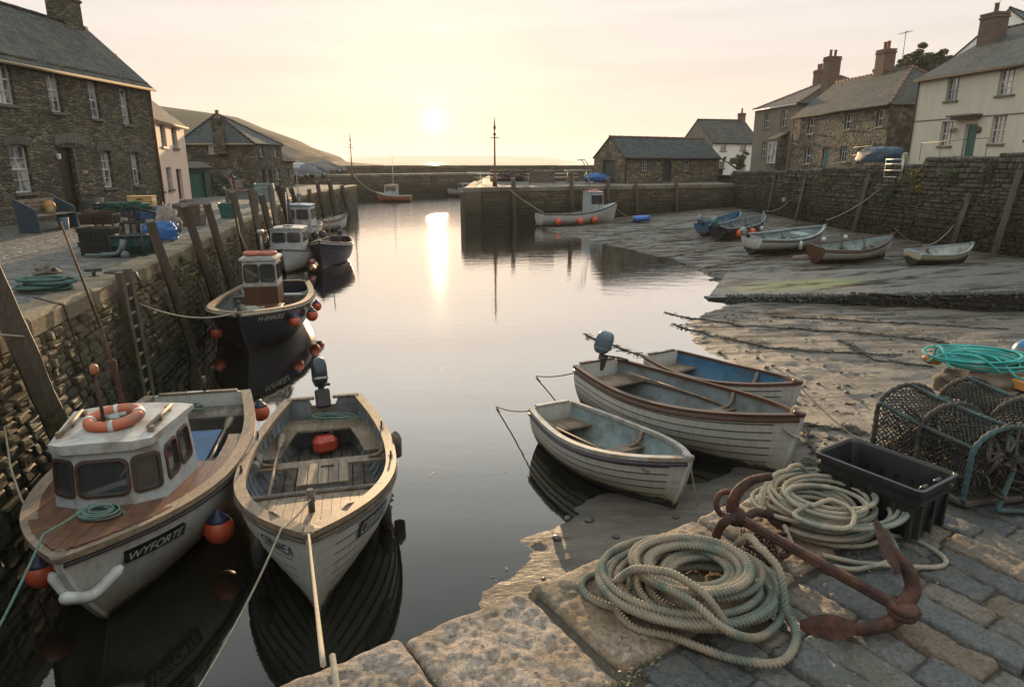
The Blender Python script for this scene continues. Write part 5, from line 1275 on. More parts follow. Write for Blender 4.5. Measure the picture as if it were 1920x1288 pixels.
c = b1.W((xb + .46, .0, zz1 + .15)); m = MB(); m.tube([(.215 * cos(a), .215 * sin(a), 0) for a in np.linspace(0, 2 * pi, 40)[:-1]], .055, 12, closed=True); lb = m.build('lifebuoy', simple('faded_lifebuoy_orange', (.48, .115, .045), .55, .2, 9, .1, dirt=(.30, .13, .08))); lb.location = c; lb.rotation_euler = (.06, -.05, 0); tag(lb, 'orange lifebuoy with pale bands lying on the cabin roof', 'lifebuoy')
for a in (.4, 2.0, 3.5, 5.1): m = MB(); m.tube([(.215 * cos(a + d), .215 * sin(a + d), 0) for d in (-.09, 0, .09)], .058, 12); m.build('band', M_white, lb)
m = MB(); m.sphere((0, 0, .0), .055, 10, 8, (1.2, 1, .8)); m.tube([(-.1, 0, 0), (.1, .05, .02)], .03, 8); o = m.build('searchlight', M_metal); o.location = c; tag(o, 'small silver lamp lying inside the lifebuoy', 'lamp')
M_greenrope = simple('faded_green_rope', (.10, .19, .16), .85, .3, 20, .3, dirt=(.20, .19, .14))
coil('coiled_rope', b1.W((xf + .26, .06, float(b1.zs(.84)) + .05)), .20, .15, 9, .009, M_greenrope, 'thin green rope coil on the red foredeck of the lifebuoy boat', 3, h=.07, step=.03)
rope('mooring_rope', [b1.W((xf + .34, .0, 1.09)), b1.W((Lh - .12, -.12, 1.15)), atz(-10, 1190, .7)], .0105, M_greenrope, 'green mooring rope running from the lifebuoy boat to the lower left corner', sag=.02)
buoy(b1.W(b1.P(.70, .60, 1, .17)), .15, 'orange buoy with navy cap hanging beside the name board of the lifebuoy boat'); buoy(b1.W(b1.P(.84, .60, -1, .15)), .13, 'dim orange buoy squeezed between the lifebuoy boat and the wall')
buoy(b1.W(b1.P(.02, .75, 1, .17)), .13, 'orange buoy with navy cap at the stern of the lifebuoy boat')
m = MB(); m.tube([(0, 0, 0), (.36, 0, .02)], .075, 12); o = m.build('cylinder_fender', M_boxw if False else simple('grey_fender', (.25, .245, .22), .6, .2, 7, .1)); o.location = b1.W(b1.P(.40, .80, 1, .10)); o.rotation_euler = (0, 0, b1.root.rotation_euler[2]); tag(o, 'dirty white cylinder fender between the two nearest boats', 'fender')
m = MB()
for k in range(3): m.tube([b1.P(.02 + k * .1, .9, 1) + Vector((0, -.12, -.05)), b1.P(.3, .9, 1) + Vector((0, -.10 - .03 * k, .0)), b1.P(.45, 1, 1) + Vector((0, -.1, .03))], .015, 6)
coil('coiled_rope', b1.W((-Lh + .28, -.1, .66)), .34, .16, 6, .009, M_greenrope, 'loose teal rope heaped in the stern of the lifebuoy boat', 13, h=.07, step=.04)

# 2: open clinker boat, centre left
b2 = Boat('clinker_boat', 'open white clinker boat with weathered oak rails and foredeck moored beside the lifebuoy boat', (-1.70, 4.95), (-2.68, 8.95), 1.66, D=.72, bowz=1.0, draft=.28, tw=.60, rake=.38, pw=2.5, s0=.48, mbow=1.15)
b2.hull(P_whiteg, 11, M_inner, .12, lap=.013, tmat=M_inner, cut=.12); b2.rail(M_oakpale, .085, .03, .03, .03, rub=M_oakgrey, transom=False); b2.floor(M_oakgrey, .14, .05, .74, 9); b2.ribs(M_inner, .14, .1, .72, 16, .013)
m = MB(); yt = float(b2.b(0)); zt = float(b2.zs(0))
for sd in (1, -1): m.box((-b2.L / 2 + .012, sd * yt * .62, zt + .015), (.085, yt * .74, .035), ch=.01)
m.box((-b2.L / 2 + .03, 0, zt - .16), (.03, .36, .14)); m.build('transom_cap', M_oakgrey, b2.root)
b2.deck(M_oakpale, .74, dz=-.02, camber=.03, plank=.085); b2.bulkhead(.74, .14, M_oakpale, name='deck_beam')
x74 = -b2.L / 2 + b2.L * .74; m = MB(); ys_ = np.linspace(-1, 1, 12); w74 = b2.hw(.74, float(b2.zs(.74)), .02)
m.tube([(x74 - .02 + .05 * (1 - y * y), y * w74, float(b2.zs(.74)) + .0 + .03 * (1 - y * y)) for y in ys_], .028, 6); m.build('coaming', M_oakgrey, b2.root)
b2.thwart(.375, .17, .48, M_oakpale); b2.thwart(.475, .05, .475, M_oakgrey, False) if False else None
m = b2.slab(.03, .13, .50, .03); 
for sd in (1, -1):
    for a, b in zip(np.linspace(.13, .33, 5)[:-1], np.linspace(.13, .33, 5)[1:]):
        xa, xb_ = -b2.L / 2 + b2.L * a, -b2.L / 2 + b2.L * b; wa, wb = b2.hw(a, .5, .03), b2.hw(b, .5, .03); m.plate([(xa, sd * (wa - .24), .5), (xb_, sd * (wb - .24), .5), (xb_, sd * wb, .5), (xa, sd * wa, .5)], .03)
m.build('stern_seat', M_oakpale, b2.root)
m = MB(); m.box((-.10, .03, .33), (.50, .50, .36), ch=.008); eb = m.build('engine_box', M_inner, b2.root); m = MB()
for i in range(5): m.box((-.10, -.2 + i * .115, .525), (.54, .108, .025), ch=.004)
m.build('lid', M_oakpale, eb); m = MB(); m.tube([(-.25, .0, .545), (-.25, .15, .545)], .012, 6); m.build('hasp', M_iron, eb)
m = MB(); m.tube([(b2.L / 2 - .55, 0, .9), (b2.L / 2 - .55, 0, 1.14)], .03, 8); m.tube([(b2.L / 2 - .55 + .032 * cos(a), .032 * sin(a), 1.02 + a * .004) for a in np.linspace(0, 18, 50)], .009, 5); m.build('samson_post', M_oakgrey, b2.root)
for sd in (1, -1): m = MB(); pa, pb = b2.P(.84, 1, sd, -.10), b2.P(.90, 1, sd, -.09); m.tube([pa + Vector((0, 0, .02)), pa.lerp(pb, .5) + Vector((0, 0, .05)), pb + Vector((0, 0, .02))], .013, 6); m.build('fairlead', M_oakpale, b2.root)
for sd in (1, -1):
    for t in (.30, .55): m = MB(); p = b2.P(t, 1, sd, -.03); m.tube([p, p + Vector((0, 0, .11))], .013, 6); m.box(p + Vector((0, 0, .02)), (.16, .05, .03), ch=.008); m.build('rowlock', M_iron, b2.root)
b2.outboard(20, -.02, simple('navy_cowling', (.022, .035, .05), .28, .1, 5, .0), 1.0, 10)
b2.lettering('CEBWICA', .74, .86, 1, .76, .86, M_letw, M_plateb, name='name_board'); b2.lettering('CEBWICA', .84, .95, -1, .76, .86, M_plateb)
def oar(P0, P1, label, parent=None, r=.018, blade=.5, mat=M_oakpale, group=None, name='oar'):
    P0 = Vector(P0); P1 = Vector(P1); d = (P1 - P0).normalized(); m = MB(); m.tube([P0, P1 - d * blade], r, 7)
    sdv = d.cross(Vector((0, 0, 1))).normalized(); up = sdv.cross(d); k = [(0, .02), (.25, .05), (.9, .065), (1, .05)]
    G = []
    for u, w_ in k: c_ = P1 - d * blade * (1 - u); G.append([tuple(c_ - sdv * w_ + up * .0), tuple(c_ + up * .012), tuple(c_ + sdv * w_), tuple(c_ - up * .012)])
    m.grid(np.array(G), closed_j=True); m.add(G[-1], [(0, 1, 2, 3)]); o = m.build(name, mat); tag(o, label, 'oar', group); return o
oar(b2.W((.75, -.50, .62)), b2.W((-1.35, -.52, .56)), 'long wooden oar lying along the left side of the open clinker boat')
oar(b1.W((.4, .62, .72)), b1.W((-1.75, .52, .60)), 'pale oar lying inside the right rail of the lifebuoy boat')
o = MB(); o.box((0, 0, 0), (.22, .32, .24), ch=.06); o = o.build('fuel_can', simple('red_fuel_plastic', (.42, .05, .025), .45, .2, 6, .1)); o.location = b2.W((-1.50, .0, .30)); o.rotation_euler = (0, 0, .3 + b2.root.rotation_euler[2]); tag(o, 'red fuel can under the stern seat of the open clinker boat', 'fuel can'); m = MB(); m.lathe([(.03, .1), (.03, .16), (.001, .17)], (0, .1, 0), 10); m.build('cap', M_black, o)
# canvas bundle
def lump(name, c, sc, mat, label, cat, seed=1, n=26, m_=16, amp=.22, rz=0, group=None, f=2.2, box=1.0):
    th = np.linspace(0, 2 * pi, n + 1)[:-1]; ph = np.linspace(0, pi, m_); G = np.zeros((m_, n, 3))
    for i, p in enumerate(ph):
        for j, t in enumerate(th):
            d = Vector((sin(p) * cos(t), sin(p) * sin(t), cos(p))); sg = lambda q_: (abs(q_) ** box) * (1 if q_ > 0 else -1); d = Vector((sg(d.x), sg(d.y), sg(d.z))) if box < 1 else d; k = 1 + amp * mnoise.noise(d * f + Vector((seed * 7.3, 0, 0))) * 1.6 + amp * .5 * mnoise.noise(d * f * 2.7 + Vector((seed, 5, 0))); z = d.z * k
            G[i, j] = (d.x * k * sc[0], d.y * k * sc[1], max(z, -.55) * sc[2])
    q = MB(); q.grid(G, closed_j=True, flip=True); o = q.build(name, mat); o.location = c; o.rotation_euler = (0, 0, rz); return tag(o, label, cat, group)
M_canvas = simple('old_canvas', (.13, .12, .09), .9, .3, 8, .5, .01)
lump('canvas_bundle', b2.W((.22, .46, .26)), (.30, .2, .19), M_canvas, 'crumpled grey canvas bundle beside the engine box of the open boat', 'canvas', 4, amp=.4, f=3)
coil('coiled_rope', b2.W((-b2.L / 2 + .28, .12, .54)), .36, .13, 4, .009, M_greenrope, 'thin green rope trailing across the stern seat of the open clinker boat', 8, h=.05, step=.04)
for i, (t, a, sd, lb) in enumerate(((.37, .88, 1, 'brown cylinder fender high on the right side of the open clinker boat'), (.60, .45, 1, 'round black fender low on the right side of the open clinker boat'), (.78, .55, -1, 'dark fender under the left bow of the open clinker boat'))):
    m = MB(); m.lathe([(.02, -.16), (.07, -.13), (.075, .1), (.05, .16), (.015, .2)], (0, 0, 0), 10); o = m.build('cylinder_fender', M_black if i else M_oakgrey); o.location = b2.W(b2.P(t, a, sd, .09)); tag(o, lb, 'fender')
rope('mooring_rope', [b2.W((b2.L / 2 - .03, 0, 1.0)), atz(606, 1245, ZF - .02)], .0115, M_ropeg, 'taut tan mooring rope from the stem of the open boat down to the quay edge', sag=.012)
rope('mooring_rope', [b2.W((b2.L / 2 - .52, 0, 1.06)), b2.W((b2.L / 2 - .1, -.22, 1.03)), atz(365, 1300, .3)], .009, M_ropeg, 'thin slack rope hanging from the left bow of the open boat into the water', sag=.05)
rope('rope_end', [atz(623, 1229, ZF + .03), atz(628, 1262, ZF + .035), atz(633, 1300, ZF + .03)], .012, M_ropeg, 'frayed rope end lying over the granite edge at the bottom of the picture')

# 3: navy boat with wheelhouse
b3 = Boat('wheelhouse_boat', 'navy blue wooden boat with varnished wheelhouse and orange buoys moored below the left quay', (-5.62, 13.35), (-6.45, 18.2), 2.2, D=.76, bowz=1.0, draft=.35, tw=.72, rake=.7, pw=2.7, s0=.42, mbow=1.15)
b3.hull(P_navy, 0, M_inner, .2, lap=0); b3.rail(M_oakpale, .10, .04, .03, .04, rub=M_oakgrey); b3.floor(M_oakgrey, .22, .04, .85, 8); b3.thwart(.12, .25, .58, M_innerW); b3.bulkhead(.22, .2, M_oakgrey, zt=.62)
m = MB(); T_ = np.linspace(0.25, 1, 24)
for sd in (1, -1): m.tube([b3.P(t, 1, sd, .055) + Vector((0, 0, -.035)) for t in T_], .04, 8, prof=[1, .85, 1, .85, 1, .85, 1, .85], twist=25)
m.build('rope_fendering', M_ropeg, b3.root)
xw = -b3.L / 2 + b3.L * .42; hw_ = .40
bs = [(xw - .42, -hw_), (xw + .38, -hw_), (xw + .38, hw_), (xw - .42, hw_)]; tp = [(xw - .42, -hw_ * .95), (xw + .34, -hw_ * .95), (xw + .34, hw_ * .95), (xw - .42, hw_ * .95)]
M_litpane = M_glass
wheelhouse(b3, bs, tp, .25, 1.74, [[(.12, .48, .68, .93), (.56, .9, .68, .93)], [(.06, .46, .66, .93), (.54, .94, .66, .93)], [(.12, .48, .68, .93), (.56, .9, .68, .93)], [(.1, .46, .66, .93), (.54, .9, .66, .93)]], M_cabw, M_roofw, over=.07, lower=M_varn, lowz=.58, rim=M_black)
m = MB(); m.box((xw + .78, 0, .42), (.78, .95, .5), ch=.01); m.box((xw + .78, 0, .685), (.84, 1.02, .03), ch=.005); m.build('engine_box', M_varn, b3.root)
m = MB(); m.tube([(b3.L / 2 - .12, 0, .9), (b3.L / 2 - .12, 0, 1.2)], .04, 8); m.sphere((b3.L / 2 - .12, 0, 1.21), .05, 10, 6); m.build('samson_post', M_iron, b3.root)
m = MB(); p = b3.P(.04, 1, -1, -.05); m.tube([(-b3.L / 2 + .05, .76, .7), (-b3.L / 2 + .05, .76, 1.05)], .035, 8); m.build('stern_post', M_oakgrey, b3.root)
m = MB(); m.tube([(xw, .05, 1.76), (xw, .05, 2.35)], .025, 8); m.box((xw, .05, 2.38), (.16, .16, .1), ch=.03); m.build('mast', M_metal, b3.root)
m = MB(); m.tube([(xw - .25, -.3, 1.76), (xw - .45, -.52, 2.3), (xw - .5, -.56, 2.7)], .012, 6); m.build('whip_aerial', M_oakpale, b3.root)
for k, (dx, lb) in enumerate(((.1, 'faded lifebuoy flat on the roof of the varnished wheelhouse nearest its front'), (-.18, 'faded lifebuoy flat on the roof of the varnished wheelhouse behind the mast'))):
    m = MB(); m.tube([(.17 * cos(a), .17 * sin(a), 0) for a in np.linspace(0, 2 * pi, 26)[:-1]], .05, 8, closed=True); o = m.build('lifebuoy', simple('faded_red', (.42, .12, .07), .6)); o.location = b3.W((xw + .1, (-.17, .19)[k], 1.88)); tag(o, lb, 'lifebuoy')
b3.lettering('H-EHAOLE', .80, .93, 1, .84, .92, M_letw); b3.lettering('H-EHAOLE', .88, .965, -1, .84, .92, simple('dim_lettering', (.09, .09, .09), .7))
for t, a, sd, r_, lb in ((.42, .80, 1, .12, 'rearmost orange buoy on the right side of the navy boat'), (.56, .72, 1, .14, 'large orange buoy amidships on the right side of the navy boat'), (.76, .74, 1, .13, 'orange buoy nearest the bow on the right side of the navy boat'), (.80, .60, -1, .13, 'dim orange buoy between the navy boat and the quay wall')):
    buoy(b3.W(b3.P(t, a, sd, r_ + .02)), r_, lb)
lump('net_heap', b3.W((b3.L / 2 - .9, .1, .82)), (.26, .24, .12), simple('pale_net', (.25, .24, .19), .9, .3, 30, .6), 'pale heap of netting in the bow of the navy boat', 'net', 9, amp=.4)
rope('mooring_rope', [b3.W((b3.L / 2 - .05, -.1, 1.0)), onplane(262, 570, (-6.6, 11, 0), (1, .22, 0))], .016, M_ropeg, 'pale sagging rope from the navy bow up to the quay ladder', sag=.09)

# 4: white cabin boat behind
def cabinboat(name, label, bow, stern, B, hullm, cab, D=.75, bowz=1.05, cabt=(.45, .72), ch=.95, cw=.62, roofm=None, over=.06, inner=M_innerW, z=0, clink=0, group=None, pane=None, railm=None, z0=.55):
    b = Boat(name, label, bow, stern, B, D=D, bowz=bowz, tw=.75, rake=.4, pw=2.6, s0=.42, z=z, group=group)
    b.hull(hullm, clink, inner, .15, n=24); b.rail(railm or M_oakgrey, .07, .03, .025, .03, n=26); b.floor(M_oakgrey, .17, .04, .7, 6); b.deck(M_cabw, .72, dz=0, camber=.04, n=24, plank=.3); b.thwart(.14, .2, D - .2, M_innerW, False)
    x0, x1 = -b.L / 2 + b.L * cabt[0], -b.L / 2 + b.L * cabt[1]; y = cw * B / 2
    wheelhouse(b, [(x0, -y), (x1, -y), (x1, y), (x0, y)], [(x0, -y * .93), (x1 - .12, -y * .93), (x1 - .12, y * .93), (x0, y * .93)], z0, z0 + ch + .35, [[(.1, .46, .52, .88), (.54, .9, .52, .88)], [(.08, .46, .52, .88), (.54, .92, .52, .88)], [(.1, .46, .52, .88), (.54, .9, .52, .88)], []], cab, roofm or M_roofw, over=over, pane=pane)
    b.cx = (x0 + x1) / 2; b.ct = z0 + ch + .4; return b
b4 = cabinboat('cabin_boat', 'white cabin boat with a dark rail moored third along the left quay wall', (-8.35, 24.3), (-8.8, 27.9), 1.7, P_white, M_cabw, D=.66, bowz=.92, cabt=(.45, .80), ch=.58, cw=.72, z0=.62)
m = MB(); m.tube([(b4.cx, 0, b4.ct), (b4.cx, 0, b4.ct + 1.3)], .02, 6); m.box((b4.cx, 0, b4.ct + .05), (.4, .3, .08)); m.build('mast', M_metal, b4.root)
buoy(b4.W(b4.P(.45, .7, 1, .17)), .17, 'orange buoy on the right side of the third white cabin boat'); buoy(b4.W(b4.P(.66, .6, 1, .15)), .13, 'small pale pink buoy on the third white cabin boat', mat=simple('pink_buoy', (.6, .25, .18), .5))
buoy(b4.W(b4.P(.28, .8, 1, .15)), .13, 'orange buoy near the stern of the third white cabin boat')
b5 = cabinboat('cabin_boat', 'small white cabin boat with a pale blue roof edge moored fourth along the left quay', (-10.75, 33.0), (-11.25, 37.3), 1.9, P_white, M_cabw, D=.75, bowz=1.05, cabt=(.42, .8), ch=.95, cw=.8, roofm=simple('blue_roof', (.12, .22, .30), .5))
buoy(b5.W(b5.P(.5, .6, 1, .2)), .2, 'black round buoy on the right side of the blue roofed cabin boat', mat=M_black, cap=False, group=None); buoy(b5.W(b5.P(.72, .6, 1, .2)), .18, 'second black buoy near the bow of the blue roofed cabin boat', mat=M_black, cap=False, group=None)
m = MB(); m.tube([(b5.cx, .1, b5.ct), (b5.cx, .1, b5.ct + .45)], .03, 6); m.sphere((b5.cx, .1, b5.ct + .5), .13, 8, 6); m.tube([(b5.cx - .4, 0, b5.ct), (b5.cx - .4, 0, b5.ct + 1.6)], .02, 5); m.build('mast', M_metal, b5.root)
# 6 / 7 open boats
def openboat(name, label, bow, stern, B, hullm, inner, railm, D=.55, bowz=.85, tw=.7, planks=7, thw=(.2, .5, .75), z=0, draft=.2, seatm=None, floorz=.05, group=None, heel=0, tm=None, rub=None, n=26, stern_seat=True, bowseat=False, flm=None, mb=2.6, wi=.035, rake=.25, trim=0, lap=.012, pw=2.3):
    b = Boat(name, label, bow, stern, B, D=D, bowz=bowz, tw=tw, z=z, draft=draft, group=group, heel=heel, mb=mb, rake=rake, trim=trim, pw=pw)
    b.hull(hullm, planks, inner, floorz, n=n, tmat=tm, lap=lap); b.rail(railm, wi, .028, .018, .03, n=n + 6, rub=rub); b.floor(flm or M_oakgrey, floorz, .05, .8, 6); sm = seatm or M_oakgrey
    for t in thw: b.thwart(t, .18, D - .2, sm)
    if stern_seat: b.slab(.02, .16, D - .2, .03).build('stern_seat', sm, b.root)
    if bowseat: b.slab(.80, .93, D - .08, .03, n=8).build('bow_seat', sm, b.root)
    return b
b6 = openboat('rowing_boat', 'small white open boat with a red line moored furthest along the left wall', (-10.3, 42.2), (-12.0, 40.0), 1.35, P_white, M_innerW, M_oakgrey, D=.6, bowz=.95, planks=0, rub=simple('red_line', (.3, .06, .04)))
b7 = openboat('open_boat', 'dark plum coloured open boat with white interior lying bow on beside the cabin boats', (-7.28, 25.3), (-7.55, 29.4), 1.62, P_purple, M_inner, M_oakpale, D=.8, bowz=1.12, tw=.55, planks=9, rub=M_white, thw=(.35, .62), draft=.3)
for k in range(2): oar(b7.W((1.0, (-.25, .2)[k], .85)), b7.W((-1.3, (-.3, .25)[k], .7)), ('left', 'right')[k] + ' hand pale oar laid inside the dark plum boat')
m = MB(); m.tube([(.2, .0, .3), (.15, .05, 1.9)], .022, 6); m.build('mast', M_oakgrey, b7.root)
b7.outboard(20, 0, M_black, .9)
# 8 / 9 far boats
b8 = cabinboat('cabin_boat', 'orange hulled cabin boat with a thin mast lying in the outer basin', (-14.1, 71.2), (-10.55, 71.0), 1.5, P_redor, M_cabw, D=.62, bowz=.95, cabt=(.38, .76), ch=.72, cw=.7, roofm=simple('tan_roof', (.4, .25, .14)), railm=M_white)
m = MB(); m.tube([(.0, 0, 1.5), (.0, 0, 5.2)], [.045, .02], 6); m.box((0, 0, 1.75), (.9, .6, .06)); m.build('mast', M_white, b8.root)
rope('mooring_rope', [b8.W((1.7, 0, .9)), Vector((-16.9, 73.2, 2.7))], .035, M_ropeg, 'pale rope sagging from the orange hulled boat to the far quay', sag=.08)
b9 = cabinboat('cabin_boat', 'far white motor boat with a brown band half hidden behind the pier end', (-7.6, 80.6), (-4.0, 82.4), 1.7, hullpaint('plum_white_hull', (.33, .30, .32), (.14, .06, .05), .35), M_cabw, D=.7, bowz=1.05, cabt=(.25, .62), ch=.6, cw=.75)
# 10 white fishing boat at the pier
b10 = cabinboat('fishing_boat', 'white fishing boat with small forward wheelhouse and three orange buoys lying along the pier', (6.95, 45.2), (1.75, 43.2), 1.95, P_white, M_cabw, D=.72, bowz=1.35, cabt=(.60, .78), ch=1.15, cw=.62, railm=M_black, z=.05)
m = MB(); m.tube([(b10.cx - .2, 0, b10.ct), (b10.cx - .5, 0, b10.ct + 1.1)], .03, 6)
for sd in (-.22, .22): m.tube([(b10.cx - .5 + .0, sd, b10.ct + .9), (b10.cx - .62, sd, b10.ct + 1.7), (b10.cx - .85, sd, b10.ct + 2.0), (b10.cx - 1.15, sd, b10.ct + 1.95)], .03, 6)
m.tube([(b10.cx - .5, -.22, b10.ct + .9), (b10.cx - .5, .22, b10.ct + .9)], .03, 6); m.build('mast', M_metal, b10.root)
m = MB(); m.box((b10.cx, 0, b10.ct + .08), (.55, .5, .1), ch=.03); m.build('liferaft', M_orange, b10.root)
for t, nme in ((.16, 'rearmost'), (.43, 'middle'), (.62, 'foremost')): buoy(b10.W(b10.P(t, .58, -1, .2)), .22, nme + ' of three orange buoys on the side of the pier fishing boat', cap=False)
rope('mooring_rope', [b10.W((-2.4, .2, .8)), Vector((-.2, 44.3, 2.3)), ], .025, M_ropeg, 'mooring rope from the stern of the pier fishing boat up to the pier', sag=.03)
# small blue tender + anchor ball
m = MB(); G = []
for t in np.linspace(0, 1, 14):
    w_ = .34 * sin(pi * min(1, t * .9 + .1)) ** .6; G.append([((t - .5) * 1.1, w_ * cos(a), .22 + .2 * sin(a) + .05 * t) for a in np.linspace(0, 2 * pi, 12)[:-1]])
m.grid(np.array(G), closed_j=True); m.add(G[0], [tuple(range(11))]); m.add(G[-1], [tuple(range(11))[::-1]]); o = m.build('mooring_float', simple('bright_blue_float', (.02, .13, .42), .4)); o.location = (atz(1190, 416, mz(8.0, 43.6))); o.location = (8.35, 43.6, mz(8.35, 43.6) + .0); tag(o, 'bright blue float lying on the mud beside the pier fishing boat', 'float')
q = MB(); q.box((-.56, 0, .3), (.14, .1, .12), ch=.03); q.build('tail', simple('tan_float_tail', (.4, .2, .07)), o)
rope('mooring_rope', [b10.W((2.5, 0, 1.2)), Vector((8.0, 43.7, .45))], .02, simple('ochre_rope', (.25, .14, .06)), 'ochre rope from the bow of the pier fishing boat to the blue float', sag=.08)

# boats on the mud, right
def zm(b, s_): return (mz(b[0], b[1]) + mz(s_[0], s_[1])) / 2
bw, st = (13.6, 40.4), (10.1, 35.6)
b11 = openboat('open_boat', 'narrow bright blue open boat with outboard lying furthest back on the mud', bw, st, 1.4, P_blue, M_innerB, M_innerB, D=.42, bowz=.78, z=zm(bw, st) + .15, planks=0, heel=-4); b11.outboard(55, 0, simple('grey_blue_cowling', (.14, .19, .24), .35), 1.15)
bw, st = (13.9, 37.4), (10.15, 33.4)
b12 = openboat('open_boat', 'dark navy open boat with outboard and two orange buoys lying on the mud', bw, st, 1.4, P_navy, M_inner, M_inner, D=.46, bowz=.82, z=zm(bw, st) + .18, planks=8, heel=5); b12.outboard(55, 0, simple('teal_cowling', (.05, .15, .16), .35), 1.2)
for t, m_, lb in ((.18, None, 'orange buoy nearest the outboard on the dark navy mud boat'), (.42, None, 'orange buoy amidships on the dark navy mud boat'), (.66, M_white, 'white buoy near the bow of the dark navy mud boat')): buoy(b12.W(b12.P(t, .62, -1, .16)), .2 if not m_ else .14, lb, cap=False, mat=m_)
bw, st = (14.0, 30.3), (10.15, 28.5)
b13 = openboat('motor_boat', 'white motor boat with pale teal interior aground beside the dark navy mud boat', bw, st, 1.7, hullpaint('white_hull_dark_bottom', (.45, .46, .44), (.20, .18, .13), .12), M_innerT, M_innerT, D=.52, bowz=.88, z=zm(bw, st) + .22, planks=0, heel=6, thw=(.35, .6), bowseat=True, wi=.09, seatm=M_innerT, rub=M_black); b13.outboard(50, .2, M_innerT, .9)
m = MB(); m.tube([(-1.6, .2, .7), (-1.5, .2, 1.6)], .02, 6); m.build('stern_pole', M_metal, b13.root)
m = MB(); m.box((.7, 0, .46), (.6, .75, .26), ch=.05); m.build('cuddy', M_innerT, b13.root)
for t, lb in ((.45, 'white cylinder fender hanging on the teal lined motor boat'),): m = MB(); m.lathe([(.02, -.2), (.08, -.17), (.08, .12), (.03, .18)], (0, 0, 0), 10); o = m.build('cylinder_fender', M_white); o.location = b13.W(b13.P(t, .7, -1, .1)); tag(o, lb, 'fender')
bw, st = (15.2, 26.95), (11.75, 25.9)
b14 = openboat('rowing_boat', 'white clinker boat with brown rails and brown transom aground by the right wall', bw, st, 1.45, P_white, M_innerT, M_varn, D=.44, bowz=.86, z=zm(bw, st) + .16, planks=8, heel=7, tm=M_varn, bowseat=True, rub=M_varn)
for t, lb in ((.25, 'white ball fender on the stern rail of the brown railed boat'), (.55, 'white ball fender amidships on the brown railed boat')): buoy(b14.W(b14.P(t, 1, 1, 0) + Vector((0, 0, .12))), .09, lb, cap=False, mat=M_white, group='white ball fenders')
m = MB(); G = [[(0, 0, 0)]]; o = lump('rubber_fender', (11.25, 25.9, mz(11.2, 25.9) + .25), (.42, .14, .12), simple('pinkish_rubber', (.16, .11, .09), .7), 'dull pink inflatable roll lying behind the brown transom', 'fender', 5, rz=.2)
bw, st = (16.3, 23.75), (13.85, 23.1)
b15 = openboat('dinghy', 'small grubby white dinghy sitting alone at the top of the slipway', bw, st, 1.1, hullpaint('yellowed_white_hull', (.43, .44, .40), (.26, .20, .09), .22), M_innerW, M_innerT, D=.36, bowz=.62, z=.62, planks=0, heel=6, thw=(.45,), draft=.12, seatm=M_oakgrey)

# near right dinghies
b16 = openboat('dinghy', 'nearest white clinker dinghy with pale grey rails and an oar laid across it', (2.0, 6.98), (.56, 9.22), 1.22, P_whiteg, M_innerT, simple('pale_grey_rail', (.36, .35, .32), .6, .2, 8, .2, dirt=(.22, .16, .10)), D=.50, bowz=.72, tw=.62, planks=9, thw=(.50,), seatm=M_oakpale, floorz=.06, heel=-3, n=40, rub=simple('plum_rubbing', (.06, .05, .06)), wi=.05, bowseat=True, z=.02, draft=.22)
oar(b16.W((1.0, -.30, .48)), b16.W((-1.15, -.42, .46)), 'wooden oar lying lengthwise in the nearest white dinghy', r=.014, blade=.42)
lump('weed_heap', b16.W((.35, .0, .09)), (.22, .14, .05), simple('brown_weed_heap', (.09, .06, .035), .9, .4, 20, .5), 'small brown heap of wet leaves on the floor of the nearest dinghy', 'weed', 3, amp=.5)
b17 = openboat('clinker_boat', 'longest white clinker dinghy with varnished rails, outboard and orange can inside', (3.62, 7.86), (1.42, 10.9), 1.62, P_whiteg, M_inner, M_varn, D=.66, bowz=.92, tw=.62, planks=10, thw=(.60,), seatm=M_oakpale, floorz=.08, heel=-3, n=40, rub=M_varn, wi=.05, bowseat=True, z=.0, draft=.28)
b17.outboard(-8, .12, simple('grey_blue_cowling2', (.10, .14, .17), .3), .95, 25)
for sd in (1, -1): m = MB(); m.tube([(-b17.L / 2 + b17.L * t, sd * (b17.hw(t, .42, .035) - .01), .42) for t in np.linspace(.08, .88, 18)], .018, 6); m.build('riser', M_varn, b17.root)
oar(b17.W((.25, .42, .56)), b17.W((-1.5, .40, .56)), 'wooden oar stowed on the far side of the varnished railed dinghy', r=.016)
lump('drum_float', b17.W((-.55, -.34, .30)), (.20, .13, .12), M_orange, 'salmon orange plastic can inside the varnished railed dinghy', 'can', 2, amp=.05, rz=-.9)
b18 = openboat('dinghy', 'white clinker dinghy with bright blue interior behind the varnished railed boat', (4.30, 9.50), (2.72, 11.75), 1.32, P_whiteg, M_innerB, M_varn, D=.52, bowz=.74, tw=.66, planks=9, thw=(.60,), seatm=M_oakpale, floorz=.06, heel=-2, n=34, z=.06)
rope('mooring_rope', [b16.W((b16.L / 2, 0, .70)), atz(1308, 948, mz(2.2, 7.2) + .03)], .009, M_ropeg, 'thin rope hanging from the bow of the nearest dinghy to the mud', sag=.03)
rope('mooring_rope', [b18.W((b18.L / 2, 0, .70)), Vector((5.05, 9.2, mz(5.05, 9.2) + .02)), Vector((5.9, 8.2, mz(5.9, 8.2) + .02))], .01, M_ropeg, 'rope from the bow of the blue lined dinghy trailing over the mud', sag=.03)
rope('mooring_rope', [b17.W((b17.L / 2 - .2, .15, .95)), b17.W((b17.L / 2 - .15, -.12, .72)), b17.W((b17.L / 2 + .03, .0, .62))], .018, M_ropeg, 'pale rope looped round the stem of the varnished railed dinghy', sag=.1)
ap = atz(930, 762, .02); ap2 = atz(1005, 705, .02)
M_weedrope = simple('weedy_rope', (.04, .034, .02), .8, .4, 25, .5, .01)
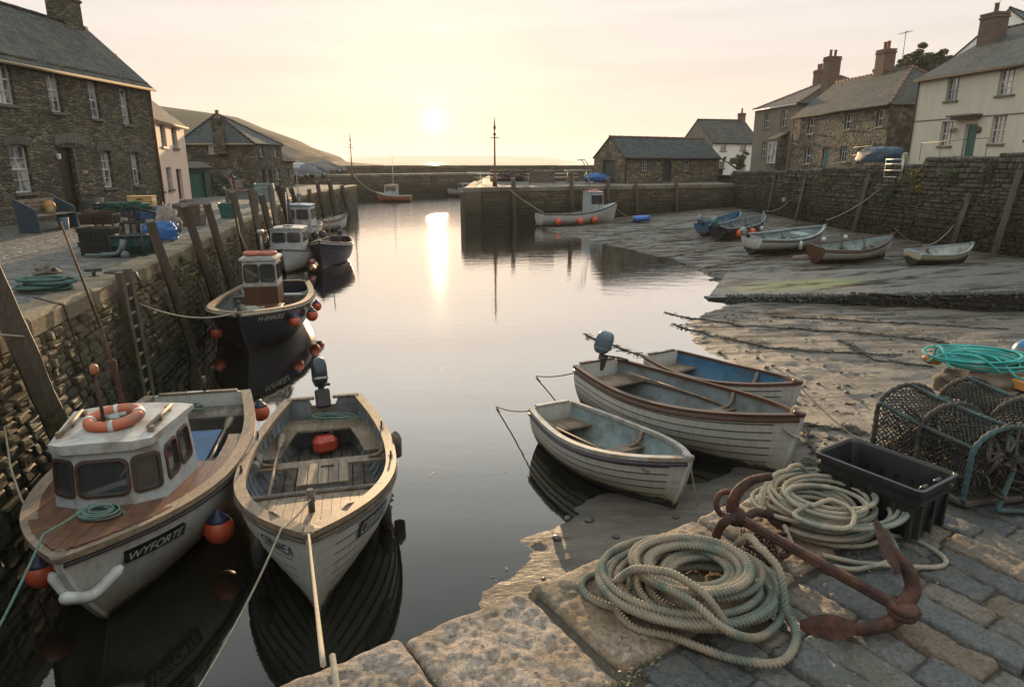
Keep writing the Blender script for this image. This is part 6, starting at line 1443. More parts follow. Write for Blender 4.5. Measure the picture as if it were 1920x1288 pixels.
rope('stern_line', [b16.W((-b16.L / 2, -.3, .5)), ap, b16.W((-.9, -.45, -.05))], .010, M_weedrope, 'weedy stern line of the nearest dinghy looping out into the water', sag=.03)
rope('stern_line', [b17.W((-b17.L / 2, -.3, .6)), ap2, b17.W((-1.5, -.75, .0))], .011, M_weedrope, 'weedy stern line of the varnished railed dinghy looping out into the water', sag=.03)
# ------------------------------------------------------------------ piles
def wallhit(px, py, pts, off, side):
    best = None
    for a, b in zip(pts, pts[1:]):
        a = Vector(a); b = Vector(b); d = (b - a).normalized(); n = Vector((-d.y, d.x)) * side; o = a + n * off
        p = onplane(px, py, (o.x, o.y, 0), (n.x, n.y, 0)); s = (Vector((p.x, p.y)) - o).dot(d)
        if p.y > 0 and -.3 <= s <= (b - a).length + .3: 
            if best is None or p.y < best.y: best = p
    return best
ORD = ['first', 'second', 'third', 'fourth', 'fifth', 'sixth', 'seventh', 'eighth', 'ninth', 'tenth', 'eleventh', 'twelfth', 'thirteenth', 'fourteenth', 'fifteenth']
def pile(top, bot, pts, side, w_, label, group, offt=.12, offb=.32, round_=False, zbot=-.4):
    T = wallhit(*top, pts, offt, side); Bq = wallhit(*bot, pts, offb, side)
    if T is None or Bq is None: print('no pile', label); return
    d = (T - Bq).normalized(); 
    if abs(d.z) < .3: d = Vector((0, 0, 1))
    B0 = Bq + d * ((zbot - Bq.z) / d.z); n = 14; R = random.Random(label)
    m = MB(); P = []; rad = []
    for i in range(n + 1): t = i / n; p = B0.lerp(T, t); P.append(p + Vector((R.uniform(-.008, .008), R.uniform(-.008, .008), 0))); rad.append(w_ * (1.0 - .06 * t) * R.uniform(.97, 1.03))
    loc = B0.copy(); P = [p - loc for p in P]
    if round_: m.tube(P, [r_ / 2 for r_ in rad], 10)
    else: m.tube(P, [r_ * .56 for r_ in rad], 8, prof=[1, .80, 1, .80, 1, .80, 1, .80][:8], smooth=False)
    o = m.build('mooring_post', M_pile); o.location = loc; tag(o, label, 'mooring post', group); return o
LP = [((-40, 470), (112, 808), .30), ((281, 414), (355, 636), .19), ((345, 385), (405, 566), .20), ((387, 381), (436, 549), .20), ((436, 360), (464, 484), .22), ((470, 355), (491, 472), .22), ((489, 365), (509, 440), .24),
      ((507, 350), (519, 428), .22), ((519, 345), (539, 406), .24), ((531, 350), (543, 404), .22), ((545, 352), (559, 395), .24), ((579, 355), (589, 404), .24), ((594, 341), (608, 404), .26), ((617, 337), (630, 406), .30), ((641, 348), (650, 389), .30)]
for i, (t, b, w_) in enumerate(LP): pile(t, b, LWn, -1, w_, f'{ORD[i]} leaning timber post from the near end of the left quay wall', 'timber posts leaning on the left quay wall', offt=.16 if i else .2)
RPl = [((1454, 328), (1435, 420), .16), ((1511, 330), (1490, 424), .20), ((1631, 325), (1598, 443), .24), ((1819, 362), (1784, 465), .24), ((1913, 318), (1860, 491), .30)]
for i, (t, b, w_) in enumerate(RPl): pile(t, b, RW, 1, w_, f'{ORD[i]} leaning timber post from the left along the tall right quay wall', 'timber posts leaning on the right quay wall', .14, .5, zbot=-.1)
PPl = [((962, 334), (965, 415), .30), ((1071, 320), (1073, 393), .30), ((1140, 332), (1141, 389), .26), ((1192, 331), (1195, 394), .26), ((1268, 330), (1269, 396), .26)]
for i, (t, b, w_) in enumerate(PPl): pile(t, b, PE, -1, w_, f'{ORD[i]} upright timber post from the left along the face of the pier', 'upright posts on the pier face', .16, .2, round_=True)
# ladder
Lt = [wallhit(225, 522, LWn, .22, -1), wallhit(243, 512, LWn, .22, -1)]; Lb = [wallhit(278, 720, LWn, .30, -1), wallhit(305, 712, LWn, .30, -1)]
lad = empty('quay_ladder', tuple(Lt[0]), label='long timber ladder fixed to the left quay wall beside the sagging rope', cat='ladder')
o0 = Lt[0]; dn = (Lb[0] - Lt[0]); dn = Vector((dn.x * .35, dn.y * .35, dn.z)); dn = dn / abs(dn.z) * 2.3; sv = (Lt[1] - Lt[0]); sv = Vector((sv.x, sv.y, 0)).normalized() * .42
for k in (0, 1): m = MB(); m.bar(sv * k + Vector((0, 0, .10)), sv * k + dn, .10, .11, up=(1, 0, 0), ch=.008); m.build('side_rail', M_pile, lad)
for i in range(9): t = (i + .6) / 9.3; m = MB(); m.bar(dn * t, dn * t + sv, .05, .04, up=tuple(dn), ch=.008); m.build('rung', M_oakpale, lad)
rope('hanging_chain', [wallhit(119, 571, LWn, .05, -1) + Vector((-.4, 0, .1)), wallhit(119, 572, LWn, .09, -1), wallhit(172, 735, LWn, .14, -1)], .012, M_weedrope, 'dark rope hanging down the wall beside the nearest cabin boat', sag=0)
rope('mooring_rope', [wallhit(8, 800, LWn, .1, -1), wallhit(18, 870, LWn, .3, -1) , b1.W(b1.P(.7, 1, -1, .02))], .012, M_ropeg, 'slack rope from the left wall to the far rail of the lifebuoy boat', sag=.12)
# a few small mooring ropes at the wall
rope('mooring_rope', [wallhit(60, 632, LWn, .35, -1), wallhit(0, 628, LWn, .35, -1)], .012, M_ropeg, 'rope loop tied round the nearest leaning post')

# ------------------------------------------------------------------ left quay clutter
def lq(px, py): return atz(px, py, ZL + .02)
M_creel = simple('dark_creel_net', (.02, .022, .018), .8, .4, 40, .6, .01); M_netg = simple('green_net', (.015, .10, .075), .8, .4, 45, .6, .01, dirt=(.02, .03, .02))
M_net2 = simple('grey_green_net', (.05, .085, .075), .85, .4, 50, .6, .01)
def netbox(name, c, size, label, mats, rz=0, arch=False, mesh=.07, group=None, cat='lobster pot', frm=None):
    r = empty(name, c, rz, label=label, cat=cat, group=group); sx, sy, sz = size; f = MB()
    def edge(a, b, w_=.025): f.tube([a, b], w_, 6)
    x, y = sx / 2, sy / 2
    for a, b in (((-x, -y, .02), (x, -y, .02)), ((-x, y, .02), (x, y, .02)), ((-x, -y, .02), (-x, y, .02)), ((x, -y, .02), (x, y, .02)), ((-x, -y, sz), (x, -y, sz)), ((-x, y, sz), (x, y, sz)), ((-x, -y, sz), (-x, y, sz)), ((x, -y, sz), (x, y, sz))): edge(a, b)
    for a in (-x, 0, x):
        for b in (-y, y): edge((a, b, 0), (a, b, sz))
    f.build('frame', frm or M_creel, r)
    n = MB(); R = random.Random(label)
    def face(o, u, v, L1, L2):
        o = Vector(o); u = Vector(u); v = Vector(v); k1 = int(L1 / mesh); k2 = int(L2 / mesh)
        for i in range(-k2, k1 + 1):
            for sgn in (1, -1):
                a0 = i * mesh if sgn > 0 else i * mesh + L2; pts = []
                s0 = 0; s1 = L2; 
                p = lambda s: (a0 + sgn * s, s)
                ss = [s for s in np.linspace(0, L2, 7) if 0 <= p(s)[0] <= L1]
                if len(ss) > 1: n.tube([o + u * p(s)[0] + v * p(s)[1] + u.cross(v) * R.uniform(-.008, .008) for s in ss], .004, 3, caps=False)
    face((-x, -y, 0), (1, 0, 0), (0, 0, 1), sx, sz); face((-x, y, 0), (1, 0, 0), (0, 0, 1), sx, sz); face((-x, -y, 0), (0, 1, 0), (0, 0, 1), sy, sz); face((x, -y, 0), (0, 1, 0), (0, 0, 1), sy, sz); face((-x, -y, sz), (1, 0, 0), (0, 1, 0), sx, sy)
    n.build('netting', mats, r)
    return r
def fishbox(name, c, size, mat, label, rz=0, cat='fish box', group=None, taper=.06, wall=.02, ribs=True):
    sx, sy, sz = size; x, y = sx / 2, sy / 2; t = taper; m = MB(); k = 1
    def ring(z, ox, oy, r=.03): return [(px * (1) + 0, py, z) for px, py in roundrect(2 * ox, 2 * oy, r, 3)]
    rings = [ring(0, x - t, y - t), ring(sz * .68, x - t * .4, y - t * .4), ring(sz * .69, x - .004, y - .004), ring(sz * .80, x, y), ring(sz * .81, x - .012, y - .012), ring(sz * .89, x - .010, y - .010), ring(sz * .90, x + .004, y + .004), ring(sz, x + .006, y + .006), ring(sz + .003, x - wall * .5, y - wall * .5), ring(sz - .01, x - wall, y - wall), ring(.03, x - t - wall, y - t - wall)]
    G = np.array(rings); m.grid(G, smooth=False, closed_j=True, flip=False); m.add(G[0], [tuple(range(G.shape[1]))[::-1]]); m.add(G[-1], [tuple(range(G.shape[1]))])
    if ribs:
        for i in range(7): u = -x + sx * (i + .5) / 7; [m.box((u, sd * (y - t * .7 + .004), sz * .34), (.018, .03, sz * .62)) for sd in (1, -1)]
        for i in range(3): v = -y + sy * (i + .5) / 3; [m.box((sd * (x - t * .7 + .004), v, sz * .34), (.03, .018, sz * .62)) for sd in (1, -1)]
    o = m.build(name, mat); o.location = c; o.rotation_euler = (0, 0, rz); return tag(o, label, cat, group)
qa = -.16 + pi / 2     # along the quay
def at_l(px, py, dz=0): p = lq(px, py); p.z += dz; return p
base_p = lq(185, 470)
netbox('lobster_pot', at_l(250, 480), (.62, .42, .42), 'square green covered pot at the front of the pot pile on the left quay', M_netg, rz=.1)
o = MB(); o.box((0, 0, .32), (.60, .40, .19)); e_ = o.build('net_cover', simple('dark_teal_cover', (.012, .05, .06), .7, .3, 8, .5, .01)); e_.location = at_l(250, 480); e_.rotation_euler = (0, 0, .1); tag(e_, 'dark teal net cover over the square green pot', 'net')
fishbox('fish_crate', at_l(192, 478), (.72, .45, .28), M_creel, 'bottom dark crate in the stack at the left of the pot pile', .08, cat='crate'); fishbox('fish_crate', at_l(192, 478, .29), (.72, .45, .28), M_creel, 'middle dark crate in the stack at the left of the pot pile', .02, cat='crate'); 
fishbox('fish_crate', at_l(196, 470, .58), (.72, .45, .22), simple('brown_crate', (.045, .028, .02), .8, .4, 20, .5), 'top brown crate full of tackle at the left of the pot pile', .12, cat='crate')
lump('tackle_heap', at_l(196, 470, .74), (.30, .18, .12), simple('rusty_tackle', (.06, .03, .022), .9, .5, 30, .8, .02), 'dark reddish tackle heaped in the top crate', 'fishing tackle', 6, amp=.6, f=5)
netbox('lobster_pot', at_l(262, 448, .0), (.7, .5, .42), 'lower grey green pot in the middle of the pot pile', M_net2, rz=.4); netbox('lobster_pot', at_l(262, 446, .46), (.75, .5, .3), 'tilted grey green pot lying on top of the middle pot', M_net2, rz=.5).rotation_euler[1] = .35
netbox('lobster_pot', at_l(222, 445, .0), (.8, .5, .85), 'tall dark pot at the back of the pot pile', M_creel, rz=.2)
lump('net_heap', at_l(245, 445, .78), (.50, .26, .12), M_netg, 'green net spread over the back of the pot pile', 'net', 11, amp=.5, f=3, rz=.4)
lump('net_heap', at_l(272, 474, .05), (.30, .24, .20), M_net2, 'small tangled net at the foot of the pot pile beside the second post', 'net', 17, amp=.6, f=4)
for c, sc, lb, sd in (((303, 452), (.36, .24, .28), 'lower blue tarpaulin bundle beside the second leaning post', 2), ((293, 436), (.46, .28, .20), 'upper blue tarpaulin bundle under the yellow boxes', 5)):
    p = at_l(*c, .18 if sd == 2 else .50); lump('tarpaulin_bundle', p, sc, M_tarpb, lb, 'tarpaulin', sd, amp=.16, rz=.3, f=3.2, box=.55, n=48, m_=30)
lump('net_heap', at_l(318, 446, .35), (.26, .24, .42), simple('pale_tangled_net', (.36, .30, .25), .9, .4, 30, .8, .02), 'pale tangled net spilling beside the blue tarpaulin bundles', 'net', 23, amp=.55, f=4)
M_yel = simple('yellow_fish_box', (.50, .32, .10), .55, .12, 7, .1, dirt=(.34, .22, .08))
yb = at_l(275, 437, 0)
for k in range(2):
    fb = MB(); fb.box((0, 0, .085), (.62, .36, .165), ch=.012); fb.box((0, 0, .15), (.64, .38, .03), ch=.008); o = fb.build('fish_box', M_yel); o.location = (yb.x, yb.y, ZL + .68 + k * .175); o.rotation_euler = (0, 0, .12 + .03 * k); tag(o, ('lower', 'upper')[k] + ' yellow fish box on the blue tarpaulin bundle', 'fish box')
    if True: h = MB(); h.box((0, -.186, .08), (.16, .012, .035), ch=.004); h.build('handle', M_black, o)
# brown bin behind the third post
fishbox('storage_bin', at_l(352, 422), (1.05, .75, .62), simple('brown_grey_bin', (.10, .075, .055), .6, .3, 5, .2), 'large open brown bin behind the third leaning post', .15, cat='bin', ribs=False)
# anchor-ish bits and coil on the left quay
coil('coiled_rope', lq(85, 545), .42, .30, 9, .026, simple('dark_green_rope', (.035, .10, .085), .85, .35, 20, .4, dirt=(.10, .09, .07)), 'big coil of dark green rope lying on the left quay paving', 5, h=.16, inner=.5, step=.05, n=8)
lump('net_heap', at_l(92, 532, .2), (.17, .14, .10), simple('grey_brown_net', (.13, .115, .09), .9, .3, 30, .6), 'grey brown net bunched on top of the dark green rope coil', 'net', 7, amp=.45)
m = MB(); m.tube([(0, 0, 0), (.02, 0, .14)], .03, 8); m.tube([(-.14, 0, .12), (.15, 0, .13)], .026, 8); m.lathe([(.09, 0), (.09, .02), (.04, .03)], (0, 0, 0), 12); o = m.build('mooring_cleat', M_iron); o.location = lq(176, 520); tag(o, 'small iron mooring cleat on the coping near the ladder', 'cleat')
for px_, a_ in (((176, 520), 1), ):
    pass
m = MB()
for i in range(3): m.tube([(.0, i * .09, .03), (.30, i * .10 - .05, .04), (.52, .02 * i, .03), (.58, i * .02, -.12)], .02, 6)
o = m.build('ring_bolt', M_iron); o.location = lq(196, 515); tag(o, 'iron bar staple over the coping edge near the ladder', 'ring bolt')
m = MB(); m.tube([(0, 0, .06), (.3, .05, .08), (.42, .06, .2), (.46, .08, .36)], [.05, .045, .06, .07], 8); m.sphere((.47, .05, .05), .09, 10, 6); m.tube([(-.3, -.02, .06), (0, 0, .06)], .03, 7); o = m.build('old_winch_handle', simple('blue_grey_iron', (.10, .13, .13), .6, .3, 10, .3)); o.location = lq(190, 484); tag(o, 'grey blue iron fitting lying in front of the dark crates', 'fitting')
# bench, buckets, planter
bx = lq(80, 433); br_ = empty('bench', (bx.x + .05, bx.y + .25, ZL + .02), pi / 2 + .02, label='blue ended wooden bench standing against the big stone house', cat='bench')
for s_ in (-.85, .85):
    m = MB(); m.hexa([(s_ - .03, -.30, 0), (s_ + .03, -.30, 0), (s_ + .03, .26, 0), (s_ - .03, .26, 0)], [(s_ - .03, -.26, .62), (s_ + .03, -.26, .62), (s_ + .03, .30, .92), (s_ - .03, .30, .92)]); m.build('end_panel', simple('bench_blue', (.025, .05, .075), .6, .2, 6, .2), br_)
m = MB()
for i in range(4): m.box((0, -.22 + i * .125, .44), (1.68, .105, .03), ch=.005)
m.build('seat', M_oakpale, br_); m = MB()
for i in range(3): m.box((0, .24 + i * .02, .58 + i * .12), (1.68, .025, .09), ch=.005)
m.build('backrest', M_oakpale, br_)
o = buoy(Vector((bx.x + .0, bx.y + .45, ZL + .66)), .17, 'ochre net float lying on the right end of the bench', cap=False, mat=simple('ochre_float', (.35, .17, .04), .7, .3, 6, .2), group=None)
o = buoy(Vector((bx.x + .15, bx.y + .25, ZL + .55)), .12, 'dull yellow float lying in the middle of the bench', cap=False, mat=simple('dull_yellow_float', (.22, .16, .07), .7, .3, 6, .2), group=None)
def bucket(px, py, r_, h_, mat, label, name='bucket', cat='bucket'):
    m = MB(); m.lathe([(r_ * .8, 0), (r_, h_), (r_ * .92, h_), (r_ * .74, .03)], (0, 0, 0), 16, capz=False); m.lathe([(r_ * .74, .02), (r_ * .74, .035)], (0, 0, 0), 16); o = m.build(name, mat); o.location = lq(px, py); tag(o, label, cat); q = MB(); q.tube([(r_ * cos(a) * .95, 0, h_ + r_ * .6 * sin(a)) for a in np.linspace(0, pi, 9)], .012, 5); q.build('handle', M_iron, o)
bucket(121, 430, .15, .34, simple('teal_bucket', (.05, .11, .12), .6), 'teal bucket on the ground right of the bench'); bucket(131, 424, .13, .26, M_oakpale, 'small tan pot beside the teal bucket'); bucket(176, 411, .34, .62, simple('dark_tub', (.035, .035, .03), .7, .3, 8, .3), 'dark wide tub beside the dark door of the stone house', 'tub', 'tub'); bucket(190, 413, .16, .75, simple('stone_jar', (.10, .085, .065), .8, .3, 8, .3), 'tall stone jar beside the dark tub', 'jar', 'jar')
# planks leaning, plants by the pink cottage
def leaves(name, c, sc, n, size, mat, label, cat='plant', seed=1, stem=True, flowers=None, group=None, hollow=.35, kind=None):
    R = random.Random(seed); m = MB(); cl = [Vector((R.gauss(0, .5), R.gauss(0, .5), R.gauss(0, .45))) for _ in range(max(6, n // 120))]
    V = []; F = []
    for i in range(n):
        k = R.choice(cl); d = Vector((R.gauss(0, 1), R.gauss(0, 1), R.gauss(0, 1))).normalized() * (.38 * R.random() ** .4)
        p = k + d
        if p.length > 1.15: p = p.normalized() * 1.1
        p = Vector((p.x * sc[0], p.y * sc[1], p.z * sc[2])); a = Vector((R.gauss(0, 1), R.gauss(0, 1), R.gauss(0, .7))).normalized() * size * R.uniform(.6, 1.3); b = a.cross(Vector((R.gauss(0, 1), R.gauss(0, 1), R.gauss(0, 1)))).normalized() * size * .45
        j = len(V); V += [p - a, p + b, p + a, p - b]; F.append((j, j + 1, j + 2, j + 3))
    m.add(V, F)
    if stem:
        root = empty(name, c, label=label, cat=cat, group=group); m.build('crown', mat, root)
        s_ = MB()
        for k in cl[:9]: s_.tube([(0, 0, -sc[2] * 1.1), (k.x * sc[0] * .5, k.y * sc[1] * .5, k.z * sc[2] * .3 - sc[2] * .3), (k.x * sc[0], k.y * sc[1], k.z * sc[2])], [size * .6, size * .4, size * .15], 5)
        s_.build('stem', M_oakgrey, root)
        if flowers:
            q = MB(); R2 = random.Random(seed + 3); V = []; F = []
            for i in range(flowers[0]): k = R2.choice(cl[:5]); p = Vector((k.x * sc[0], k.y * sc[1] - sc[1] * .5, k.z * sc[2] + sc[2] * .3)) + Vector((R2.gauss(0, .18), R2.gauss(0, .15), R2.gauss(0, .14))); q.sphere(p, size * .35, 5, 4)
            q.build('flower', flowers[1], root)
        return root
    o = m.build(name, mat); o.location = c; return tag(o, label, cat, group, kind)
def leafmat(name, a, b): m = NM(name, .6); m.col(m.mix(m.rnd(), a, b)); m.b.inputs['Subsurface Weight'].default_value = 0; return m.m
M_leaf = leafmat('dark_green_leaf', (.022, .04, .014), (.06, .09, .03)); M_leafy = leafmat('yellow_green_leaf', (.05, .07, .015), (.13, .13, .03)); M_tree = leafmat('tree_leaf', (.018, .028, .010), (.055, .07, .022)); M_yflower = simple('yellow_flower', (.55, .32, .02), .6, .2, 5, 0)
leaves('potted_plant', at_l(325, 374, .35), (.55, .3, .3), 500, .07, M_leaf, 'low green plants growing along the front of the pink cottage', seed=2); leaves('potted_plant', at_l(350, 371, .2), (.3, .3, .2), 250, .06, M_leafy, 'small plant with rusty flowers at the right corner of the pink cottage', seed=4, flowers=(12, simple('rust_flower', (.3, .09, .03), .7)))
leaves('bush', Vector((-16.6, 39.0, ZL + .55)), (.6, .6, .55), 900, .08, M_leaf, 'dark rounded bush beside the green shed', 'bush', 9)
# tall rail frame and poles near the fifth post
g0 = lq(456, 398)
fr_ = empty('landing_frame', tuple(g0), label='weathered timber frame with a grey board standing at the quay edge past the fifth post', cat='timber frame')
for x_ in (-.55, .55): m = MB(); m.box((x_, 0, .38), (.12, .12, .9), ch=.01); m.build('post', M_oakgrey, fr_)
m = MB(); m.box((0, 0, .82), (1.24, .10, .09), ch=.01); m.build('top_rail', M_oakpale, fr_); m = MB(); m.box((0, .06, .6), (.96, .04, .26)); m.build('board', simple('grey_blue_board', (.16, .19, .19), .7), fr_)
pl = lq(444, 398); m = MB(); m.tube([(0, 0, 0), (-.06, 0, .75), (-.12, .03, 1.3)], [.045, .04, .03], 7); m.tube([(-.12, .03, 1.3), (.20, .05, 2.0)], [.03, .015], 6); m.tube([(-.08, 0, .9), (-.20, .0, 1.25), (-.38, .0, 1.48)], [.03, .02, .012], 6)
o = m.build('driftwood_pole', simple('orange_brown_wood', (.22, .10, .045), .6, .3, 10, .3)); o.location = pl; tag(o, 'crooked orange brown pole rising above the landing frame', 'pole')
for px, lb in ((525, 'dark leaning pole standing at the quay edge before the parked cars'),): pass
fishbox('fish_box', lq(430, 408), (.6, .45, .5), M_doorG, 'small dark green box on the left quay near the landing frame', .2, cat='box', ribs=False)
fishbox('fish_box', lq(498, 377), (.9, .7, .85), simple('pale_blue_box', (.20, .27, .27), .6), 'pale blue box at the quay edge beside the seventh post', .2, cat='box', ribs=False)
# lamp posts
def lamp(p, h, label, r=.07):
    e = empty('lamp_post', p, label=label, cat='lamp post', group='old harbour lamp posts'); m = MB(); m.lathe([(r * 2.2, 0), (r * 2.2, .5), (r * 1.3, .7), (r, .9), (r * .8, h * .6), (r * .65, h - .7), (r * 1.6, h - .66), (r * 1.6, h - .6), (r * .6, h - .55), (r * .6, h - .3)], (0, 0, 0), 12); m.tube([(-.28, 0, h - .85), (.28, 0, h - .85)], .025, 6); m.build('pole', simple('rusty_lamp_pole', (.16, .07, .03), .6, .3, 5, .2), e)
    q = MB(); q.lathe([(r * .5, h - .4), (r * 1.3, h - .2), (r * .7, h - .1), (r * .5, h + .15), (.01, h + .42)], (0, 0, 0), 8); q.build('lantern', M_iron, e)
lamp(tuple(atz(928, 350, ZP)), 4.0, 'tall lamp post standing alone on the left end of the pier'); pz = atz(661, 338, ZL + .3); lamp(tuple(pz), 3.7, 'thin lamp post at the far end of the left quay near the headland', .055)
# cars
def car(c, rz, col, label, L=4.0, kind='hatch'):
    e = empty('parked_car', c, rz, label=label, cat='car'); w_ = .82; H1, H2 = .92, 1.42
    prof = [(-L / 2, .35), (-L / 2 + .02, .85), (-L / 2 + .12, H1), (-L / 2 + .35, H2 - .08), (-L / 2 + .8, H2), (L * .05, H2), (L * .22, H1 + .06), (L / 2 - .25, .78), (L / 2, .62), (L / 2 + .02, .35)]
    m = MB(); G = []
    for y, s_ in ((-w_, .97), (-w_ * .97, 1), (w_ * .97, 1), (w_, .97)):
        G.append([(x * (s_ if z < .9 else s_ * .99), y * (1 if z < 1 else .86), z) for x, z in prof])
    G = np.array(G); m.grid(G, smooth=False); m.add(G[0], [tuple(range(len(prof)))]); m.add(G[-1], [tuple(range(len(prof)))[::-1]]); m.build('body', simple('car_paint_' + label.split()[0], col, .25, .05, 4, 0), e)
    for sd in (1, -1):
        for a, b in ((-L / 2 + .5, -L * .12), (-L * .08, L * .12)):
            q = MB(); y = sd * (w_ * .91); q.add([(a, y * 1.035, H1 + .02), (b + .1, y * 1.035, H1 + .02), (b, y * .965, H2 - .1), (a + .1, y * .965, H2 - .1)], [(0, 1, 2, 3)][::1]); q.build('side_window', M_glass, e)
        for xx in (-L * .30, L * .31):
            q = MB(); q.lathe([(.05, -.1), (.31, -.1), (.33, -.06), (.33, .06), (.31, .1), (.05, .1)], (xx, sd * (w_ - .08), .33), 18, Matrix.Rotation(pi / 2, 3, 'X')); wl = q.build('wheel', M_black, e); q = MB(); q.lathe([(.02, -.115), (.2, -.112), (.2, .112), (.02, .115)], (xx, sd * (w_ - .08), .33), 14, Matrix.Rotation(pi / 2, 3, 'X')); q.build('hubcap', M_metal, wl)
        q = MB(); q.box((-L / 2 + .02, sd * .62, .74), (.07, .24, .14), ch=.02); q.build('tail_light', simple('tail_light_red', (.35, .02, .015), .3, .1, 4, 0), e); q = MB(); q.box((L / 2 - .05, sd * .6, .62), (.1, .26, .12), ch=.02); q.build('headlight', M_metal, e)
    q = MB(); q.add([(L * .065, -w_ * .78, H2 - .06), (L * .21, -w_ * .82, H1 + .1), (L * .21, w_ * .82, H1 + .1), (L * .065, w_ * .78, H2 - .06)], [(0, 1, 2, 3)]); q.V[-1][:, 2] += .03; q.build('windscreen', M_glass, e)
    q = MB(); q.add([(-L / 2 + .10, -w_ * .78, H1 + .06), (-L / 2 + .10, w_ * .78, H1 + .06), (-L / 2 + .31, w_ * .74, H2 - .12), (-L / 2 + .31, -w_ * .74, H2 - .12)], [(3, 2, 1, 0)]); q.V[-1][:, 0] -= .03; q.build('rear_window', M_glass, e)
p = atz(598, 343, ZB - .2); car((-19.6, 66.5, ZL + .38), 1.15, (.14, .155, .19), 'silver hatchback parked in front of the boundary wall beyond the left quay')
p = atz(566, 335, ZB - .2); car((-24.6, 77.5, ZB), 1.3, (.25, .26, .27), 'white van like car half hidden beside the stone outhouse'); car((-21.6, 81.0, ZB), .3, (.22, .21, .20), 'pale car parked against the sea wall behind the silver hatchback')
car((-18.2, 41.0, ZL + .02), pi + .1, (.035, .04, .045), 'dark car with red tail lights parked by the corner of the pyramid roofed house', 3.6)
# picnic benches, tables, boats on the pier deck
def picnic(c, rz, label, L=1.7, col=None):
    e = empty('picnic_table', c, rz, label=label, cat='picnic table'); M_ = simple('silvered_bench_wood', (.55, .48, .38), .8, .2, 6, .2)
    m = MB(); [m.box((0, -.26 + i * .13, .72), (L, .115, .035)) for i in range(5)]; m.build('tabletop', M_, e)
    for sd in (1, -1): m = MB(); [m.box((0, sd * (.62 + .12 * i), .43), (L, .105, .035)) for i in range(2)]; m.build('seat', M_, e)
    for sx in (-1, 1):
        for sd in (1, -1): m = MB(); m.bar((sx * L * .36, sd * .22, .70), (sx * L * .36, sd * .62, 0), .09, .04, up=(1, 0, 0)); m.build('leg', M_, e)
picnic((-1.9, 53.0, ZP + .01), .3, 'picnic table by the foot of the tall lamp post'); picnic((2.0, 53.5, ZP + .01), .25, 'weathered picnic table in front of the pier parapet, second from the lamp post', col=M_oakgrey); picnic((3.9, 54.3, ZP + .01), .3, 'pale framed picnic table nearest the stone table on the pier', 2.4)
m = MB(); m.box((0, 0, .5), (1.8, .04, .75)); [m.box((x_, 0, .45), (.08, .08, .9)) for x_ in (-.9, .9)]; m.box((0, 0, .9), (1.9, .08, .07)); o = m.build('notice_board', M_oakgrey); o.location = (2.2, 50.2, ZP + .01); tag(o, 'low grey board on two posts standing on the pier deck', 'notice board')
m = MB(); m.box((0, 0, .92), (2.1, .8, .1), ch=.03); m.box((-.75, 0, .44), (.25, .6, .87)); m.box((.75, 0, .44), (.25, .6, .87)); o = m.build('stone_table', simple('pale_stone', (.27, .25, .20), .8)); o.location = (5.3, 55.0, ZP + .01); tag(o, 'pale stone slab table standing near the boathouse', 'table')
lump('covered_dinghy', (7.0, 54.5, ZP + .42) if False else (6.6, 53.3, ZP + .36), (1.15, .45, .42), M_tarpb, 'blue tarpaulin covered dinghy beside the boathouse door', 'covered boat', 31, amp=.12, rz=.3)
lump('gear_pile', (-.1, 54.5, ZP + .35), (.9, .5, .42), simple('dark_gear', (.05, .035, .03), .9, .4, 8, .5), 'dark heap of fishing gear between the lamp post and the picnic tables', 'fishing gear', 41, amp=.5)
# blue covered trailer, railing, gate on the right lane
lump('covered_trailer', (19.9, 38.6, lane_at(38.6) + .75) if False else (19.4, 36.5, lane_at(36.5) + .62), (.62, 1.45, .50), simple('teal_blue_cover', (.006, .05, .085), .6, .25, 5, .4, .02), 'blue green tarpaulin covering a boat on the lane above the right wall', 'covered boat', 51, amp=.10, rz=.1, box=.6, n=40, m_=24)
def railing(a, b, h, n, label, rails=(.95, .5), mat=M_iron, name='railing'):
    a = Vector(a); b = Vector(b); e = empty(name, tuple(a), label=label, cat='railing'); d = b - a; m = MB(); [m.tube([(0, 0, h * k), tuple(d + Vector((0, 0, h * k)))], .015, 6) for k in rails]; m.build('rail', mat, e)
    for i in range(n): m = MB(); p = d * (i / (n - 1)); m.tube([tuple(p), tuple(p + Vector((0, 0, h)))], .015, 6); m.build('post', mat, e)
railing((18.75, 38.2, 3.9), (18.95, 34.4, 4.05), .9, 6, 'thin metal railing along the wall top in front of the blue covered boat')
A_ = wallhit(1657, 332, RW, .12, 1); B_ = wallhit(1690, 330, RW, .12, 1)
e = empty('gate', tuple(A_), label='white barred metal gate set in the wall beside the yellow flowers', cat='gate'); d = B_ - A_; d.z = 0; m = MB()
for k in (0, .38, .74, 1.0): m.tube([(0, 0, k * .85), tuple(d + Vector((0, 0, k * .85)))], .03, 6)
for k in (0, 1): m.tube([tuple(d * k), tuple(d * k + Vector((0, 0, .85)))], .03, 6)
m.build('gate_bar', M_white, e)
p = wallhit(1694, 318, RW, -.1, 1); m = MB(); m.box((0, 0, 0), (.24, .24, 1.1), ch=.03); m.sphere((0, 0, .58), .13, 10, 6); o = m.build('gate_post', simple('pale_stone', (.27, .25, .20), .8)); o.location = p + Vector((0, 0, .1)); tag(o, 'pale stone gate post right of the white barred gate', 'gate post')
railing((20.2, 34.3, 4.05), (20.5, 30.0, 4.15), .85, 4, 'handrail sloping up in front of the cream house', (1,), M_iron)
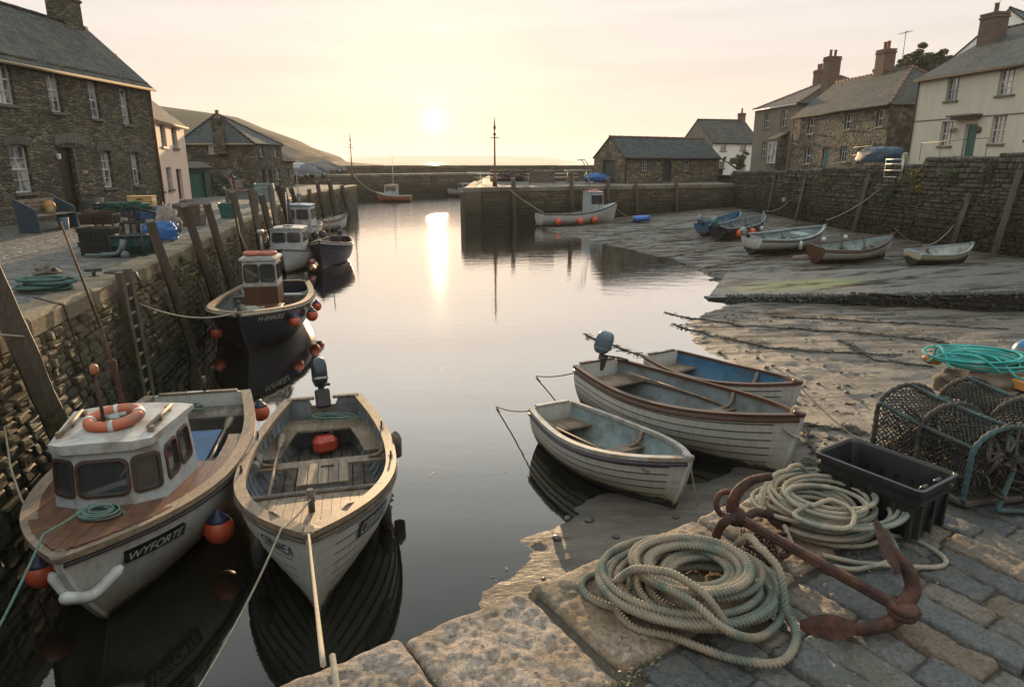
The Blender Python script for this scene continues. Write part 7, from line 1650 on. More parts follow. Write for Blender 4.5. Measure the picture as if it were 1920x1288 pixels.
# vegetation on the right wall
for (px, py), sc, n_, mt, lb, fl in (((1712, 340), (.55, .5, .62), 1500, M_leafy, 'bush with yellow flowers growing out of the wall below the gate', (110, M_yflower)), ((1673, 362), (.42, .4, .6), 1200, M_leaf, 'dark green bush hanging from the wall left of the yellow flowers', None), ((1590, 350), (.7, .35, .35), 700, M_leafy, 'straggling weeds on the wall above the second white boat', None), ((1550, 345), (.5, .3, .35), 500, M_leafy, 'clump of weeds on the wall between the second and third posts', None), ((1480, 340), (.5, .3, .25), 400, M_leafy, 'small clump of weeds on the wall near the second post', None), ((1790, 330), (.9, .35, .32), 900, M_leaf, 'dark creeper spreading along the upper right wall', None), ((1855, 325), (.6, .3, .3), 600, M_leaf, 'dark creeper patch near the upper right post', None), ((1620, 375), (.3, .25, .3), 300, M_leafy, 'mossy tuft on the wall beside the third post', None)):
    p = wallhit(px, py, RW, .12, 1); leaves('wall_plant', tuple(p), sc, n_, .055, mt, lb, seed=int(px), flowers=fl)
p = atd(1885, 283, 30); leaves('bush', (21.9, 29.0, 4.65), (.7, 1.1, .45), 1300, .06, M_leaf, 'dark shrub in front of the cream house at the right edge', 'bush', 77)
# left wall moss plants
for (px, py), sc, lb in (((335, 500), (.25, .5, .35), 'mossy plant clump on the left wall between the second and third posts'), ((372, 490), (.2, .4, .3), 'mossy plant clump on the left wall between the third and fourth posts')):
    p = wallhit(px, py, LWn, .06, -1); leaves('wall_plant', tuple(p), sc, 700, .035, M_leafy, lb, seed=px)
# palm-like shrub by the white cottage
leaves('shrub', (21.8, 66.5, 4.1), (1.3, .9, .75), 900, .16, M_leafy, 'loose shrub on a thick stem in front of the white cottage', 'shrub', 15)
# trees
def tree(c, label, crowns, n, size, seed, th=4):
    e = empty('tree', c, label=label, cat='tree'); m = MB(); m.tube([(0, 0, -th), (.1, 0, -th * .4), (0, 0, 0)], [.35, .28, .2], 9)
    for k, sc in crowns: m.tube([(0, 0, -th * .4), (k[0] * .5, k[1] * .5, k[2] * .5), k], [.2, .12, .04], 6)
    m.build('trunk', M_oakgrey, e); q = MB(); R = random.Random(seed); V = []; F = []
    for k, sc in crowns:
        cl = [Vector((R.gauss(0, .55), R.gauss(0, .55), R.gauss(0, .5))) for _ in range(26)]
        for i in range(n):
            g = R.choice(cl); p = g + Vector((R.gauss(0, 1), R.gauss(0, 1), R.gauss(0, 1))).normalized() * (.30 * R.random() ** .35); p = Vector((k[0] + p.x * sc[0], k[1] + p.y * sc[1], k[2] + p.z * sc[2]))
            a = Vector((R.gauss(0, 1), R.gauss(0, 1), R.gauss(0, 1))).normalized() * size * R.uniform(.6, 1.3); b = a.cross(Vector((R.gauss(0, 1), R.gauss(0, 1), R.gauss(0, 1)))).normalized() * size * .5; j = len(V); V += [p - a, p + b, p + a, p - b]; F.append((j, j + 1, j + 2, j + 3))
    q.add(V, F); q.build('crown', M_tree, e)
tc_ = atd(1715, 128, 62); tree(tuple(tc_), 'broad dark evergreen tree rising behind the stone terrace roof', [((0, 0, 0), (1.9, 1.6, .9)), ((.8, 0, .8), (1.3, 1.3, .9)), ((-1.2, 0, -.2), (1.1, 1, .6)), ((1.6, 0, .3), (1.0, 1, .9))], 5200, .13, 5)
tc_ = atd(1652, 140, 58); tree(tuple(tc_), 'small spiky dark tree beside the chimney of the stone terrace', [((0, 0, 0), (.55, .5, .6))], 700, .10, 6, 2)

# ------------------------------------------------------------------ mooring chains and ropes lying on the mud
mc = [([(1095, 620), (1180, 650), (1260, 680)], 0), ([(1245, 580), (1400, 610), (1560, 622), (1720, 640), (1800, 655)], 1), ([(1258, 600), (1340, 625), (1450, 650), (1560, 662), (1700, 668)], 1), ([(1440, 592), (1560, 600), (1700, 612), (1900, 625)], 1), ([(1570, 640), (1640, 675), (1750, 690)], 1),
      ([(1250, 480), (1330, 470), (1400, 462)], 1), ([(1240, 455), (1300, 452), (1370, 440)], 1), ([(1230, 440), (1290, 436), (1330, 425)], 1), ([(1320, 500), (1400, 492), (1500, 478)], 1), ([(1330, 520), (1450, 515), (1560, 505), (1620, 498)], 1), ([(1370, 560), (1440, 563), (1540, 566)], 1), ([(1240, 435), (1400, 430), (1440, 420)], 1), ([(1500, 790), (1590, 800), (1620, 810)], 1), ([(1480, 880), (1540, 860), (1500, 790)], 1), ([(1150, 440), (1250, 428), (1330, 418)], 1)]
names = ['nearest the three dinghies', 'first of the long lines below the slipway', 'second of the long lines below the slipway', 'just under the weedy slipway side', 'running towards the lobster pots', 'below the white motor boat', 'between the motor boats and the water', 'behind the dark navy boat', 'below the brown railed boat', 'along the lower slipway', 'at the foot of the slipway', 'crossing towards the navy boat', 'beside the lobster pots', 'under the black crate', 'in front of the pier fishing boat']
for (pp, k), nm in zip(mc, names):
    R = random.Random(nm); W3 = []
    for (ax, ay), (bx_, by_) in zip(pp, pp[1:]):
        a = atz(ax, ay, .1); b = atz(bx_, by_, .12)
        for i in range(26): t = i / 26; p = a.lerp(b, t); W3.append(Vector((p.x + R.uniform(-.02, .02) + .03 * sin(i * .35 + ax), p.y + R.uniform(-.02, .02) + .02 * sin(i * .5 + ay), 0)))
    P = [Vector((p.x, p.y, max(mz(p.x, p.y), .0) + .012)) for p in W3]; m = MB(); m.tube(P, [.011 + .012 * max(0, vnoise(i * .4, 3, 5)) * 2 for i in range(len(P))], 6)
    V = []; F = []
    for i in range(0, len(P)):
        for q_ in range(5 if R.random() < .55 else 1): p = P[i] + Vector((R.gauss(0, .08), R.gauss(0, .05), .012)); a = Vector((R.uniform(-1, 1), R.uniform(-.5, .5), R.uniform(-.02, .12))) * R.uniform(.03, .10); b = Vector((-a.y, a.x, .02)) * .35; j = len(V); V += [p - a, p + b, p + a, p - b]; F.append((j, j + 1, j + 2, j + 3))
    m.add(V, F); o = m.build('mooring_chain', M_weedrope if True else M_rust); tag(o, 'weedy mooring chain on the mud ' + nm, 'mooring chain', 'weedy chains lying across the mud')
# scattered weed clumps and pebbles on the mud
R = random.Random(99); V = []; F = []
for k in range(950):
    x_, y_ = R.uniform(1, 18), R.uniform(6.5, 40); z_ = mz(x_, y_)
    if z_ < .01 or (y_ > 14 and y_ < 25 and x_ > 6 and y_ > 24.6 - x_ * .4 - 3.2 and y_ < 26 - x_ * .25): continue
    s_ = R.uniform(.04, .17) * (1 if R.random() < .9 else 2.2)
    for q_ in range(int(14 + s_ * 90)): p = Vector((x_ + R.gauss(0, s_ * 1.2), y_ + R.gauss(0, s_ * .5), 0)); p.z = mz(p.x, p.y) + R.uniform(.004, .03) if q_ % 4 == 0 else z_ + R.uniform(.01, .035); a = Vector((R.uniform(-1, 1), R.uniform(-.6, .6), R.uniform(-.1, .25))) * R.uniform(.02, .07); b = Vector((-a.y, a.x, .01)) * .5; j = len(V); V += [p - a, p + b, p + a, p - b]; F.append((j, j + 1, j + 2, j + 3))
m = MB(); m.add(V, F); tag(m.build('seaweed', M_weed), kind='stuff')
m = MB()
for k in range(260):
    x_, y_ = (R.uniform(.2, 6.5), R.uniform(5.6, 14)) if k < 200 else (R.uniform(6, 16), R.uniform(14, 34)); z_ = mz(x_, y_)
    if z_ < -.01: continue
    s_ = R.uniform(.015, .05); m.sphere((x_, y_, z_ + s_ * .3), s_, 6, 4, (1.3, 1, .6), Matrix.Rotation(R.uniform(0, 3), 3, 'Z'))
tag(m.build('pebbles', simple('dark_pebble', (.06, .052, .045), .5, .4, 20, .3)), kind='stuff')
# ropes from the mud boats to the right wall
for (a, w0, lb) in ((b12.W((b12.L / 2, 0, 1.0)), (1478, 378), 'rope from the navy mud boat up to the pale float on the wall'), (b13.W((b13.L / 2, 0, 1.1)), (1655, 350), 'pale rope rising from the white motor boat to the wall by the gate'), (b14.W((b14.L / 2, 0, 1.1)), (1730, 455), 'slack rope from the brown railed boat towards the foot of the wall'), (b15.W((-.6, .3, .5)), (1790, 420), 'thin rope from the small grubby dinghy up to the fourth wall post')):
    q = wallhit(*w0, RW, .1, 1); rope('mooring_rope', [a, q], .016, M_ropeg, lb, sag=.03)
q = wallhit(1470, 375, RW, .3, 1); m = MB(); m.box((0, 0, 0), (.22, .22, .26), ch=.05); o = m.build('wall_float', simple('cream_orange_float', (.55, .32, .14), .5)); o.location = q; tag(o, 'square cream float hanging on the right wall between the first two posts', 'float')
# ------------------------------------------------------------------ foreground objects on the near quay
def fz(px, py, h=0): return atz(px, py, ZF + h)
def ropemat(name, a, b, ochre):
    m = NM(name, .85); n1 = m.noise(None, 5, 5, .6); n2 = m.noise(None, 160, 3, .6)
    k = m.mix(m.ramp(n1, [(.46, 0), (.60, 1)]), a, b); k = m.mix(m.ramp(m.noise(None, 9, 5, .6), [(.6, 0), (.72, .6)]), k, ochre); k = m.mix(1.0, k, m.ramp(n2, [(.3, .7), (.7, 1.25)]), 'MULTIPLY')
    m.col(k); m.bump(n2, .6, .003); return m.m
M_rp1 = ropemat('tarred_tan_rope', (.225, .178, .122), (.10, .12, .095), (.24, .14, .05)); M_rp2 = ropemat('pale_green_rope', (.27, .225, .16), (.14, .16, .13), (.28, .20, .09)); M_rp3 = ropemat('turquoise_rope', (.03, .27, .25), (.06, .34, .30), (.20, .36, .32))
LAY = [1.0 - .25 * (1 - abs(cos(1.5 * a))) ** 1.2 for a in np.arange(12) / 12 * 2 * pi]
def spl(P, k=14):
    P = [Vector(p) for p in P]; o = []
    for i in range(len(P) - 1):
        p0, p1, p2, p3 = P[max(0, i - 1)], P[i], P[i + 1], P[min(len(P) - 1, i + 2)]
        for j in range(k): t = j / k; o.append(.5 * ((2 * p1) + (p2 - p0) * t + (2 * p0 - 5 * p1 + 4 * p2 - p3) * t * t + (3 * p1 - p0 - 3 * p2 + p3) * t ** 3))
    return o + [P[-1]]
def resample(P, step):
    P = np.array([tuple(p) for p in P]); s = np.r_[0, np.cumsum(np.linalg.norm(np.diff(P, axis=0), axis=1))]; t = np.linspace(0, s[-1], int(s[-1] / step) + 2); return np.stack([np.interp(t, s, P[:, i]) for i in range(3)], 1)
def bigcoil(name, c, rad, turns, r, mat, label, seed, inner=.5, hmax=.17, loops=(), stretch=(1, 1), ang=0, jit=.09, step=.009, twist=62, groups=5, chords=2):
    R = random.Random(seed); P = []; t = 0; per = 30; cur = None
    # bundles of nearly parallel turns, each bundle with its own radius, offset and tilt
    tilts = []; K = turns; 
    params = []
    for k in range(K):
        g = k // groups if groups else k
        Rg = random.Random(seed * 100 + g); b = Rg.uniform(inner + .08, 1.0); ox, oy = Rg.gauss(0, jit), Rg.gauss(0, jit); ta = Rg.uniform(0, 2 * pi); ti = Rg.uniform(.03, .10)
        j = k % groups; params.append((min(1.03, max(inner, b + (j - groups / 2) * .065 + R.uniform(-.03, .03))), ox + R.gauss(0, jit * .35), oy + R.gauss(0, jit * .35), ta, ti, r * .9 + hmax * (k / K) ** .9 + R.uniform(-.3, .3) * r))
    params.append(params[-1]); A = [np.array(p) for p in params]
    for k in range(K):
        for i in range(per):
            f = i / per; f2 = f * f * (3 - 2 * f); q = A[k] * (1 - f2) + A[k + 1] * f2; th = ang + 2 * pi * f; x = rad * (q[0] * cos(th) + q[1]); y = rad * (q[0] * sin(th) * (1) + q[2]); z = q[5] + rad * q[4] * .45 * cos(th - A[k][3]) * min(1, k / 3) * sin(pi * f) ; P.append(Vector((x * stretch[0], y * stretch[1], max(r * .9, z))))
    for lp in loops: pass
    Q = resample(P, .03)
    # smooth once
    for _ in range(2): Q[1:-1] = (Q[:-2] + Q[2:] + 2 * Q[1:-1]) / 4
    Q = resample(Q, step); m = MB(); m.tube(Q, r, 12, prof=LAY, twist=twist)
    for q_ in range(chords):
        a0 = R.uniform(0, 2 * pi); a1 = a0 + R.uniform(1.3, 2.1); pts = []
        for f in np.linspace(0, 1, 7): a_ = a0 + (a1 - a0) * f; rr_ = rad * ((1.0 - .36 * sin(pi * f) * R.uniform(.75, 1.0)) + .03); pts.append(Vector((rr_ * cos(a_) * stretch[0], rr_ * sin(a_) * stretch[1], (r * 1.2 + hmax * (.25 + .95 * min(1, sin(pi * f) * 1.6))))))
        loops = list(loops) + [pts]
    for lp in loops: L_ = resample(spl(lp), step); L_[:, 2] = np.maximum(L_[:, 2], r * .9); m.tube(L_, r, 12, prof=LAY, twist=twist)
    o = m.build(name, mat); o.location = c; return tag(o, label, 'rope')
c1 = fz(1308, 1118); W1 = lambda px, py, h=.02: Vector(atz(px, py, ZF + h)) - c1
bigcoil('rope_coil', c1, .335, 24, .0162, M_rp1, 'big coil of tan laid rope on the granite coping at the bottom', 3, inner=.46, hmax=.15, stretch=(1.0, .82), ang=2.2, twist=132, step=.005, groups=4, jit=.10,
        loops=[[W1(1235, 1115, .03), W1(1180, 1150, .0), W1(1108, 1128, .0), W1(1092, 1098, .0), W1(1128, 1080, .0), W1(1190, 1090, .03), W1(1225, 1070, .06)],
               [W1(1240, 1055, .06), W1(1180, 1056, .02), W1(1160, 1045, .0), W1(1185, 1028, .0), W1(1245, 1040, .05), W1(1290, 1050, .09)],
               [W1(1180, 1100, .05), W1(1158, 1150, .0), W1(1195, 1185, .0), W1(1260, 1200, .0), W1(1370, 1240, .0), W1(1460, 1248, .0), W1(1492, 1205, .0), W1(1478, 1160, .01), W1(1440, 1120, .04)],
               [W1(1205, 1080, .10), W1(1235, 1095, .15), W1(1300, 1130, .17), W1(1360, 1180, .13), W1(1420, 1195, .04), W1(1462, 1160, .02), W1(1455, 1105, .04), W1(1400, 1065, .08)]])
c2 = fz(1545, 985); W2 = lambda px, py, h=.02: Vector(atz(px, py, ZF + h)) - c2
bigcoil('rope_coil', c2, .30, 25, .0112, M_rp2, 'heap of thinner pale rope between the rusty anchor and black crate', 8, inner=.35, hmax=.17, stretch=(1.06, .92), ang=.5, jit=.13, twist=185, step=.005, groups=3,
        loops=[[W2(1500, 955, .08), W2(1450, 962, .0), W2(1418, 950, .0), W2(1430, 936, .0), W2(1480, 945, .03), W2(1520, 960, .1)],
               [W2(1640, 1000, .05), W2(1700, 1010, .0), W2(1765, 1045, .0), W2(1765, 1065, .0), W2(1700, 1066, .0), W2(1610, 1055, .01), W2(1540, 1040, .04)],
               [W2(1520, 950, .19), W2(1560, 938, .2), W2(1600, 960, .2), W2(1590, 990, .19), W2(1530, 985, .2), W2(1490, 965, .18), W2(1520, 945, .19)],
               [W2(1470, 985, .10), W2(1500, 1040, .04), W2(1560, 1065, .0), W2(1610, 1070, .0), W2(1680, 1040, .02), W2(1660, 990, .06)]])
# anchor
an = empty('anchor', tuple(fz(1540, 1065)), label='rusty iron anchor with curved flukes lying across the near quay', cat='anchor'); ao = Vector(an.location)
def A3(px, py, h): return Vector(atz(px, py, ZF + h)) - ao
s0, s1 = A3(1380, 968, .15), A3(1692, 1142, .085)
m = MB(); m.bar(s0 - (s1 - s0).normalized() * .03, s1, .036, .042, up=(.2, 0, 1), ch=.010); m.build('shank', M_rust, an)
def arm(pts, rads, name='arm', n=10): m = MB(); P = spl(pts, 8); m.tube(P, list(np.interp(np.linspace(0, 1, len(P)), np.linspace(0, 1, len(rads)), rads)), n, prof=[1, .9, .85, .9, 1, 1, .9, .85, .9, 1]); return m.build(name, M_rust, an)
arm([A3(1690, 1140, .08), A3(1712, 1105, .13), A3(1700, 1065, .20), A3(1672, 1030, .26), A3(1652, 1008, .30)], [.034, .032, .028, .02, .008])
arm([A3(1694, 1142, .07), A3(1672, 1165, .035), A3(1620, 1178, .022), A3(1570, 1178, .02), A3(1535, 1174, .018)], [.034, .032, .026, .02, .008])
def fluke(c, d, wdir, L, Wd, par):
    d = d.normalized(); wdir = (wdir - d * wdir.dot(d)).normalized(); n = d.cross(wdir); m = MB(); U = np.linspace(0, 1, 12); G = []
    for u in U:
        w_ = Wd * (sin(pi * min(1, (u * .86 + .04))) ** .75) * (1.1 - .3 * u); p = c + d * (u - .35) * L
        G.append([tuple(p - wdir * w_ - n * .006), tuple(p - wdir * w_ * .5 + n * .004), tuple(p + n * .014), tuple(p + wdir * w_ * .5 + n * .004), tuple(p + wdir * w_ - n * .006), tuple(p - n * .012)])
    G = np.array(G); m.grid(G, closed_j=True, smooth=False); m.add(G[0], [tuple(range(6))]); m.add(G[-1], [tuple(range(6))[::-1]]); m.build('fluke', M_rust, an)
t1 = A3(1650, 1000, .31); f1 = A3(1668, 1040, .25); fluke(f1, t1 - f1, Vector((.8, .55, .1)), .19, .042, an)
t2 = A3(1530, 1173, .02); f2 = A3(1572, 1176, .045); fluke(f2, t2 - f2, Vector((.1, .5, .75)), .20, .045, an)
m = MB(); 
for k in range(2): m.tube([s1 + Vector((.035 * cos(a), .045 * sin(a), .02 * k - .01)) for a in np.linspace(0, 2 * pi, 16)[:-1]], .016, 8, closed=True)
m.sphere(s1 + Vector((.015, -.01, 0)), .038, 10, 8, (1.2, 1, .8)); m.build('crown', M_rust, an)
arm([s0, A3(1372, 950, .20), A3(1385, 920, .28), A3(1412, 900, .33), A3(1448, 893, .36)], [.028, .026, .024, .02, .016])
arm([s0, A3(1362, 975, .17), A3(1346, 995, .10), A3(1341, 1020, .03)], [.026, .024, .022, .02])
arm([s0 + Vector((.02, 0, -.03)), A3(1415, 960, .13), A3(1445, 968, .10), A3(1472, 985, .06)], [.024, .022, .018, .012])
fluke(A3(1452, 970, .10), A3(1475, 990, .05) - A3(1430, 955, .12), Vector((.3, .3, 1)), .15, .035, an)
m = MB(); cc = A3(1362, 945, .19); m.tube([cc + Vector((.045 * cos(a), .02 * sin(a), .05 * sin(a))) for a in np.linspace(0, 2 * pi, 18)[:-1]], .013, 8, closed=True); m.sphere(s0, .045, 10, 8); m.build('ring', M_rust, an)
# chain
ch = MB(); R = random.Random(4); path = [fz(1392, 995, .03), fz(1400, 1025, .02), fz(1425, 1040, .03), fz(1450, 1035, .02), fz(1440, 1015, .06), fz(1410, 1005, .05), fz(1430, 1052, .02), fz(1465, 1045, .03), fz(1478, 1022, .06), fz(1462, 1005, .10), fz(1468, 1000, .14)]
pp = resample(spl(path, 6), .037)
for i in range(len(pp) - 1):
    c_ = (pp[i] + pp[i + 1]) / 2; d = Vector(pp[i + 1] - pp[i]).normalized(); up = Vector((0, 0, 1)) if i % 2 else Vector((0, 0, 1)).cross(d).normalized(); up = (up + Vector((R.uniform(-.3, .3),) * 3)).normalized(); sdv = d.cross(up).normalized()
    ch.tube([Vector(c_) + d * (.028 * cos(a)) + sdv * (.017 * sin(a)) for a in np.linspace(0, 2 * pi, 14)[:-1]], .0068, 7, closed=True)
tag(ch.build('rusty_chain', M_rust), 'rusty chain heaped under the anchor shank', 'chain')
# black crate
ca = fz(1527, 845, .27); cb = fz(1735, 928, .27); cc_ = fz(1792, 886, .27); cd_ = fz(1600, 822, .27); ctr = (ca + cb + cc_ + cd_) / 4; dl = ((cb - ca) + (cc_ - cd_)) / 2; dw_ = ((cd_ - ca) + (cc_ - cb)) / 2
M_crate = simple('black_crate_plastic', (.014, .015, .016), .42, .3, 10, .15, dirt=(.04, .038, .032))
fb = fishbox('fish_crate', Vector((ctr.x, ctr.y, ZF + .012)), (dl.length * 1.0, dw_.length * 1.02, .26), M_crate, 'empty black plastic fish crate standing between the pale rope heap and the lobster pots', atan2(dl.y, dl.x), cat='crate', taper=.035, wall=.014)
x_ = dl.length / 2 - .03
for sy in (-.06, .06): q = MB(); q.box((x_ - .01, sy, .235), (.02, .05, .03), ch=.006); q.box((x_ - .02, sy, .21), (.015, .02, .05), ch=.004); q.build('handle', M_crate, fb)
# lobster pots (creels)
M_cr1 = ropemat('wrapped_cord_teal', (.028, .036, .034), (.035, .080, .077), (.09, .055, .04)); M_cr2 = ropemat('wrapped_cord_dark', (.025, .022, .018), (.055, .048, .036), (.10, .045, .03)); M_net = ropemat('old_creel_net', (.018, .018, .014), (.04, .036, .022), (.06, .05, .018))
def creel(o, ax, wd, L, Wd, H, label, seed=1, lean=0, mesh=.030, teal=M_cr1):
    ax = Vector(ax).normalized(); sd = Vector((-ax.y, ax.x, 0)); e = empty('lobster_pot', o, atan2(ax.y, ax.x), label=label, cat='lobster pot', group='lobster pots at the quay edge'); R = random.Random(seed)
    def arch(u, t):      # x along, t 0..1 round the hoop
        s_ = t * (2 * .62 + pi); 
        hs = H - Wd / 2 * .75
        if t < .2: y, z = -Wd / 2, hs * t / .2
        elif t > .8: y, z = Wd / 2, hs * (1 - t) / .2
        else: a = pi * (t - .2) / .6; y, z = -Wd / 2 * cos(a), hs + (H - hs) * sin(a)
        return Vector((u, y, z + .03))
    base = MB(); r = .016
    for a, b in (((-L / 2, -Wd / 2, .02), (L / 2, -Wd / 2, .02)), ((-L / 2, Wd / 2, .02), (L / 2, Wd / 2, .02)), ((-L / 2, -Wd / 2, .02), (-L / 2, Wd / 2, .02)), ((L / 2, -Wd / 2, .02), (L / 2, Wd / 2, .02)), ((0, -Wd / 2, .02), (0, Wd / 2, .02))): base.bar(a, b, .04, .03, ch=.006)
    base.build('base', M_oakgrey, e)
    WR = [1, .86, 1, .86, 1, .86, 1, .86]
    for k, u in enumerate((-L / 2, 0, L / 2)):
        m = MB(); P = resample([arch(u, t) for t in np.linspace(0, 1, 30)], .012); rr = [.0135 + .003 * sin(i * 1.8 + R.uniform(-.4, .4)) for i in range(len(P))]; m.tube(P, rr, 8); m.build('hoop', M_cr2 if k < 2 else teal, e)
    for k, t in enumerate((.26, .5, .74)):
        m = MB(); P = resample([arch(u, t) + Vector((0, 0, -.01 * sin(pi * (u / L + .5)))) for u in np.linspace(-L / 2, L / 2, 10)], .012); rr = [.0115 + .0025 * sin(i * 1.9 + R.uniform(-.4, .4)) for i in range(len(P))]; m.tube(P, rr, 8); m.build('bar', teal if k != 1 else M_cr1, e)
    n = MB(); per = 2 * H + Wd * .6; K1 = int(L / mesh); K2 = int(per / mesh)
    sag = lambda u, t: .035 * max(0, sin(2 * pi * (u / L + .5)) ** 2) * (1 if .05 < t < .95 else 0)
    for i in range(-K2, K1 + 1):
        for sg in (1, -1):
            P = []
            for t in np.linspace(0, 1, 22):
                u = -L / 2 + i * mesh + (t * per if sg > 0 else (1 - t) * per)
                if -L / 2 <= u <= L / 2: p = arch(u, t); c0 = Vector((u, 0, H * .45)); dd = (c0 - p).normalized(); P.append(p + dd * (sag(u, t) + R.uniform(0, .006)))
            if len(P) > 1: n.tube(P, .0033, 4, caps=False)
    for u in (-L / 2, L / 2):
        for i in range(-14, 15):
            for sg in (1, -1):
                P = [];
                for z in np.linspace(0, H, 14):
                    y = i * mesh + sg * z; hs = H - Wd / 2 * .75; lim = Wd / 2 if z < hs else Wd / 2 * sqrt(max(0, 1 - ((z - hs) / (H - hs)) ** 2))
                    if abs(y) <= lim: P.append((u + R.uniform(-.004, .004), y, z + .03))
                if len(P) > 1: n.tube(P, .0028, 4, caps=False)
    n.build('netting', M_net, e)
    # inner eye funnel and bait rubbish
    q = MB(); 
    for sgn in (-1, 1):
        for j in range(12): a = j / 12 * 2 * pi; q.tube([arch(sgn * L * .18 + .1 * cos(a), .12 if sgn < 0 else .88) + Vector((0, 0, .1 + .1 * sin(a))), Vector((sgn * L * .16 + .05 * cos(a), sgn * .05, .18 + .05 * sin(a)))], .003, 4, caps=False)
        q.tube([(sgn * L * .16 + .055 * cos(a), sgn * .05, .18 + .055 * sin(a)) for a in np.linspace(0, 2 * pi, 16)[:-1]], .007, 6, closed=True)
    for k in range(60):
        p = Vector((R.uniform(-L / 2, L / 2), R.uniform(-Wd * .4, Wd * .4), R.uniform(.04, .16))); P = [p + Vector((R.gauss(0, .05), R.gauss(0, .05), R.gauss(0, .03))) for _ in range(6)]; q.tube(spl(P, 4), .005, 5)
    q.build('funnel', M_net, e)
    return e
pc = Vector((2.27, 3.37, ZF)); axv = Vector((.36, -.80, 0)).normalized()
nl_, nr_ = fz(1792, 952), fz(1628, 852); axv = (nl_ - nr_); axv.z = 0; Lp = axv.length; axv.normalize(); sdv = Vector((-axv.y, axv.x, 0)); Wp = .38
p1 = (nl_ + nr_) / 2 + sdv * Wp * .56; p1.z = ZF + .01
creel(tuple(p1), axv, 0, Lp + .02, Wp, .375, 'nearest hooped lobster pot with teal bound bars behind the black crate', 3)
p2 = p1 + sdv * .44 - axv * .02; creel(tuple(p2), axv, 0, Lp + .08, Wp, .37, 'second hooped lobster pot standing close behind the nearest one', 5)
rope('rope_tangle', [p1 + axv * (Lp / 2 + .02) + Vector((0, 0, .36)), p1 + axv * (Lp / 2 + .05) + sdv * .02 + Vector((0, 0, .2)), p1 + axv * (Lp / 2 + .10) - sdv * .08 + Vector((0, 0, .02)), p1 + axv * (Lp / 2 + .16) + sdv * .15 + Vector((0, 0, .015)), p1 + axv * (Lp / 2 + .04) + sdv * .42 + Vector((0, 0, .25))], .014, M_cr1, 'thick teal and grey rope knotted at the near end of the lobster pots')
q = MB(); R = random.Random(8)
for k in range(16):
    c_ = p1 + axv * (Lp / 2 + .03) + sdv * R.uniform(-.1, .5) + Vector((0, 0, R.uniform(.05, .34))); P = [c_ + Vector((R.gauss(0, .045), R.gauss(0, .045), R.gauss(0, .05))) for _ in range(7)]; q.tube(spl(P, 6), .009, 6)
tag(q.build('rope_tangle', M_cr2), 'frayed dark rope tangled over the near ends of the lobster pots', 'rope')
# pallet, sacks, floats and turquoise rope at the right edge
pb = fz(1850, 722, .0)
tcn = atz(1838, 684, ZF + .25)
m = MB(); dqx = Vector((ED.x, ED.y, 0)); dqy = Vector((-ED.y, ED.x, 0))
def boards(c, n, L, label, name='pallet', z0=0):
    e = empty(name, tuple(c), atan2(ED.y, ED.x), label=label, cat='pallet')
    for i in range(n): m = MB(); m.box((0, -.3 + i * .6 / (n - 1), .12), (L, .10, .022), ch=.003); m.build('board', M_oakpale, e)
    for i in range(3): m = MB(); m.box((-L / 2 + .05 + i * (L - .1) / 2, 0, .055), (.09, .7, .105)); m.build('bearer', M_oakgrey, e)
pc_ = Vector((tcn.x + .42, tcn.y - .08, ZF + .01)); boards(pc_, 6, .9, 'pale timber pallet under the turquoise rope at the right edge')
lump('fish_sack', (tcn.x + .02, tcn.y - .02, ZF + .12), (.34, .22, .11), simple('brown_sack', (.12, .09, .06), .9, .3, 9, .5, .01), 'brown sack under the turquoise rope coil', 'sack', 61, amp=.18, rz=.5, box=.6)
bigcoil('rope_coil', Vector((tcn.x, tcn.y, ZF + .24)), .33, 13, .0085, M_rp3, 'bright turquoise rope coil lying on the brown sack at the right edge', 15, inner=.42, hmax=.09, stretch=(1.15, .75), ang=1, jit=.14, twist=110, groups=3, step=.012,
        loops=[[Vector((-.1, .05, .1)), Vector((.02, -.10, .09)), Vector((.06, -.28, .0)), Vector((.10, -.36, -.1)), Vector((.30, -.34, -.06)), Vector((.42, -.12, .03)), Vector((.25, .02, .08))]])
def netfloat(p, rz, label, mat):
    m = MB(); m.lathe([(.010, -.11), (.024, -.095), (.046, -.04), (.046, .04), (.024, .095), (.010, .11)], (0, 0, 0), 12, Matrix.Rotation(pi / 2, 3, 'Y')); o = m.build('net_float', mat); o.location = p; o.rotation_euler = (0, .1, rz); tag(o, label, 'float', 'net floats at the quay edge')
M_of = simple('orange_green_float', (.50, .20, .06), .5, .2, 6, .1, dirt=(.12, .16, .05))
fl = atz(1752, 672, ZF + .2); netfloat(fl, .3, 'orange and green float at the left of the turquoise coil', M_of); fl = atz(1900, 700, ZF + .21); netfloat(fl, .5, 'orange float right of the turquoise coil', M_of); m = MB(); m.hexa([(-.22, -.12, 0), (.2, -.14, 0), (.22, .12, 0), (-.2, .1, 0)], [(-.2, -.1, .07), (.18, -.11, .06), (.2, .1, .08), (-.17, .08, .07)]); o = m.build('polystyrene_block', simple('orange_foam', (.5, .2, .05), .7, .2, 9, .3)); o.location = atz(1925, 724, ZF + .16); o.rotation_euler = (0, 0, .4); o.scale = (.6, .6, .7); tag(o, 'orange foam block on the pallet at the right edge', 'foam block')
buoy(atz(1925, 660, ZF + .2), .10, 'blue float just in view at the right edge above the turquoise rope', cap=False, mat=simple('sky_blue_float', (.03, .16, .33), .4), group=None)
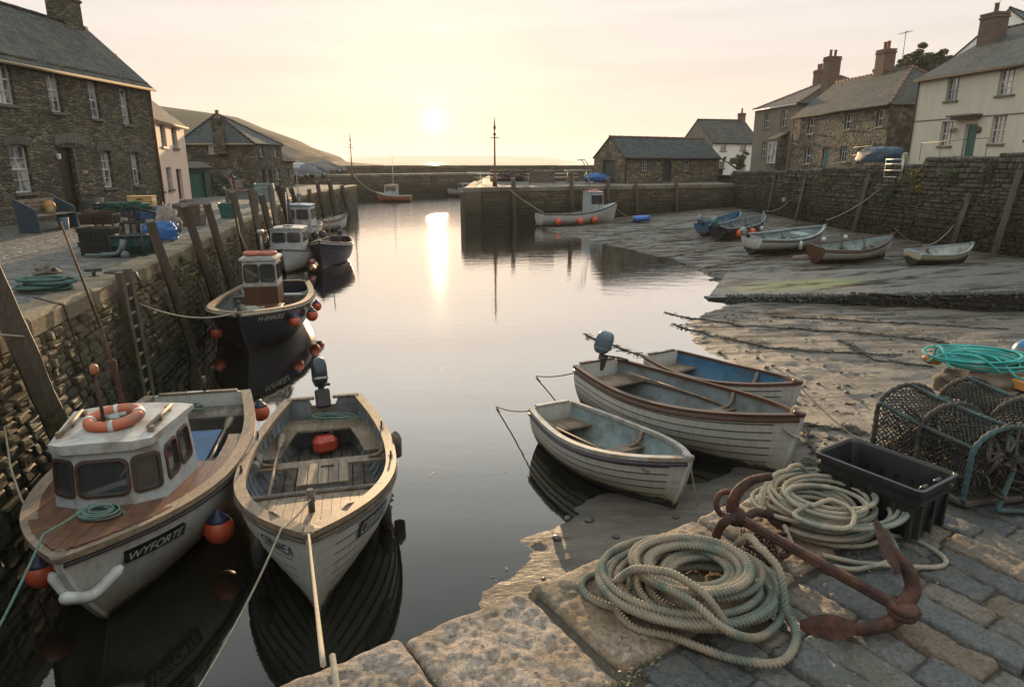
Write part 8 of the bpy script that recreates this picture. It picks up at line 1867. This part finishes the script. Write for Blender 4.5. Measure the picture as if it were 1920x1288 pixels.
lump('net_heap', (tcn.x + .55, tcn.y + .20, ZF + .18), (.34, .16, .10), simple('grey_brown_net', (.13, .115, .09), .9, .3, 30, .6), 'grey net piled on the pallet behind the turquoise rope', 'net', 71, amp=.5, f=4)
# moss, grit and straw in the joints of the near quay
R = random.Random(31); V = []; F = []
for k in range(5200):
    s_ = R.uniform(-1.9, 3.2); w_ = R.choice([R.gauss(.60, .018), R.gauss(.60, .018), R.uniform(.02, 2.0)]); 
    if vnoise(np.array([s_ * 3]), np.array([w_ * 4]), 6)[0] < .02: continue
    p = Vector(fq(s_, w_, .004 + R.uniform(-.018, .004))); a = Vector((R.uniform(-1, 1), R.uniform(-1, 1), R.uniform(0, .5))) * R.uniform(.003, .009); b = Vector((-a.y, a.x, .002)) * .6; j = len(V); V += [p - a, p + b, p + a, p - b]; F.append((j, j + 1, j + 2, j + 3))
m = MB(); m.add(V, F); tag(m.build('moss', leafmat('joint_moss', (.035, .035, .012), (.10, .085, .04))), kind='stuff')
m = MB()
for k in range(320): s_ = R.uniform(-1.9, 3.2); w_ = R.uniform(.03, 2.0); r_ = R.uniform(.002, .006); m.sphere(fq(s_, w_, r_ * .4), r_, 5, 4, (1.3, 1, .6))
tag(m.build('grit', simple('pale_grit', (.20, .17, .13), .8, .5, 40, .2)), kind='stuff')

R = random.Random(77); V = []; F = []
for (ax, ay), (bx_, by_), n_, sp_ in (((822, 688), (880, 730), 60, .10), ((1098, 620), (1250, 680), 90, .06), ((700, 690), (712, 700), 16, .08), ((960, 1060), (940, 1100), 22, .10), ((500, 740), (520, 770), 20, .05), ((1010, 560), (1100, 600), 30, .3), ((760, 860), (900, 960), 34, .5)):
    a0 = atz(ax, ay, .005); b0 = atz(bx_, by_, .005)
    for k in range(n_): p = a0.lerp(b0, R.random()) + Vector((R.gauss(0, sp_), R.gauss(0, sp_ * .6), R.uniform(0, .006))); a = Vector((R.uniform(-1, 1), R.uniform(-.7, .7), 0)) * R.uniform(.006, .022); b = Vector((-a.y, a.x, .001)) * .5; j = len(V); V += [p - a, p + b, p + a, p - b]; F.append((j, j + 1, j + 2, j + 3))
m = MB(); m.add(V, F); tag(m.build('floating_weed', M_weed), kind='stuff')
